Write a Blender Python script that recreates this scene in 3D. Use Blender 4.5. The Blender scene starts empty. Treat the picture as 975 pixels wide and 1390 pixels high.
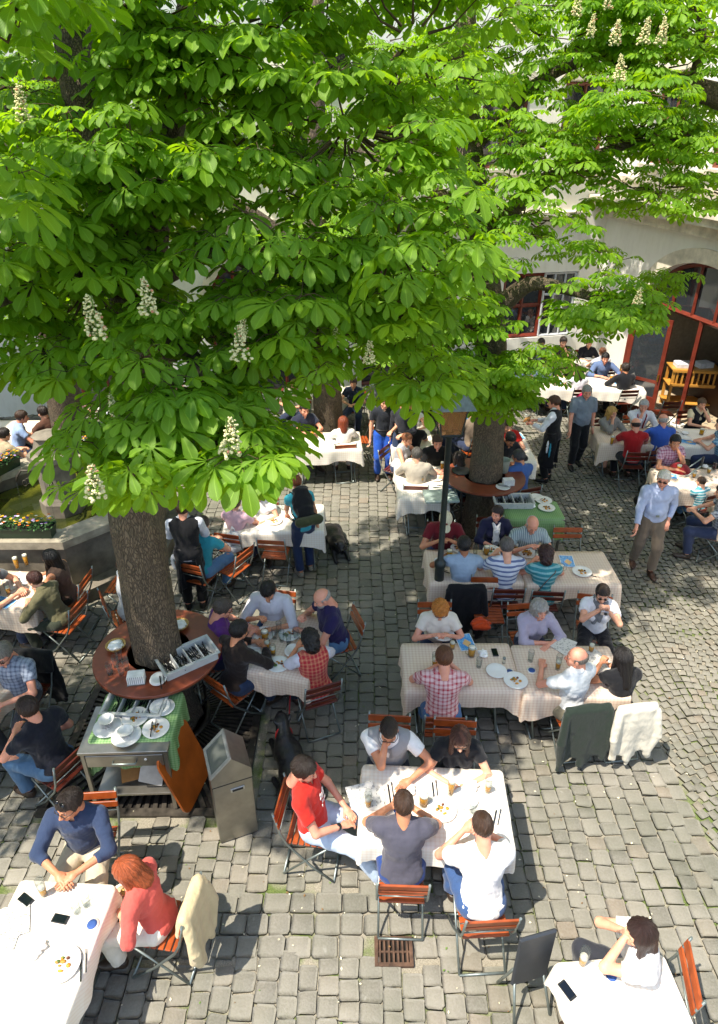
import bpy, math, random
import numpy as np
from math import sin, cos, tan, atan, atan2, pi, radians, sqrt
from mathutils import Vector, Matrix, Euler
random.seed(7); RNG = np.random.default_rng(11)
C = bpy.context.scene.collection
# ------------------------------------------------------------ camera
H = 6.1; FPX = 902.0; PITCH = radians(28.0)
def at(px, py, z=0.0):
    """ground-plan point seen at pixel px,py of the photograph, at height z"""
    u = (px-487.5)/FPX; v = (650-py)/FPX
    dy = cos(PITCH)+v*sin(PITCH); dz = -sin(PITCH)+v*cos(PITCH)
    t = (z-H)/dz
    return (u*t, dy*t)
def atd(px, py, depth):
    u = (px-487.5)/FPX; v = (650-py)/FPX
    return Vector((u*depth, depth*(cos(PITCH)+v*sin(PITCH)), H+depth*(-sin(PITCH)+v*cos(PITCH))))
def proj(p):
    x, y, z = p[0], p[1], p[2]-H
    dep = y*cos(PITCH)-z*sin(PITCH); up = y*sin(PITCH)+z*cos(PITCH)
    return (487.5+FPX*x/dep, 650-FPX*up/dep, dep)
sc = bpy.context.scene
cd = bpy.data.cameras.new('camera'); cam = bpy.data.objects.new('camera', cd); C.objects.link(cam)
cam.location = (0, 0, H); cam.rotation_euler = (pi/2-PITCH, 0, 0)
cd.sensor_fit = 'HORIZONTAL'; cd.sensor_width = 36; cd.lens = 36*FPX/975
cd.shift_y = -45/975; cd.clip_end = 500; cd.clip_start = 0.05
sc.camera = cam
# ------------------------------------------------------------ materials
def srgb(h):
    h = h.lstrip('#'); c = [int(h[i:i+2], 16)/255 for i in (0, 2, 4)]
    return tuple(x/12.92 if x <= .04045 else ((x+.055)/1.055)**2.4 for x in c)
def colr(c): return srgb(c) if isinstance(c, str) else tuple(c)
class NT:
    def __init__(s, name):
        s.m = bpy.data.materials.new(name); s.m.use_nodes = True
        s.t = s.m.node_tree; s.n = s.t.nodes; s.l = s.t.links
        s.b = s.n['Principled BSDF']
    def add(s, t, **k):
        n = s.n.new(t)
        for a, v in k.items():
            if a in n.inputs.keys() if isinstance(a, str) else False: pass
            setattr(n, a, v)
        return n
    def link(s, a, b): s.l.new(a, b)
    def setin(s, n, i, v):
        if isinstance(v, bpy.types.NodeSocket): s.l.new(v, n.inputs[i])
        elif isinstance(v, tuple) and len(v) == 3 and n.inputs[i].type == 'RGBA': n.inputs[i].default_value = (*v, 1)
        else: n.inputs[i].default_value = v
    def math(s, op, a, b=0.0, c=0.0):
        n = s.n.new('ShaderNodeMath'); n.operation = op
        s.setin(n, 0, a); s.setin(n, 1, b)
        if op in ('MULTIPLY_ADD', 'SMOOTH_MIN', 'COMPARE'): s.setin(n, 2, c)
        return n.outputs[0]
    def mix(s, f, a, b, mode='MIX'):
        n = s.n.new('ShaderNodeMix'); n.data_type = 'RGBA'; n.blend_type = mode
        s.setin(n, 0, f); s.setin(n, 6, a); s.setin(n, 7, b)
        return n.outputs[2]
    def ramp(s, f, stops):
        n = s.n.new('ShaderNodeValToRGB'); s.setin(n, 0, f)
        e = n.color_ramp.elements
        while len(e) < len(stops): e.new(.5)
        for i, (p, c) in enumerate(stops):
            e[i].position = p; e[i].color = (*c, 1) if not isinstance(c, (int, float)) else (c, c, c, 1)
        return n.outputs[0]
    def noise(s, scale, detail=3, rough=.5, vec=None, dist=0):
        n = s.n.new('ShaderNodeTexNoise'); n.inputs['Scale'].default_value = scale
        n.inputs['Detail'].default_value = detail; n.inputs['Roughness'].default_value = rough
        n.inputs['Distortion'].default_value = dist
        if vec is not None: s.l.new(vec, n.inputs['Vector'])
        return n.outputs[0]
    def obj(s): return s.n.new('ShaderNodeTexCoord').outputs['Object']
    def geo(s): return s.n.new('ShaderNodeNewGeometry').outputs['Position']
    def mapping(s, vec, scale=(1, 1, 1), rot=(0, 0, 0), loc=(0, 0, 0)):
        n = s.n.new('ShaderNodeMapping'); s.l.new(vec, n.inputs[0])
        n.inputs['Scale'].default_value = scale; n.inputs['Rotation'].default_value = rot; n.inputs['Location'].default_value = loc
        return n.outputs[0]
    def xyz(s, vec):
        n = s.n.new('ShaderNodeSeparateXYZ'); s.l.new(vec, n.inputs[0]); return n.outputs
    def bump(s, h, strength=.3, dist=.01):
        n = s.n.new('ShaderNodeBump'); s.l.new(h, n.inputs['Height'])
        n.inputs['Strength'].default_value = strength; n.inputs['Distance'].default_value = dist
        s.l.new(n.outputs[0], s.b.inputs['Normal'])
    def set(s, **k):
        for a, v in k.items():
            a = {'color': 'Base Color', 'rough': 'Roughness', 'metal': 'Metallic', 'trans': 'Transmission Weight', 'spec': 'Specular IOR Level', 'ior': 'IOR', 'alpha': 'Alpha', 'sheen': 'Sheen Weight'}.get(a, a)
            s.setin(s.b, a, v)
        return s
_mc = {}
def mat(name, color, rough=.6, metal=0, var=.12, scale=12, bump=0.0, bscale=60, **k):
    key = (name, str(color), rough, metal)
    if key in _mc: return _mc[key]
    n = NT(name); c = colr(color)
    o = n.obj()
    f = n.noise(scale, 4, .6, o)
    lo = tuple(max(0, x*(1-var*1.6)) for x in c); hi = tuple(min(1, x*(1+var*1.2)) for x in c)
    n.set(color=n.ramp(f, [(.3, lo), (.7, hi)]), rough=rough, metal=metal, **k)
    if bump: n.bump(n.noise(bscale, 3, .6, o), bump, .004)
    _mc[key] = n.m
    return n.m
def fabric(color, kind='plain', c2=None, scale=1.0, rough=.85):
    key = ('fab', str(color), kind, str(c2), scale)
    if key in _mc: return _mc[key]
    n = NT('fabric_'+kind); c = colr(color); o = n.obj(); x, y, z = n.xyz(o)
    base = c; d = colr(c2) if c2 else tuple(v*.5 for v in c)
    fold = n.noise(9, 3, .6, o)
    if kind == 'stripes':      # horizontal stripes
        s = n.math('FRACT', n.math('MULTIPLY', z, 16*scale)); m = n.math('GREATER_THAN', s, .62); base = n.mix(m, c, d)
    elif kind == 'pinstripes':
        s = n.math('FRACT', n.math('MULTIPLY', x, 38*scale)); m = n.math('GREATER_THAN', s, .6); base = n.mix(m, c, d)
    elif kind in ('check', 'plaid'):
        a = n.math('GREATER_THAN', n.math('FRACT', n.math('MULTIPLY', x, 22*scale)), .6)
        b = n.math('GREATER_THAN', n.math('FRACT', n.math('MULTIPLY', z, 22*scale)), .6)
        e = n.math('GREATER_THAN', n.math('FRACT', n.math('MULTIPLY', y, 22*scale)), .75)
        m = n.math('MULTIPLY', n.math('ADD', n.math('ADD', a, b), n.math('MULTIPLY', e, .5)), .42); base = n.mix(m, c, d)
    shade = n.math('MULTIPLY_ADD', fold, .35, .82)
    mm = n.n.new('ShaderNodeVectorMath'); mm.operation = 'SCALE'; n.setin(mm, 0, base if not isinstance(base, tuple) else Vector(base)); n.l.new(shade, mm.inputs[3])
    n.set(color=mm.outputs[0], rough=rough, spec=.25, sheen=.15)
    h = n.math('ADD', n.math('MULTIPLY', n.noise(14, 2, .5, n.mapping(o, (1, 1, .45))), 1.0), n.math('MULTIPLY', n.noise(240, 2, .5, o), .08))
    n.bump(h, .75, .022)
    _mc[key] = n.m
    return n.m
# ------------------------------------------------------------ objects
def tag(o, label=None, cat=None, group=None, kind=None):
    if label: o['label'] = label
    if cat: o['category'] = cat
    if group: o['group'] = group
    if kind: o['kind'] = kind
    return o
def empty(name, loc=(0, 0, 0), rz=0, label=None, cat=None, group=None):
    o = bpy.data.objects.new(name, None); C.objects.link(o)
    o.location = loc if len(loc) == 3 else (*loc, 0); o.rotation_euler = (0, 0, rz); o.empty_display_size = .1
    return tag(o, label, cat, group)
def link(name, me, parent=None, loc=None, rz=None):
    o = bpy.data.objects.new(name, me); C.objects.link(o)
    if parent is not None: o.parent = parent
    if loc is not None: o.location = loc if len(loc) == 3 else (*loc, 0)
    if rz is not None: o.rotation_euler = (0, 0, rz)
    return o
def copy_tree(o, parent=None):
    c = o.copy(); C.objects.link(c)
    if parent is not None: c.parent = parent
    for ch in [x for x in KIDS.get(o.name, [])]: copy_tree(ch, c)
    return c
KIDS = {}
def kid(parent, o):
    KIDS.setdefault(parent.name, []).append(o); return o
class MB:
    """collects primitives; build() links them as ONE mesh object"""
    def __init__(s): s.v = []; s.f = []; s.mi = []; s.sm = []; s.cur = 0
    def mat(s, i): s.cur = i; return s
    def raw(s, vs, fs, smooth=False):
        b = len(s.v); s.v += [tuple(v) for v in vs]
        for f in fs: s.f.append(tuple(b+i for i in f)); s.mi.append(s.cur); s.sm.append(smooth)
        return s
    def box(s, c, d, rz=0, bev=0.0, M=None):
        x, y, z = d[0]/2, d[1]/2, d[2]/2
        if bev > 0:
            bev = min(bev, x*.9, y*.9, z*.9); vs = []
            for sz in (-1, 1):
                for k, (sx, sy) in enumerate(((-1, -1), (1, -1), (1, 1), (-1, 1))):
                    pts = [((x-bev)*sx, y*sy), (x*sx, (y-bev)*sy)]
                    if k in (0, 2): pts = pts[::-1]
                    for p in pts: vs.append((p[0], p[1], (z-bev)*sz))
            for sz in (-1, 1):
                for (sx, sy) in ((-1, -1), (1, -1), (1, 1), (-1, 1)): vs.append(((x-bev)*sx, (y-bev)*sy, z*sz))
            fs = []
            # order corners: each corner gives two points ccw
            for i in range(8): j = (i+1) % 8; fs.append((i, j, 8+j, 8+i))
            for sz, b, o in ((-1, 0, 16), (1, 8, 20)):
                for k in range(4):
                    a0, a1 = b+2*k, b+2*k+1; n0 = b+(2*k+2) % 8; t0, t1 = o+k, o+(k+1) % 4
                    if sz > 0: fs.append((a0, a1, t0)); fs.append((a1, n0, t1, t0))
                    else: fs.append((a1, a0, t0)); fs.append((n0, a1, t0, t1))
                fs.append((o, o+1, o+2, o+3) if sz > 0 else (o+3, o+2, o+1, o))
        else:
            vs = [(sx*x, sy*y, sz*z) for sz in (-1, 1) for sx, sy in ((-1, -1), (1, -1), (1, 1), (-1, 1))]
            fs = [(3, 2, 1, 0), (4, 5, 6, 7), (0, 1, 5, 4), (1, 2, 6, 5), (2, 3, 7, 6), (3, 0, 4, 7)]
        if M is None: M = Matrix.Rotation(rz, 3, 'Z')
        return s.raw([M @ Vector(v)+Vector(c) for v in vs], fs)
    def tube(s, pts, r, n=8, cap=True, smooth=True, flat=1.0):
        pts = [Vector(p) for p in pts]; rs = r if isinstance(r, (list, tuple)) else [r]*len(pts)
        rings = []; up = Vector((0, 0, 1)); prev = None
        for i, p in enumerate(pts):
            t = (pts[min(i+1, len(pts)-1)]-pts[max(i-1, 0)]).normalized()
            if prev is None:
                a = up.cross(t)
                if a.length < .05: a = Vector((1, 0, 0)).cross(t)
            else: a = prev-t*prev.dot(t)
            a.normalize(); prev = a; b = t.cross(a)
            rings.append([p+(a*cos(2*pi*k/n)*flat+b*sin(2*pi*k/n))*rs[i] for k in range(n)])
        vs = [v for R in rings for v in R]; fs = []
        for i in range(len(pts)-1):
            for k in range(n):
                fs.append((i*n+k, i*n+(k+1) % n, (i+1)*n+(k+1) % n, (i+1)*n+k))
        s.raw(vs, fs, smooth)
        if cap:
            b = len(s.v)-len(vs); s.f.append(tuple(b+k for k in range(n))[::-1]); s.f.append(tuple(b+len(vs)-n+k for k in range(n)))
            s.mi += [s.cur]*2; s.sm += [False]*2
        return s
    def lathe(s, prof, c=(0, 0, 0), n=20, M=None, smooth=True, sx=1, sy=1):
        vs = []; fs = []; m = len(prof)
        for (r, z) in prof:
            for k in range(n): a = 2*pi*k/n; vs.append((r*cos(a)*sx, r*sin(a)*sy, z))
        for i in range(m-1):
            for k in range(n): fs.append((i*n+k, i*n+(k+1) % n, (i+1)*n+(k+1) % n, (i+1)*n+k))
        if prof[0][0] > 1e-4: fs.append(tuple(range(n))[::-1])
        if prof[-1][0] > 1e-4: fs.append(tuple((m-1)*n+k for k in range(n)))
        M = M or Matrix.Identity(3)
        return s.raw([M @ Vector(v)+Vector(c) for v in vs], fs, smooth)
    def prism(s, poly, z0, z1, M=None, c=(0, 0, 0)):
        n = len(poly); vs = [(x, y, z) for z in (z0, z1) for x, y in poly]
        fs = [tuple(range(n))[::-1], tuple(range(n, 2*n))]+[(i, (i+1) % n, n+(i+1) % n, n+i) for i in range(n)]
        M = M or Matrix.Identity(3)
        return s.raw([M @ Vector(v)+Vector(c) for v in vs], fs)
    def ball(s, c, r, n=8, m=6, M=None):
        r = r if isinstance(r, (list, tuple)) else (r, r, r)
        vs = [(0, 0, -r[2])]; fs = []
        for i in range(1, m):
            ph = -pi/2+pi*i/m
            for k in range(n): a = 2*pi*k/n; vs.append((r[0]*cos(ph)*cos(a), r[1]*cos(ph)*sin(a), r[2]*sin(ph)))
        vs.append((0, 0, r[2])); L = len(vs)-1
        for k in range(n):
            fs.append((0, 1+(k+1) % n, 1+k)); fs.append((L, L-n+k, L-n+(k+1) % n))
            for i in range(m-2):
                a = 1+i*n; fs.append((a+k, a+(k+1) % n, a+n+(k+1) % n, a+n+k))
        M = M or Matrix.Identity(3)
        return s.raw([M @ Vector(v)+Vector(c) for v in vs], fs, True)
    def mesh(s, name, mats):
        me = bpy.data.meshes.new(name); me.from_pydata(s.v, [], s.f)
        for m in (mats if isinstance(mats, (list, tuple)) else [mats]): me.materials.append(m)
        me.polygons.foreach_set('material_index', s.mi); me.polygons.foreach_set('use_smooth', s.sm)
        me.validate(); me.update()
        return me
    def build(s, name, mats, parent=None, loc=None, rz=None):
        return link(name, s.mesh(name, mats), parent, loc, rz)
def np_mesh(name, V, F, mats, mi=None, smooth=True, uv=None):
    """V (n,3) array; F (m,k) array of equal-sided faces (k=3 or 4)"""
    me = bpy.data.meshes.new(name); V = np.ascontiguousarray(V, dtype=np.float32); F = np.ascontiguousarray(F, dtype=np.int32)
    m, k = F.shape
    me.vertices.add(len(V)); me.vertices.foreach_set('co', V.ravel())
    me.loops.add(m*k); me.loops.foreach_set('vertex_index', F.ravel())
    me.polygons.add(m); me.polygons.foreach_set('loop_start', np.arange(0, m*k, k, dtype=np.int32))
    if mi is not None: me.polygons.foreach_set('material_index', np.ascontiguousarray(mi, dtype=np.int32))
    me.polygons.foreach_set('use_smooth', np.full(m, smooth, dtype=bool))
    if uv is not None:
        l = me.uv_layers.new(name='UVMap'); l.data.foreach_set('uv', np.ascontiguousarray(uv[F.ravel()], dtype=np.float32).ravel())
    for x in (mats if isinstance(mats, (list, tuple)) else [mats]): me.materials.append(x)
    me.update(calc_edges=True)
    return me
def vattr(me, name, vals):
    a = me.attributes.new(name, 'FLOAT', 'POINT'); a.data.foreach_set('value', np.ascontiguousarray(vals, dtype=np.float32))
# ------------------------------------------------------------ signed distance bodies
def _lat(v): return np.array(v, dtype=np.float32)
class SDF:
    def __init__(s, lo, hi, vox):
        s.vox = vox; s.lo = np.array(lo, dtype=np.float32); s.n = np.ceil((np.array(hi)-np.array(lo))/vox).astype(int)+1
        s.F = np.full(tuple(s.n), 1.0, dtype=np.float32)
        s.ax = [s.lo[i]+vox*np.arange(s.n[i], dtype=np.float32) for i in range(3)]
    def win(s, lo, hi):
        a = np.clip(np.floor((np.array(lo)-s.lo)/s.vox).astype(int), 0, s.n-1); b = np.clip(np.ceil((np.array(hi)-s.lo)/s.vox).astype(int)+1, 1, s.n)
        sl = tuple(slice(a[i], max(b[i], a[i]+1)) for i in range(3))
        return sl, np.meshgrid(s.ax[0][sl[0]], s.ax[1][sl[1]], s.ax[2][sl[2]], indexing='ij', sparse=True)
    def put(s, sl, d, k, sub=False):
        F = s.F[sl]
        if sub:
            d = -d; h = np.clip(.5+.5*(d-F)/k, 0, 1) if k else (d > F).astype(np.float32)
            s.F[sl] = F*(1-h)+d*h+(k*h*(1-h))
        elif k: h = np.clip(.5+.5*(F-d)/k, 0, 1); s.F[sl] = F*(1-h)+d*h-k*h*(1-h)
        else: s.F[sl] = np.minimum(F, d)
    def cone(s, a, b, ra, rb, k=.03, sub=False, flat=None):
        a = _lat(a); b = _lat(b); m = max(ra, rb)+k+2*s.vox
        sl, (X, Y, Z) = s.win(np.minimum(a, b)-m, np.maximum(a, b)+m)
        ab = b-a; L = float(ab @ ab)+1e-9
        t = ((X-a[0])*ab[0]+(Y-a[1])*ab[1]+(Z-a[2])*ab[2])/L; tc = np.clip(t, 0, 1)
        d = np.sqrt((X-a[0]-tc*ab[0])**2+(Y-a[1]-tc*ab[1])**2+(Z-a[2]-tc*ab[2])**2)-(ra+(rb-ra)*tc)
        if flat: d = np.maximum(d, (t-1)*L**.5) if flat == 1 else np.maximum(np.maximum(d, (t-1)*L**.5), -t*L**.5)
        s.put(sl, d, k, sub); return s
    def ell(s, c, r, k=.03, R=None, sub=False):
        c = _lat(c); r = _lat(r); m = float(max(r))+k+2*s.vox
        sl, (X, Y, Z) = s.win(c-m, c+m); X = X-c[0]; Y = Y-c[1]; Z = Z-c[2]
        if R is not None:
            R = np.array(R); X, Y, Z = (R[0, i]*X+R[1, i]*Y+R[2, i]*Z for i in range(3))
        k0 = np.sqrt((X/r[0])**2+(Y/r[1])**2+(Z/r[2])**2)+1e-6; k1 = np.sqrt((X/r[0]**2)**2+(Y/r[1]**2)**2+(Z/r[2]**2)**2)+1e-6
        s.put(sl, k0*(k0-1)/k1, k, sub); return s
    def plane(s, p, n):   # keeps the side opposite to the normal
        n = _lat(n)/np.linalg.norm(n); X, Y, Z = np.meshgrid(*s.ax, indexing='ij', sparse=True)
        s.F = np.maximum(s.F, (X-p[0])*n[0]+(Y-p[1])*n[1]+(Z-p[2])*n[2]); return s
    def folds(s, amp, f, seed, zs=1.0):
        X, Y, Z = np.meshgrid(*s.ax, indexing='ij', sparse=True); a = seed*1.7; Z = Z*zs
        w = np.sin(f*1.3*Y+a)+np.sin(f*.9*Z-a*2)
        s.F = s.F+amp*(np.sin(f*X+1.5*w+a)*np.cos(f*.8*Z+w+2*a)+.5*np.sin(f*2.1*Y+f*1.7*Z+w)).astype(np.float32); return s
    def mesh(s):
        F = s.F; I = F < 0; nx, ny, nz = F.shape
        c = np.zeros((nx-1, ny-1, nz-1), dtype=np.uint8); corners = [(i, j, k) for i in (0, 1) for j in (0, 1) for k in (0, 1)]
        for (i, j, k) in corners: c += I[i:nx-1+i, j:ny-1+j, k:nz-1+k]
        act = (c > 0) & (c < 8); idx = np.argwhere(act)
        if len(idx) == 0: return np.zeros((0, 3)), np.zeros((0, 4), int)
        vid = np.full(act.shape, -1, dtype=np.int64); vid[act] = np.arange(len(idx))
        P = np.zeros((len(idx), 3)); W = np.zeros(len(idx)); ix, iy, iz = idx.T
        vals = {cc: F[ix+cc[0], iy+cc[1], iz+cc[2]] for cc in corners}
        for a in corners:
            for d in range(3):
                if a[d] == 0:
                    b = list(a); b[d] = 1; b = tuple(b); va, vb = vals[a], vals[b]; m = (va < 0) != (vb < 0)
                    t = va[m]/(va[m]-vb[m]); p = np.tile(np.array(a, float), (m.sum(), 1)); p[:, d] += t; P[m] += p; W[m] += 1
        V = (idx+P/W[:, None])*s.vox+s.lo; Q = []
        for d in range(3):
            sl0 = [slice(None)]*3; sl1 = [slice(None)]*3; sl0[d] = slice(0, -1); sl1[d] = slice(1, None)
            a = I[tuple(sl0)]; b = I[tuple(sl1)]; e = a != b; u, w = [q for q in range(3) if q != d]
            E = np.argwhere(e); E = E[(E[:, u] > 0) & (E[:, w] > 0) & (E[:, u] < F.shape[u]-1) & (E[:, w] < F.shape[w]-1)]
            ins = a[E[:, 0], E[:, 1], E[:, 2]]
            def cell(du, dw): q = E.copy(); q[:, u] -= du; q[:, w] -= dw; return vid[q[:, 0], q[:, 1], q[:, 2]]
            q = np.stack([cell(1, 1), cell(0, 1), cell(0, 0), cell(1, 0)], 1)
            fl = ins if d != 1 else ~ins
            q[~fl] = q[~fl][:, ::-1]; Q.append(q)
        Q = np.concatenate(Q); Q = Q[(Q >= 0).all(1)]
        return V, Q
# head in its own space: origin = centre, face towards +Y
def head_geo(female, fat=0.0, vox=.0055):
    s = SDF((-.11, -.14, -.2), (.11, .14, .14), vox); f = 1 if female else 0
    s.ell((0, -.012, .028), (.074, .094, .086), 0)
    s.ell((0, .028, -.045), (.056-.005*f+fat*.5, .06, .066), .03)
    s.ell((0, .066, -.094), (.022-.003*f, .02, .018), .025)
    for q in (-1, 1):
        s.ell((q*.042, .052, -.03), (.02+fat, .022, .022), .02)
        s.ell((q*.031, .092, .004), (.018, .016, .012), .012, sub=True)
        s.cone((q*.016, .083, .022), (q*.045, .07, .021), .008, .007, .012)
        s.ell((q*.078, -.008, -.012), (.009, .018, .031), .006)
    s.cone((0, .088, .008), (0, .108, -.034), .007, .0125, .01)
    for q in (-1, 1): s.ell((q*.012, .1, -.037), (.008, .01, .008), .006)
    s.ell((0, .087, -.064), (.024, .011, .0085), .006)
    s.cone((0, -.03, -.03), (0, -.045, -.19), .055-.008*f+fat, .058-.008*f+fat, .03)
    V, Q = s.mesh(); c = V[Q].mean(1); mi = np.zeros(len(Q), int)
    mi[(abs(c[:, 0]) < .021) & (abs(c[:, 2]+.064) < .0075) & (c[:, 1] > .082)] = 1
    mi[(abs(c[:, 0]) < .046) & (abs(c[:, 0]) > .016) & (abs(c[:, 2]-.024) < .0032) & (c[:, 1] > .05)] = 4
    mb = MB()
    for q in (-1, 1):
        mb.mat(2).ball((q*.031, .0705, .003), (.0125, .0125, .0065), 8, 6); mb.mat(3).ball((q*.031, .0770, .002), (.0068, .0075, .0062), 8, 5)
    return V, Q, mi, mb
def hand_geo(curl, vox=.004):
    s = SDF((-.06, -.05, -.09), (.07, .2, .04), vox)
    s.cone((0, -.03, 0), (0, .03, 0), .024, .026, .02); s.ell((0, .05, 0), (.04, .05, .016), .015)
    for i, (x, L) in enumerate(((.029, .92), (.01, 1.0), (-.01, .95), (-.029, .75))):
        p = Vector((x, .085, 0)); a = 0
        for seg, l in enumerate((.042, .027, .022)):
            a += curl*(.75 if seg == 0 else 1.0); q = p+Vector((x*.12*(1 if seg == 0 else 0), l*L*cos(a), -l*L*sin(a)))
            s.cone(p, q, .0098-.001*seg, .0092-.001*seg, .006); p = q
    t0 = Vector((.025, .02, -.004)); t1 = Vector((.052, .052, -.012-curl*.02)); t2 = t1+Vector((.008-.03*curl, .032, -.02*curl))
    s.cone(t0, t1, .014, .011, .012); s.cone(t1, t2, .0105, .009, .006)
    return s.mesh()
HEAD = {}
def get_head(f, fat):
    k = (f, fat)
    if k not in HEAD: HEAD[k] = head_geo(*k)
    return HEAD[k]
HANDG = {c: hand_geo(v) for c, v in (('flat', .22), ('rest', .5), ('grip', 1.05))}
# ---- hair templates in head space
def hair_mesh(style, seed=0):
    vox = .006; s = SDF((-.17, -.2, -.38), (.17, .15, .2), vox)
    X, Y, Z = np.meshgrid(*s.ax, indexing='ij', sparse=True)
    g = .016
    if style == 'buzz': g = .006
    if style == 'bald': g = .007
    if style == 'curly': g = .034
    if style in ('bob', 'long', 'mid', 'straight'): g = .021
    s.ell((0, -.014, .03), (.074+g, .096+g, .088+g), 0)
    if style in ('bob', 'mid', 'long', 'curly', 'pony', 'straight'):
        zl = {'straight': -.15, 'bob': -.1, 'mid': -.16, 'long': -.3, 'curly': -.06, 'pony': -.03}[style]
        s.cone((0, -.045, .0), (0, -.075, zl), .088, {'curly': .09, 'straight': .088}.get(style, .072), .03)
        if style in ('bob', 'mid', 'long', 'straight'):
            for q in (-1, 1):
                s.cone((q*.070, -.0, .03), (q*.080, .0 if style != 'long' else .085, max(zl, -.26)+.0), .034, .03 if style != 'long' else .026, .03)
        if style == 'pony': s.ell((0, -.13, .05), (.035, .035, .04), .01); s.cone((0, -.14, .05), (0, -.15, -.1), .03, .015, .02)
    # strands
    ang = np.arctan2(X, Y+.02)
    if style == 'curly': s.F = s.F+.010*np.sin(70*X+seed)*np.sin(75*Z+1)*np.sin(66*Y)+.004*np.sin(150*X+60*Z)*np.sin(140*Y)
    elif style in ('bob', 'mid', 'long', 'pony', 'straight'): s.F = s.F+.0030*np.sin(17*ang+2.5*np.sin(9*Z+seed))*np.clip(np.sqrt(X*X+(Y+.02)**2)*18, 0, 1)+.0012*np.sin(61*ang+4*Z)
    else: s.F = s.F+.0022*np.sin(19*ang+seed+9*np.sin(25*Z))*np.clip(np.sqrt(X*X+(Y+.02)**2)*18, 0, 1)+.0018*np.sin(90*X+seed)*np.sin(80*Y+50*Z)
    # cut away the face, neck
    if style in ('bob', 'mid', 'long', 'curly', 'straight'):
        w = .05 if style != 'curly' else .062
        cut = np.maximum(np.maximum(.035-Y-.25*np.maximum(0, -Z), np.abs(X)-w-.012*np.sin(40*Z)), Z-.062+.25*np.abs(X))   # face window
    else:
        line = .064-.02*np.abs(np.sin(14*X+seed))
        cut = np.maximum(Z-line+3.0*np.maximum(0, .045-Y), -Y-.0+.012)
        cut = np.minimum(cut, np.maximum(Z+.034-1.0*np.minimum(0, Y+.02), -1-Y*0)) if style in ('short', 'buzz', 'bald', 'cap', 'slick', 'pony') and style != 'pony' else cut
    s.F = np.maximum(s.F, -cut)
    if style == 'bald': s.F = np.maximum(s.F, Z-.03+.25*np.minimum(0, Y+.02)); s.F = np.maximum(s.F, Y-.02)
    V, Q = s.mesh()
    return V, Q
HAIRS = {}
def hair_mat(color):
    key = ('hair', str(color))
    if key in _mc: return _mc[key]
    n = NT('hair'); c = colr(color); o = n.obj()
    cx = n.n.new('ShaderNodeVectorMath'); cx.operation = 'MULTIPLY'; n.l.new(o, cx.inputs[0]); cx.inputs[1].default_value = (1, 1, 0); cn = n.n.new('ShaderNodeVectorMath'); cn.operation = 'NORMALIZE'; n.l.new(cx.outputs[0], cn.inputs[0])
    ad = n.n.new('ShaderNodeVectorMath'); ad.operation = 'MULTIPLY_ADD'; n.l.new(cn.outputs[0], ad.inputs[0]); ad.inputs[1].default_value = (1, 1, 1); n.l.new(n.mapping(o, (1.5, 1.5, 1.2)), ad.inputs[2])
    f = n.noise(17, 5, .75, ad.outputs[0])
    n.set(color=n.ramp(f, [(.32, tuple(x*.42 for x in c)), (.52, c), (.72, tuple(min(1, x*1.9+.006) for x in c))]), rough=.38, spec=.5)
    n.bump(f, 1.0, .012); _mc[key] = n.m; return n.m
def get_hair(style, color):
    k = (style, color)
    if k not in HAIRS:
        kk = ('geo', style)
        if kk not in HAIRS: HAIRS[kk] = hair_mesh(style, len(HAIRS))
        V, Q = HAIRS[kk]; HAIRS[k] = np_mesh('hair', V, Q, hair_mat(color))
    return HAIRS[k]
SKIN = {'fair': '#d9a386', 'tan': '#c68a68', 'pink': '#d99a80', 'brown': '#a06a4a'}
def skin_mats(tone):
    k = ('skin', tone)
    if k not in _mc:
        n = NT('skin'); c = colr(SKIN[tone]); o = n.obj(); f = n.noise(11, 3, .6, o)
        n.set(color=n.ramp(f, [(.3, (c[0]*.92, c[1]*.8, c[2]*.76)), (.7, tuple(min(1, x*1.08) for x in c))]), rough=.5, spec=.4)
        n.b.inputs['Subsurface Weight'].default_value = .08; n.b.inputs['Subsurface Radius'].default_value = (.02, .008, .004); n.b.inputs['Subsurface Scale'].default_value = .3
        n.bump(n.noise(180, 2, .5, o), .12, .002); _mc[k] = n.m
    return [_mc[k], mat('lips', '#b0605a', .4), mat('eye_white', '#a89c90', .2, var=0), mat('iris', '#241a12', .15, var=0), mat('brow', '#3a2a20', .8)]
def _shoe():
    s = SDF((-.08, -.12, -.02), (.08, .24, .13), .009)
    s.ell((0, .11, .03), (.045, .1, .035), 0); s.cone((0, -.02, .04), (0, .06, .045), .04, .042, .03); s.cone((0, -.02, .05), (0, -.02, .09), .04, .042, .02)
    s.plane((0, 0, .0), (0, 0, -1)); s.plane((0, 0, .095), (0, 0, 1)); return s.mesh()
SHOE = _shoe(); SHOEM = {}
def shoe_mesh(color):
    if color not in SHOEM:
        V, Q = SHOE; mi = (V[Q].mean(1)[:, 2] < .016).astype(int); SHOEM[color] = np_mesh('shoe', V, Q, [mat('shoe_leather', color, .45, bump=.1), mat('shoe_sole', '#2a2724' if color != '#e8e6e0' else '#e0e0dc', .7)], mi)
    return SHOEM[color]
def ik(a, c, l1, l2, pole):
    a = Vector(a); c = Vector(c); d = c-a; L = min(d.length, (l1+l2)*.995)
    if d.length > L: c = a+d.normalized()*L; d = c-a
    x = (l1*l1-l2*l2+L*L)/(2*L); h = sqrt(max(0, l1*l1-x*x)); n = d.normalized(); p = Vector(pole); p = (p-n*p.dot(n)).normalized()
    return a+n*x+p*h, c
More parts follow.
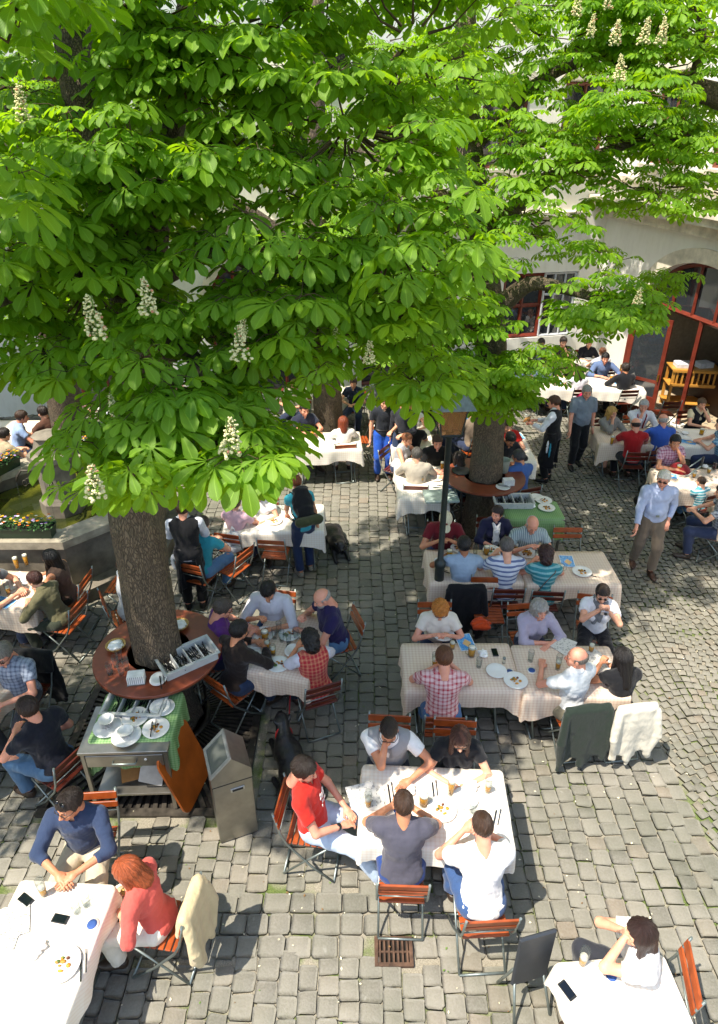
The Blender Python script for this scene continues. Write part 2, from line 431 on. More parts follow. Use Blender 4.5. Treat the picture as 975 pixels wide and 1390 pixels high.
ARMS = {   # left / right hand target (x mirrored for the right) in root space, elbow pole, hand style
    'table': ((.09, .40, .80), (.9, -.25, -.35), 'flat'), 'wide': ((.22, .40, .80), (.9, -.25, -.3), 'flat'),
    'eat': ((.11, .36, .90), (.8, -.2, -.7), 'grip'), 'chin': ((.02, .20, 1.085), (.25, .6, -.8), 'rest'),
    'lap': ((.10, .26, .66), (.8, -.5, -.1), 'rest'), 'camera': ((.055, .33, 1.13), (.8, 0, -.9), 'grip'),
    'drink': ((.03, .24, 1.14), (.6, .3, -.8), 'grip'), 'side': ((.27, -.02, .70), (.3, -1, 0), 'rest'),
    'fold': ((-.05, .36, .80), (.9, -.1, -.3), 'flat'), 'hold': ((.06, .30, .98), (.8, -.1, -.8), 'grip'),
    'knee': ((.13, .38, .60), (.8, -.4, 0), 'rest'), 'back': ((.1, -.14, .62), (.7, -.8, .1), 'rest')}
SARMS = {'side': ((.25, .04, .80), (.5, -1, 0), 'rest'), 'tray': ((.10, .38, 1.13), (.6, -.3, -.8), 'grip'), 'swing': ((.27, .22, .86), (.5, -1, 0), 'rest'),
         'swingb': ((.27, -.16, .84), (.5, -1, 0), 'rest'), 'pocket': ((.20, .06, .93), (.6, -1, .1), 'rest'), 'reach': ((.16, .5, .88), (.7, -.5, -.4), 'grip'),
         'chest': ((.04, .22, 1.2), (.8, 0, -.9), 'rest')}
NP = [0]
def person(px, py, face, who, stand=False, h=None, female=False, fat=0.0, lean=8, yaw=0, nod=12, roll=0, arms=('table', 'table'), shirt=('#888888', 'plain', None), sleeve=.55,
           legs='#2b3550', leg_kind='long', shoes='#3a2c22', skin='fair', hair=('short', '#2a1c14'), glasses=None, vest=None, detail=1, seat=0, pos=None, group=None, step=0.0, beard=None,
           legpose='sit', neck='round', seed=None, collar=True, cat='person', extras=(), hem=None):
    NP[0] += 1; seed = seed or NP[0]
    h = h or (1.66 if female else 1.78); S = h/1.75; far = detail == 0
    hz = .95 if stand else .565
    hip = Vector((0, 0, hz)); Rl = Matrix.Rotation(-radians(lean), 3, 'X') @ Matrix.Rotation(radians(-roll), 3, 'Y')
    T = lambda x, y, z: hip+Rl @ Vector((x, y, z))
    shw = (.165 if female else .185)
    neckb = T(0, -.01, .49); headc = neckb+(Rl @ Vector((0, .038, .146))); 
    if lean > 15: headc = headc+Vector((0, .01, .01))
    HR = Matrix.Rotation(radians(yaw), 3, 'Z') @ Matrix.Rotation(-radians(nod), 3, 'X')
    hs = .98 if female else 1.03
    L = {}
    for q, side in ((1, 0), (-1, 1)):    # q=1: left side is -X when facing +Y; keep simple: q is the sign of x
        A = (SARMS if stand else ARMS)[arms[side]] if isinstance(arms[side], str) else arms[side]
        sh = T(q*shw, 0, .43); tg = Vector(A[0]); tg.x *= q; po = Vector(A[1]); po.x *= q
        el, wr = ik(sh, tg, .29, .255, po); L[q] = (sh, el, wr, A[2])
    hipj = {}
    for q in (1, -1):
        hj = hip+Vector((q*.09, 0, -.03))
        if stand:
            ft = Vector((q*.10, q*step, .085)); kn, an = ik(hj, ft, .44, .43, (q*.1, 1, 0)); toe = radians(-q*8)
        else:
            if legpose == 'tuck': ft = Vector((q*.11, .16, .09))
            elif legpose == 'out': ft = Vector((q*.16, .62, .09))
            elif legpose == 'cross': ft = Vector((q*-.06, .38, .09))
            else: ft = Vector((q*.14, .36, .085))
            kn, an = ik(hj, ft, .43, .43, (q*.25, 1, .8)); toe = radians(-q*10)
        hipj[q] = (hj, kn, an, toe)
    pts = [headc, neckb, hip]+[v for q in (1, -1) for v in L[q][:3]]+[v for q in (1, -1) for v in hipj[q][:3]]
    lo = np.min([list(p) for p in pts], 0)-.22; hi = np.max([list(p) for p in pts], 0)+.22; lo[2] = min(lo[2], .04)
    fz = fat
    def torso(s, o, k=.05, up=True):
        w = .9 if female else 1.0; Rn = np.array(Rl)
        s.ell(T(0, 0, .33), (.158*w+fz*.5+o, .108+fz*.5+o, .17+o), k, Rn)
        s.ell(T(0, .012+fz*.5, .14), (.132*w+fz*1.1+o, .10+fz*1.4+o, .15+o), k, Rn)
        s.ell(tuple(hip+Vector((0, -.01, .0))), (.165+fz*.6+o, .115+fz*.6+o, .11+o), k)
        s.cone(T(-shw+.03, -.005, .425), T(shw-.03, -.005, .425), .057+o, .057+o, k)
        s.cone(T(-.07, -.01, .47), T(.07, -.01, .47), .045+o*.7, .045+o*.7, k)
        if female:
            for q in (-1, 1): s.ell(T(q*.072, .09, .30), (.062+o, .055+o, .06+o), .03)
    def arm(s, q, o, k=.03, frac=None):
        sh, el, wr, _ = L[q]
        if frac is None: s.cone(sh, el, .052+fz*.2, .037, k); s.cone(el, wr, .038, .0255, .02)
        elif frac <= 1: s.cone(sh, sh.lerp(el, frac), .056+o+fz*.2, .046+o*1.3+fz*.1, k, flat=1)
        else: s.cone(sh, el, .056+o+fz*.2, .044+o, k); s.cone(el, el.lerp(wr, frac-1), .044+o, .030+o*.9, .02, flat=1)
    def leg(s, q, o, k=.04, frac=None):
        hj, kn, an, _ = hipj[q]
        if frac is None: s.cone(hj, kn, .082+fz*.3, .055, k); s.cone(kn, an, .053, .036, .03)
        elif frac <= 1: s.cone(hj, hj.lerp(kn, frac), .088+o+fz*.3, .066+o*1.6, k, flat=1)
        else: s.cone(hj, kn, .086+o+fz*.3, .062+o, k); s.cone(kn, kn.lerp(an, frac-1), .06+o, .045+o*1.3, .03, flat=1)
    vx = .0125 if not far else .02
    b = SDF(lo, hi, vx); torso(b, 0); b.cone(neckb, neckb.lerp(headc, .6), .052, .05, .04)
    for q in (1, -1): arm(b, q, 0); leg(b, q, 0)
    V, Q = b.mesh(); Vs = [V]; Fs = [Q]; Ms = [np.zeros(len(Q), int)]; nv = len(V)
    def addg(V, Q, M, loc, mi=0, sc_=1, mirror=False):
        nonlocal nv
        P = V.copy()*sc_
        if mirror: P[:, 0] *= -1; Q = Q[:, ::-1]
        P = P @ np.array(M).T+np.array(loc); Vs.append(P); Fs.append(Q+nv); Ms.append(mi if not isinstance(mi, int) else np.full(len(Q), mi)); nv += len(P)
    hV, hQ, hmi, eyes = get_head(female, .008 if fat > .02 else 0.0)
    addg(hV, hQ, HR, headc, hmi, hs)
    for q in (1, -1):
        sh, el, wr, hk = L[q]; d = (wr-el).normalized()
        up = Vector((0, 0, 1)) if abs(d.z) < .85 else Vector((q*-1, .2, 0))
        if hk == 'flat': d = Vector((d.x, d.y, d.z*.2)).normalized()
        x = d.cross(up).normalized(); z = x.cross(d)
        Mh = Matrix((x, d, z)).transposed(); g = HANDG[hk]
        addg(g[0], g[1], Mh, wr+d*.02, 0, .98 if not female else .9, mirror=(q == 1))
    Va = np.concatenate(Vs); Fa = np.concatenate(Fs); Ma = np.concatenate(Ms)
    # eyeballs: n-gon safe -> append as quads/degenerate free tris are skipped by making quads
    ev = np.array(eyes.v)*hs @ np.array(HR).T+np.array(headc); ef = []; em = []
    for f, m in zip(eyes.f, eyes.mi): ef.append(f if len(f) == 4 else (*f, f[2])); em.append(m)
    quads = [i for i, f in enumerate(eyes.f) if len(f) == 4]
    ef = np.array([eyes.f[i] for i in quads]); em = np.array([eyes.mi[i] for i in quads])
    Va = np.concatenate([Va, ev]); Fa = np.concatenate([Fa, ef+nv]); Ma = np.concatenate([Ma, em])
    me = np_mesh('person', Va, Fa, skin_mats(skin), Ma)
    if pos is None:
        hc = Matrix.Rotation(radians(face), 3, 'Z') @ (headc*S); g = at(px, py, hc.z); pos = (g[0]-hc.x, g[1]-hc.y)
    root = link('person', me, None, (pos[0], pos[1], 0), radians(face)); root.scale = (S, S, S)
    if isinstance(who, tuple): who, short = who
    else: short = who
    tag(root, who, cat, group)
    def child(name, s, m): 
        V, Q = s.mesh()
        if len(V): return link(name, np_mesh(name, V, Q, m), root)
    # shirt
    o = .017
    s = SDF(lo, hi, vx); torso(s, o)
    for q in (1, -1): arm(s, q, .014, .03, sleeve) if sleeve > .05 else None
    if sleeve <= .05:
        for q in (1, -1): s.ell(L[q][0]+Vector((q*.03, 0, 0)), (.04, .07, .07), .01, sub=True)
    s.folds(.0052 if not far else .003, 19, seed); s.folds(.0022, 43, seed+3, 1.4)
    s.cone(T(0, .022, .475), T(0, .05, .75), .052, .085, .012, sub=True)
    if neck == 'v': s.cone(T(0, .13, .52), T(0, .15, .36), .05, .012, .01, sub=True)
    s.plane(T(0, 0, -.12 if stand else -.07) if hem is None else T(0, 0, hem), Rl @ Vector((0, 0, -1)))
    sm = fabric(*shirt) if not isinstance(shirt, bpy.types.Material) else shirt
    child('shirt', s, sm)
    if collar and sleeve > .05:
        mb = MB(); ring = []
        for i in range(15):
            a = radians(-100+i*(380-160)/14-0)  # open at the front
            a = radians(105+i*330/14); r = .066; ring.append((r*cos(a), r*.95*sin(a)))
        n = len(ring); hc_ = .012 if sleeve < .6 and seed % 2 else .03; vs = [T(x, y+.004, .49-.03*(y > .03)) for x, y in ring]+[T(x*.98, y+.006, .532+hc_-.045*(y > .03)) for x, y in ring]+[T(x*1.3, y*1.28+.004, .515-.035*(y > .03)) for x, y in ring]
        fs = [(i, i+1, n+i+1, n+i) for i in range(n-1)]+[(n+i, n+i+1, 2*n+i+1, 2*n+i) for i in range(n-1)]
        mb.raw(vs, fs, True).build('collar', sm, root)
    if vest:
        s = SDF(lo, hi, vx); torso(s, .030)
        for q in (1, -1): s.ell(L[q][0]+Vector((q*.035, 0, -.01)), (.05, .09, .085), .01, sub=True)
        s.folds(.003, 18, seed+2); s.cone(T(0, .02, .42), T(0, .05, .7), .075, .12, .012, sub=True); s.cone(T(0, .16, .5), T(0, .16, .2), .06, .015, .01, sub=True)
        s.plane(T(0, 0, -.06 if stand else -.09), (0, 0, -1)); child('vest', s, fabric(*vest))
    # legs
    if leg_kind != 'none':
        s = SDF(lo, hi, vx); s.ell(tuple(hip+Vector((0, -.01, -.005))), (.172+fz*.6, .122+fz*.6, .12), .04)
        fr = {'long': 1.93, 'shorts': .95, 'capri': 1.55, 'skirt': .9}[leg_kind]
        for q in (1, -1): leg(s, q, .018 if leg_kind != 'skirt' else .03, .05 if leg_kind != 'skirt' else .09, fr)
        s.folds(.005 if not far else .003, 19, seed+5, .7); s.plane(T(0, 0, .09), Rl @ Vector((0, 0, 1)))
        lm = fabric(*legs) if isinstance(legs, tuple) else fabric(legs)
        child({'long': 'trousers', 'shorts': 'shorts', 'capri': 'trousers', 'skirt': 'skirt'}[leg_kind], s, lm)
        if stand:
            MB().tube([T(.168*cos(a), .118*sin(a)+fz*.3, .085) for a in [i*2*pi/20 for i in range(21)]], .014, 6, False).build('belt', mat('belt_leather', '#1a1614', .4), root)
    for q in (1, -1):
        hj, kn, an, toe = hipj[q]; sh = link('shoe', shoe_mesh(shoes), root, (an.x, an.y, max(0.0, an.z-.085)), toe)
    # hair etc.
    def onhead(name, me):
        ob = link(name, me, root); ob.matrix_local = Matrix.Translation(headc) @ (HR.to_4x4()) @ Matrix.Scale(hs, 4); return ob
    if hair: onhead('hair', get_hair(*hair))
    if glasses:
        if glasses not in GLS:
            mb = MB(); dark = glasses != 'clear'; zz = .003 if glasses != 'up' else .0
            for q in (-1, 1):
                if dark: mb.mat(0).ball((q*.033, .096, zz), (.025, .005, .018), 10, 6)
                else: mb.mat(0).tube([(q*.033+.022*cos(a), .097, zz+.015*sin(a)) for a in [i*pi/6 for i in range(13)]], .0022, 5, False)
                mb.mat(1).tube([(q*.056, .095, .008), (q*.079, .06, .008), (q*.084, -.01, .0)], .003, 5)
            mb.mat(1).tube([(-.012, .1, .006), (.012, .1, .006)], .003, 5)
            GLS[glasses] = mb.mesh('glasses', [mat('sunglass_lens', '#0b0a0c', .12, var=0) if dark else mat('spectacle_frame', '#2c2622', .4), mat('spectacle_frame', '#2c2622', .4)])
        g = onhead('glasses', GLS[glasses])
        if glasses == 'up': g.matrix_local = Matrix.Translation(headc) @ HR.to_4x4() @ Matrix.Translation((0, -.045, .095)) @ Matrix.Rotation(radians(40), 4, 'X')
    if beard: onhead('beard', beard_mesh(beard))
    root['_short'] = short
    info = dict(root=root, pos=Vector((pos[0], pos[1], 0)), face=face, S=S, head=headc, HR=HR, T=T, L=L, hip=hip, who=short, lo=lo, hi=hi, torso=torso, Rl=Rl, vx=vx, arm=arm, onhead=onhead, child=child)
    PEOPLE.append(info)
    return info
GLS = {}; PEOPLE = []
def beard_mesh(color):
    k = ('beard', color)
    if k not in HAIRS:
        s = SDF((-.1, -.02, -.14), (.1, .14, .04), .006); s.ell((0, .03, -.05), (.062, .067, .07), 0); s.ell((0, .07, -.096), (.026, .024, .022), .02)
        X, Y, Z = np.meshgrid(*s.ax, indexing='ij', sparse=True); s.F = np.maximum(s.F, Z+.045-.9*np.maximum(0, np.abs(X)-.03)); s.F = s.F+.0015*np.sin(300*X)*np.sin(280*Z)
        V, Q = s.mesh(); HAIRS[k] = np_mesh('beard', V, Q, hair_mat(color))
    return HAIRS[k]
# ------------------------------------------------------------ light
SUNV = Vector((-.55, -.35, 1.25)).normalized()
w = bpy.data.worlds.new('World'); sc.world = w; w.use_nodes = True
nt = w.node_tree; bg = nt.nodes['Background']; sk = nt.nodes.new('ShaderNodeTexSky'); sk.sky_type = 'NISHITA'; sk.sun_disc = False
sk.sun_elevation = math.asin(SUNV.z); sk.sun_rotation = atan2(SUNV.x, SUNV.y)
nt.links.new(sk.outputs[0], bg.inputs[0]); bg.inputs[1].default_value = .15
sl_ = bpy.data.lights.new('sun', 'SUN'); sl_.energy = 3.8; sl_.angle = radians(.53); sl_.color = (1, .95, .87)
so = bpy.data.objects.new('sun', sl_); C.objects.link(so); so.rotation_euler = SUNV.to_track_quat('Z', 'Y').to_euler(); so.location = (-8, -5, 20)
vs_ = sc.view_settings; vs_.view_transform = 'Standard'; vs_.look = 'None'; vs_.gamma = 1; vs_.exposure = 1.2
try: vs_.use_white_balance = True; vs_.white_balance_temperature = 6850
except Exception: pass
try: vs_.use_curve_mapping = False
except Exception: pass
sc.cycles.use_denoising = True; sc.cycles.max_bounces = 8; sc.cycles.transparent_max_bounces = 12; sc.cycles.sample_clamp_indirect = 6
# ------------------------------------------------------------ paving
def stone_mat():
    n = NT('sett_stone'); o = n.geo(); a = n.n.new('ShaderNodeAttribute'); a.attribute_name = 'tone'; t = a.outputs['Fac']
    base = n.ramp(t, [(0, (.125, .118, .094)), (.35, (.172, .162, .128)), (.7, (.21, .196, .156)), (.88, (.19, .155, .112)), (1, (.26, .245, .20))])
    f = n.noise(55, 4, .65, o); f2 = n.noise(1.1, 3, .6, o)
    c = n.mix(n.math('MULTIPLY', n.ramp(f, [(.35, 0.0), (.7, 1.0)]), .35), base, (.30, .28, .25))
    c = n.mix(n.math('MULTIPLY', n.ramp(f2, [(.45, 0.0), (.65, 1.0)]), .35), c, (.075, .085, .055))
    sp = n.ramp(n.noise(8, 2, .5, o), [(.7, 0.0), (.74, 1.0)])
    c = n.mix(n.math('MULTIPLY', sp, .3), c, (.38, .37, .33))
    n.set(color=c, rough=.78, spec=.35); n.bump(n.math('ADD', f, n.noise(14, 3, .6, o)), .6, .008); return n.m
def joint_mat():
    n = NT('joint_sand_moss'); o = n.geo(); f = n.noise(1.6, 4, .65, o); g = n.noise(90, 3, .7, o); y = n.xyz(o)
    c = n.mix(n.ramp(g, [(.3, 0.0), (.7, 1.0)]), (.17, .15, .11), (.36, .325, .25))
    c = n.mix(n.ramp(f, [(.47, 0.0), (.60, 1.0)]), c, n.mix(n.ramp(g, [(.3, 0.0), (.7, 1.0)]), (.05, .075, .018), (.15, .20, .05)))
    n.set(color=c, rough=.95); n.bump(g, .8, .01); return n.m
def setts(cells, seed, mats, name):
    """cells: (cx,cy,w,d,rot); each sett is a worn cushion of 4x4 vertices with skirts"""
    r = np.random.default_rng(seed); N = len(cells); c = np.array(cells)
    q = np.array([-1, -.72, .72, 1.0]); gx, gy = np.meshgrid(q, q, indexing='ij'); gx = gx.ravel(); gy = gy.ravel()
    edge = ((abs(gx) > .9) | (abs(gy) > .9)); corner = ((abs(gx) > .9) & (abs(gy) > .9))
    kr = r.uniform(.01, .10, (N, 1)); X = gx[None]*(1-kr*corner[None]); Y = gy[None]*(1-kr*corner[None])
    X = X*c[:, 2:3]/2+r.normal(0, .0048, (N, 16)); Y = Y*c[:, 3:4]/2+r.normal(0, .0048, (N, 16))
    Z = np.where(edge, -.0075, 0)[None]-.004*corner[None]+r.normal(0, .0022, (N, 16))+r.normal(0, .0035, (N, 1))+(X*r.normal(0, .018, (N, 1))+Y*r.normal(0, .018, (N, 1)))
    cs = np.cos(c[:, 4:5]); sn = np.sin(c[:, 4:5])
    PX = X*cs-Y*sn+c[:, 0:1]; PY = X*sn+Y*cs+c[:, 1:2]
    ring = [0, 1, 2, 3, 7, 11, 15, 14, 13, 12, 8, 4]
    V = np.stack([np.concatenate([PX, PX[:, ring]+(c[:, 0:1]-PX[:, ring])*-.05], 1), np.concatenate([PY, PY[:, ring]+(c[:, 1:2]-PY[:, ring])*-.05], 1), np.concatenate([Z, np.full((N, 12), -.05)], 1)], 2)
    F = [(i*4+j, (i+1)*4+j, (i+1)*4+j+1, i*4+j+1) for i in range(3) for j in range(3)]
    F += [(ring[(k+1) % 12], ring[k], 16+k, 16+(k+1) % 12) for k in range(12)]
    F = np.array(F); FF = (F[None]+28*np.arange(N)[:, None, None]).reshape(-1, 4)
    me = np_mesh(name, V.reshape(-1, 3), FF, mats); tone = np.repeat(np.clip(r.beta(2.2, 2.2, N)+.0, 0, 1), 28); vattr(me, 'tone', tone)
    return me
GR = (-3.25, -1.15, 4.28, 6.6)      # iron tree grate
GRB = (1.15, 3.0, 8.75, 10.6)
XB = 3.2
cells = []
def clear(x, y, m=0):
    for g in (GR, GRB):
        if g[0]-m < x < g[1]+m and g[2]-m < y < g[3]+m: return False
    return not (.13-.02 < x < .47 and 2.93 < y < 3.17)
rr = random.Random(3)
x = -11.0
while x < XB-.02:
    wd = rr.uniform(.155, .19); y = 1.2+rr.random()*.2
    xx = x
    while y < 20:
        dp = rr.uniform(.125, .19)
        cx, cy = xx+wd/2+.012*sin(y*1.1+x), y+dp/2
        if y > 3.35 or True:
            if clear(cx, cy, .055): cells.append((cx, cy, wd-.007, dp-.007, rr.gauss(0, .024)))
        y += dp
    x += wd
# three courses laid across, in front of the grate and the drain
cells = [c for c in cells if not (3.0 < c[1] < 3.55 and c[0] < 1.2)]
for k in range(3):
    x = -6.0
    while x < 1.2:
        wd = rr.uniform(.17, .25); cy = 3.09+.18*k
        if clear(x+wd/2, cy, .02): cells.append((x+wd/2, cy, wd-.011, .169, rr.gauss(0, .02)))
        x += wd
base = MB(); base.raw([(-60, -12, -.024), (60, -12, -.024), (60, 90, -.024), (-60, 90, -.024)], [(0, 1, 2, 3)])
tag(base.build('ground', joint_mat()), kind='structure')
sm_ = stone_mat()
tag(link('stone_sett_paving', setts(cells, 1, sm_, 'setts')), kind='structure')
cells = []
wv = 1.25
for si in range(6):
    x0 = XB+.2+si*wv
    nrow = int(19/.105)
    for j in range(nrow):
        for i in range(12):
            u = (i+.5)/12; lx = u*wv; ph = (u-.5)*2
            cy = 1.0+j*.105+.33*(1-ph*ph)
            sl = -.33*2*ph*2/wv*-1
            rot = math.atan(-.33*4*ph/wv*.5)
            cells.append((x0+lx+rr.gauss(0, .003), cy+rr.gauss(0, .004), .104*.90, .105*.88, rot+rr.gauss(0, .05)))
y = 1.2
while y < 20:
    dp = rr.uniform(.17, .26); cells.append((XB+.09, y+dp/2, .17, dp-.014, rr.gauss(0, .01))); y += dp
tag(link('small_sett_paving', setts(cells, 2, sm_, 'small_setts')), kind='structure')
# iron grates
def iron(): return mat('cast_iron', '#4a443c', .55, .55, var=.3, bump=.3)
def tree_grate(g, c, label):
    e = empty('tree_grate', (0, 0, 0), 0, label, 'tree grate'); cx, cy = c
    m = MB(); wdt = .09
    for (x0, x1, y0, y1) in ((g[0], g[1], g[2], g[2]+wdt), (g[0], g[1], g[3]-wdt, g[3]), (g[0], g[0]+wdt, g[2]+wdt, g[3]-wdt), (g[1]-wdt, g[1], g[2]+wdt, g[3]-wdt)):
        m.box(((x0+x1)/2, (y0+y1)/2, -.006), (x1-x0-.004, y1-y0-.004, .03))
    m.build('frame', iron(), e)
    m = MB(); n = 84
    m.lathe([(.40, -.02), (.40, .006), (.46, .006), (.46, -.02), (.40, -.02)], (cx, cy, 0), 40)
    for i in range(n):
        a = 2*pi*(i+.5)/n; dx, dy = cos(a), sin(a)
        tx = ((g[1]-wdt if dx > 0 else g[0]+wdt)-cx)/dx if abs(dx) > 1e-6 else 9; ty = ((g[3]-wdt if dy > 0 else g[2]+wdt)-cy)/dy if abs(dy) > 1e-6 else 9
        R = min(tx, ty)
        a0, a1 = a-pi/n*.52, a+pi/n*.52
        r0 = .46; pts = [(cx+r0*cos(a0), cy+r0*sin(a0)), (cx+r0*cos(a1), cy+r0*sin(a1)), (cx+R*cos(a)-dy*R*pi/n*.52, cy+R*sin(a)+dx*R*pi/n*.52), (cx+R*cos(a)+dy*R*pi/n*.52, cy+R*sin(a)-dx*R*pi/n*.52)]
        pts = [pts[0], pts[3], pts[2], pts[1]]
        m.prism(pts, -.02, .004)
    m.build('slotted_panel', iron(), e)
    MB().raw([(g[0], g[2], -.022), (g[1], g[2], -.022), (g[1], g[3], -.022), (g[0], g[3], -.022)], [(0, 1, 2, 3)]).build('pit_soil', mat('dark_soil', '#1c1812', .95), e)
TA = (-2.2, 5.56); TB = (2.07, 9.68)
tree_grate(GR, TA, 'square iron tree grate with radial slots around the left tree trunk')
tree_grate(GRB, TB, 'square iron tree grate around the trunk behind the lamp post')
e = empty('drain_grate', (.29, 3.05, 0), 0, 'rusty square drain grate in the paving, in front of the sunny table', 'drain')
m = MB()
for q in (-1, 1): m.box((q*.145, 0, -.005), (.03, .23, .03)); m.box((0, q*.1, -.005), (.26-.002, .03, .028))
m.build('frame', mat('rusty_iron', '#5a4334', .8, .3, var=.4), e)
m = MB()
for i in range(7): m.box((-.115+i*.038, 0, -.007), (.016, .17, .022))
m.box((0, 0, -.009), (.26, .014, .016)); m.build('bars', mat('rusty_iron', '#5a4334', .8, .3, var=.4), e)
MB().box((0, 0, -.0225), (.26, .2, .002)).build('pit', mat('dark_soil', '#1c1812', .95), e)
# ------------------------------------------------------------ buildings
def plaster():
    n = NT('white_plaster'); o = n.geo(); f = n.noise(.7, 4, .6, o); g = n.noise(9, 4, .6, n.mapping(o, (1, 1, .25)))
    c = n.mix(n.ramp(f, [(.35, 0.0), (.7, 1.0)]), (.80, .78, .72), (.70, .67, .60)); c = n.mix(n.math('MULTIPLY', n.ramp(g, [(.5, 0.0), (.8, 1.0)]), .3), c, (.5, .47, .40))
    n.set(color=c, rough=.9); n.bump(n.noise(60, 3, .6, o), .25, .006); return n.m
PL = plaster(); STONE = mat('cornice_stone', '#cfc5b2', .85, var=.2, scale=4, bump=.3); RED = mat('red_brown_joinery', '#6c2a1c', .38, var=.2, scale=6, bump=.15, bscale=30)
def glass_dark():
    n = NT('window_glass'); n.set(color=(.03, .035, .04), rough=.04, spec=.9); n.b.inputs['Coat Weight'].default_value = .6; n.b.inputs['Coat Roughness'].default_value = .02; return n.m
GL = glass_dark(); DARK = mat('dark_interior', '#15110e', .9)
from mathutils.geometry import tessellate_polygon
def arch_poly(x0, x1, z0, zs, rise, n=16):
    p = [(x0, z0), (x1, z0)]; c = (x0+x1)/2; r = (x1-x0)/2
    if rise <= 0: return p+[(x1, zs), (x0, zs)]
    return p+[(c+r*cos(pi*i/n), zs+rise*sin(pi*i/n)) for i in range(n+1)]
def facade(name, parent, O, ax, W, Hh, opens, depth=.35, m=None):
    """wall in the plane through O along ax (unit 2D), outside on the right-hand side when walking along ax"""
    nrm = (ax[1], -ax[0])     # outward
    P3 = lambda x, z, d=0: (O[0]+ax[0]*x-nrm[0]*d, O[1]+ax[1]*x-nrm[1]*d, z)
    outer = [(0, -.1), (W, -.1), (W, Hh), (0, Hh)]
    polys = [[Vector((x, z, 0)) for x, z in outer]]+[[Vector((x, z, 0)) for x, z in o][::-1] for o in opens]
    flat = [v for p in polys for v in p]; tri = tessellate_polygon(polys); mb = MB()
    vs = [P3(v.x, v.y) for v in flat]
    def wind(t):
        a, b, c = (flat[i] for i in t); return tuple(t) if (b-a).cross(c-a).z > 0 else tuple(t)[::-1]
    mb.raw(vs, [wind(t) for t in tri])
    for o in opens:
        k = len(o); mb.raw([P3(x, z) for x, z in o]+[P3(x, z, depth) for x, z in o], [((i+1) % k, i, k+i, k+(i+1) % k) for i in range(k)])
    b = mb.build(name, m or PL, parent); return P3
def frame_window(parent, P3, x0, x1, z0, zs, rise, d=.16, nv=2, nh=1, t=.07, m=None, pane=GL, name='window', tr=None):
    """joinery: outline bars, mullions, transoms; a pane behind"""
    m = m or RED; poly = arch_poly(x0, x1, z0, zs, rise); mb = MB(); k = len(poly)
    for i in range(k):
        a, b = poly[i], poly[(i+1) % k]; mb.tube([P3(a[0], a[1], d), P3(b[0], b[1], d)], t*.75, 4, True, False)
    c = (x0+x1)/2; r = (x1-x0)/2
    top = lambda x: zs+(rise*sqrt(max(0, 1-((x-c)/r)**2)) if rise > 0 else 0)
    bar = lambda a, b, tt: mb.tube([P3(*a, d), P3(*b, d)], tt, 4, True, False)
    for i in range(1, nv): x = x0+(x1-x0)*i/nv; bar((x, z0), (x, top(x)), t*.55)
    for z in (tr if tr else [z0+(zs-z0)*i/(nh+1) for i in range(1, nh+1)]): bar((x0, z), (x1, z), t*.6)
    f = mb.build(name, m, parent)
    MB().raw([P3(x, z, d+.03) for x, z in poly], [tuple(range(k))]).build('pane', pane, f)
    return f
WU = (-sin(radians(13)), cos(radians(13)))       # wing runs this way (away from the camera)
CORN = Vector((6.3, 18.0)); BU = (WU[1], -WU[0])  # back wall runs right-and-away
# -- wing on the right: O at its far end, walking towards the camera has the courtyard on the right-hand side
bw = empty('courtyard_wing', (0, 0, 0), 0, 'white plastered courtyard wing with wide arched red-framed doorway at right', 'building')
ax = (-WU[0], -WU[1]); O = (CORN.x, CORN.y)
door = arch_poly(2.15, 5.75, 0, 2.42, 1.15, 20); win2 = [arch_poly(a, a+1.15, 5.35, 7.1, 0) for a in (1.2, 3.3, 5.4, 7.5, 9.6)]
door2 = arch_poly(7.3, 10.6, 0, 2.42, 1.1, 20)
P3 = facade('wall', bw, O, ax, 16, 11, [door, door2]+win2)
for a in (1.2, 3.3, 5.4, 7.5, 9.6): frame_window(bw, P3, a, a+1.15, 5.35, 7.1, 0, .14, 2, 1, m=mat('brown_joinery', '#6b3a28', .5))
def band(P3, x0, x1, z, hh, out, mb, inn=.05):
    a = [P3(x0, z, inn), P3(x1, z, inn), P3(x1, z, -out), P3(x0, z, -out)]; mb.raw(a+[(p[0], p[1], z+hh) for p in a], [(0, 1, 2, 3)[::-1], (4, 5, 6, 7), (0, 1, 5, 4), (1, 2, 6, 5), (2, 3, 7, 6), (3, 0, 4, 7)])
mb = MB(); band(P3, -.2, 16, 4.35, .16, .5, mb); band(P3, -.2, 16, 4.52, .08, .62, mb); band(P3, -.2, 16, 4.1, .22, .22, mb); band(P3, 0, 16, 4.95, .10, .14, mb); mb.build('cornice', STONE, bw)
for a in (1.2, 3.3, 5.4, 7.5, 9.6):
    mb = MB(); band(P3, a-.12, a+1.27, 5.22, .12, .14, mb); mb.build('window_sill', STONE, bw)
    mb = MB(); band(P3, a-.12, a+1.27, 7.12, .14, .1, mb); mb.build('window_hood', STONE, bw)
# archivolt around the doorway
mb = MB(); c0, r0 = 3.95, 1.8
for i in range(24):
    a0, a1 = pi*i/24, pi*(i+1)/24; q = []
    for dd in (0, -.05):
        for (rr1, rr2, aa) in ((1.8, 1.15, a0), (2.1, 1.45, a0), (2.1, 1.45, a1), (1.8, 1.15, a1)): q.append(P3(c0+rr1*cos(aa), 2.42+rr2*sin(aa), dd))
    mb.raw(q, [(4, 5, 6, 7), (5, 1, 2, 6), (0, 4, 7, 3)])
mb.build('arch_moulding', STONE, bw)
f = frame_window(bw, P3, 2.2, 5.7, 2.40, 2.44, 1.10, .2, 5, 0, .08, name='fanlight', tr=[2.41])
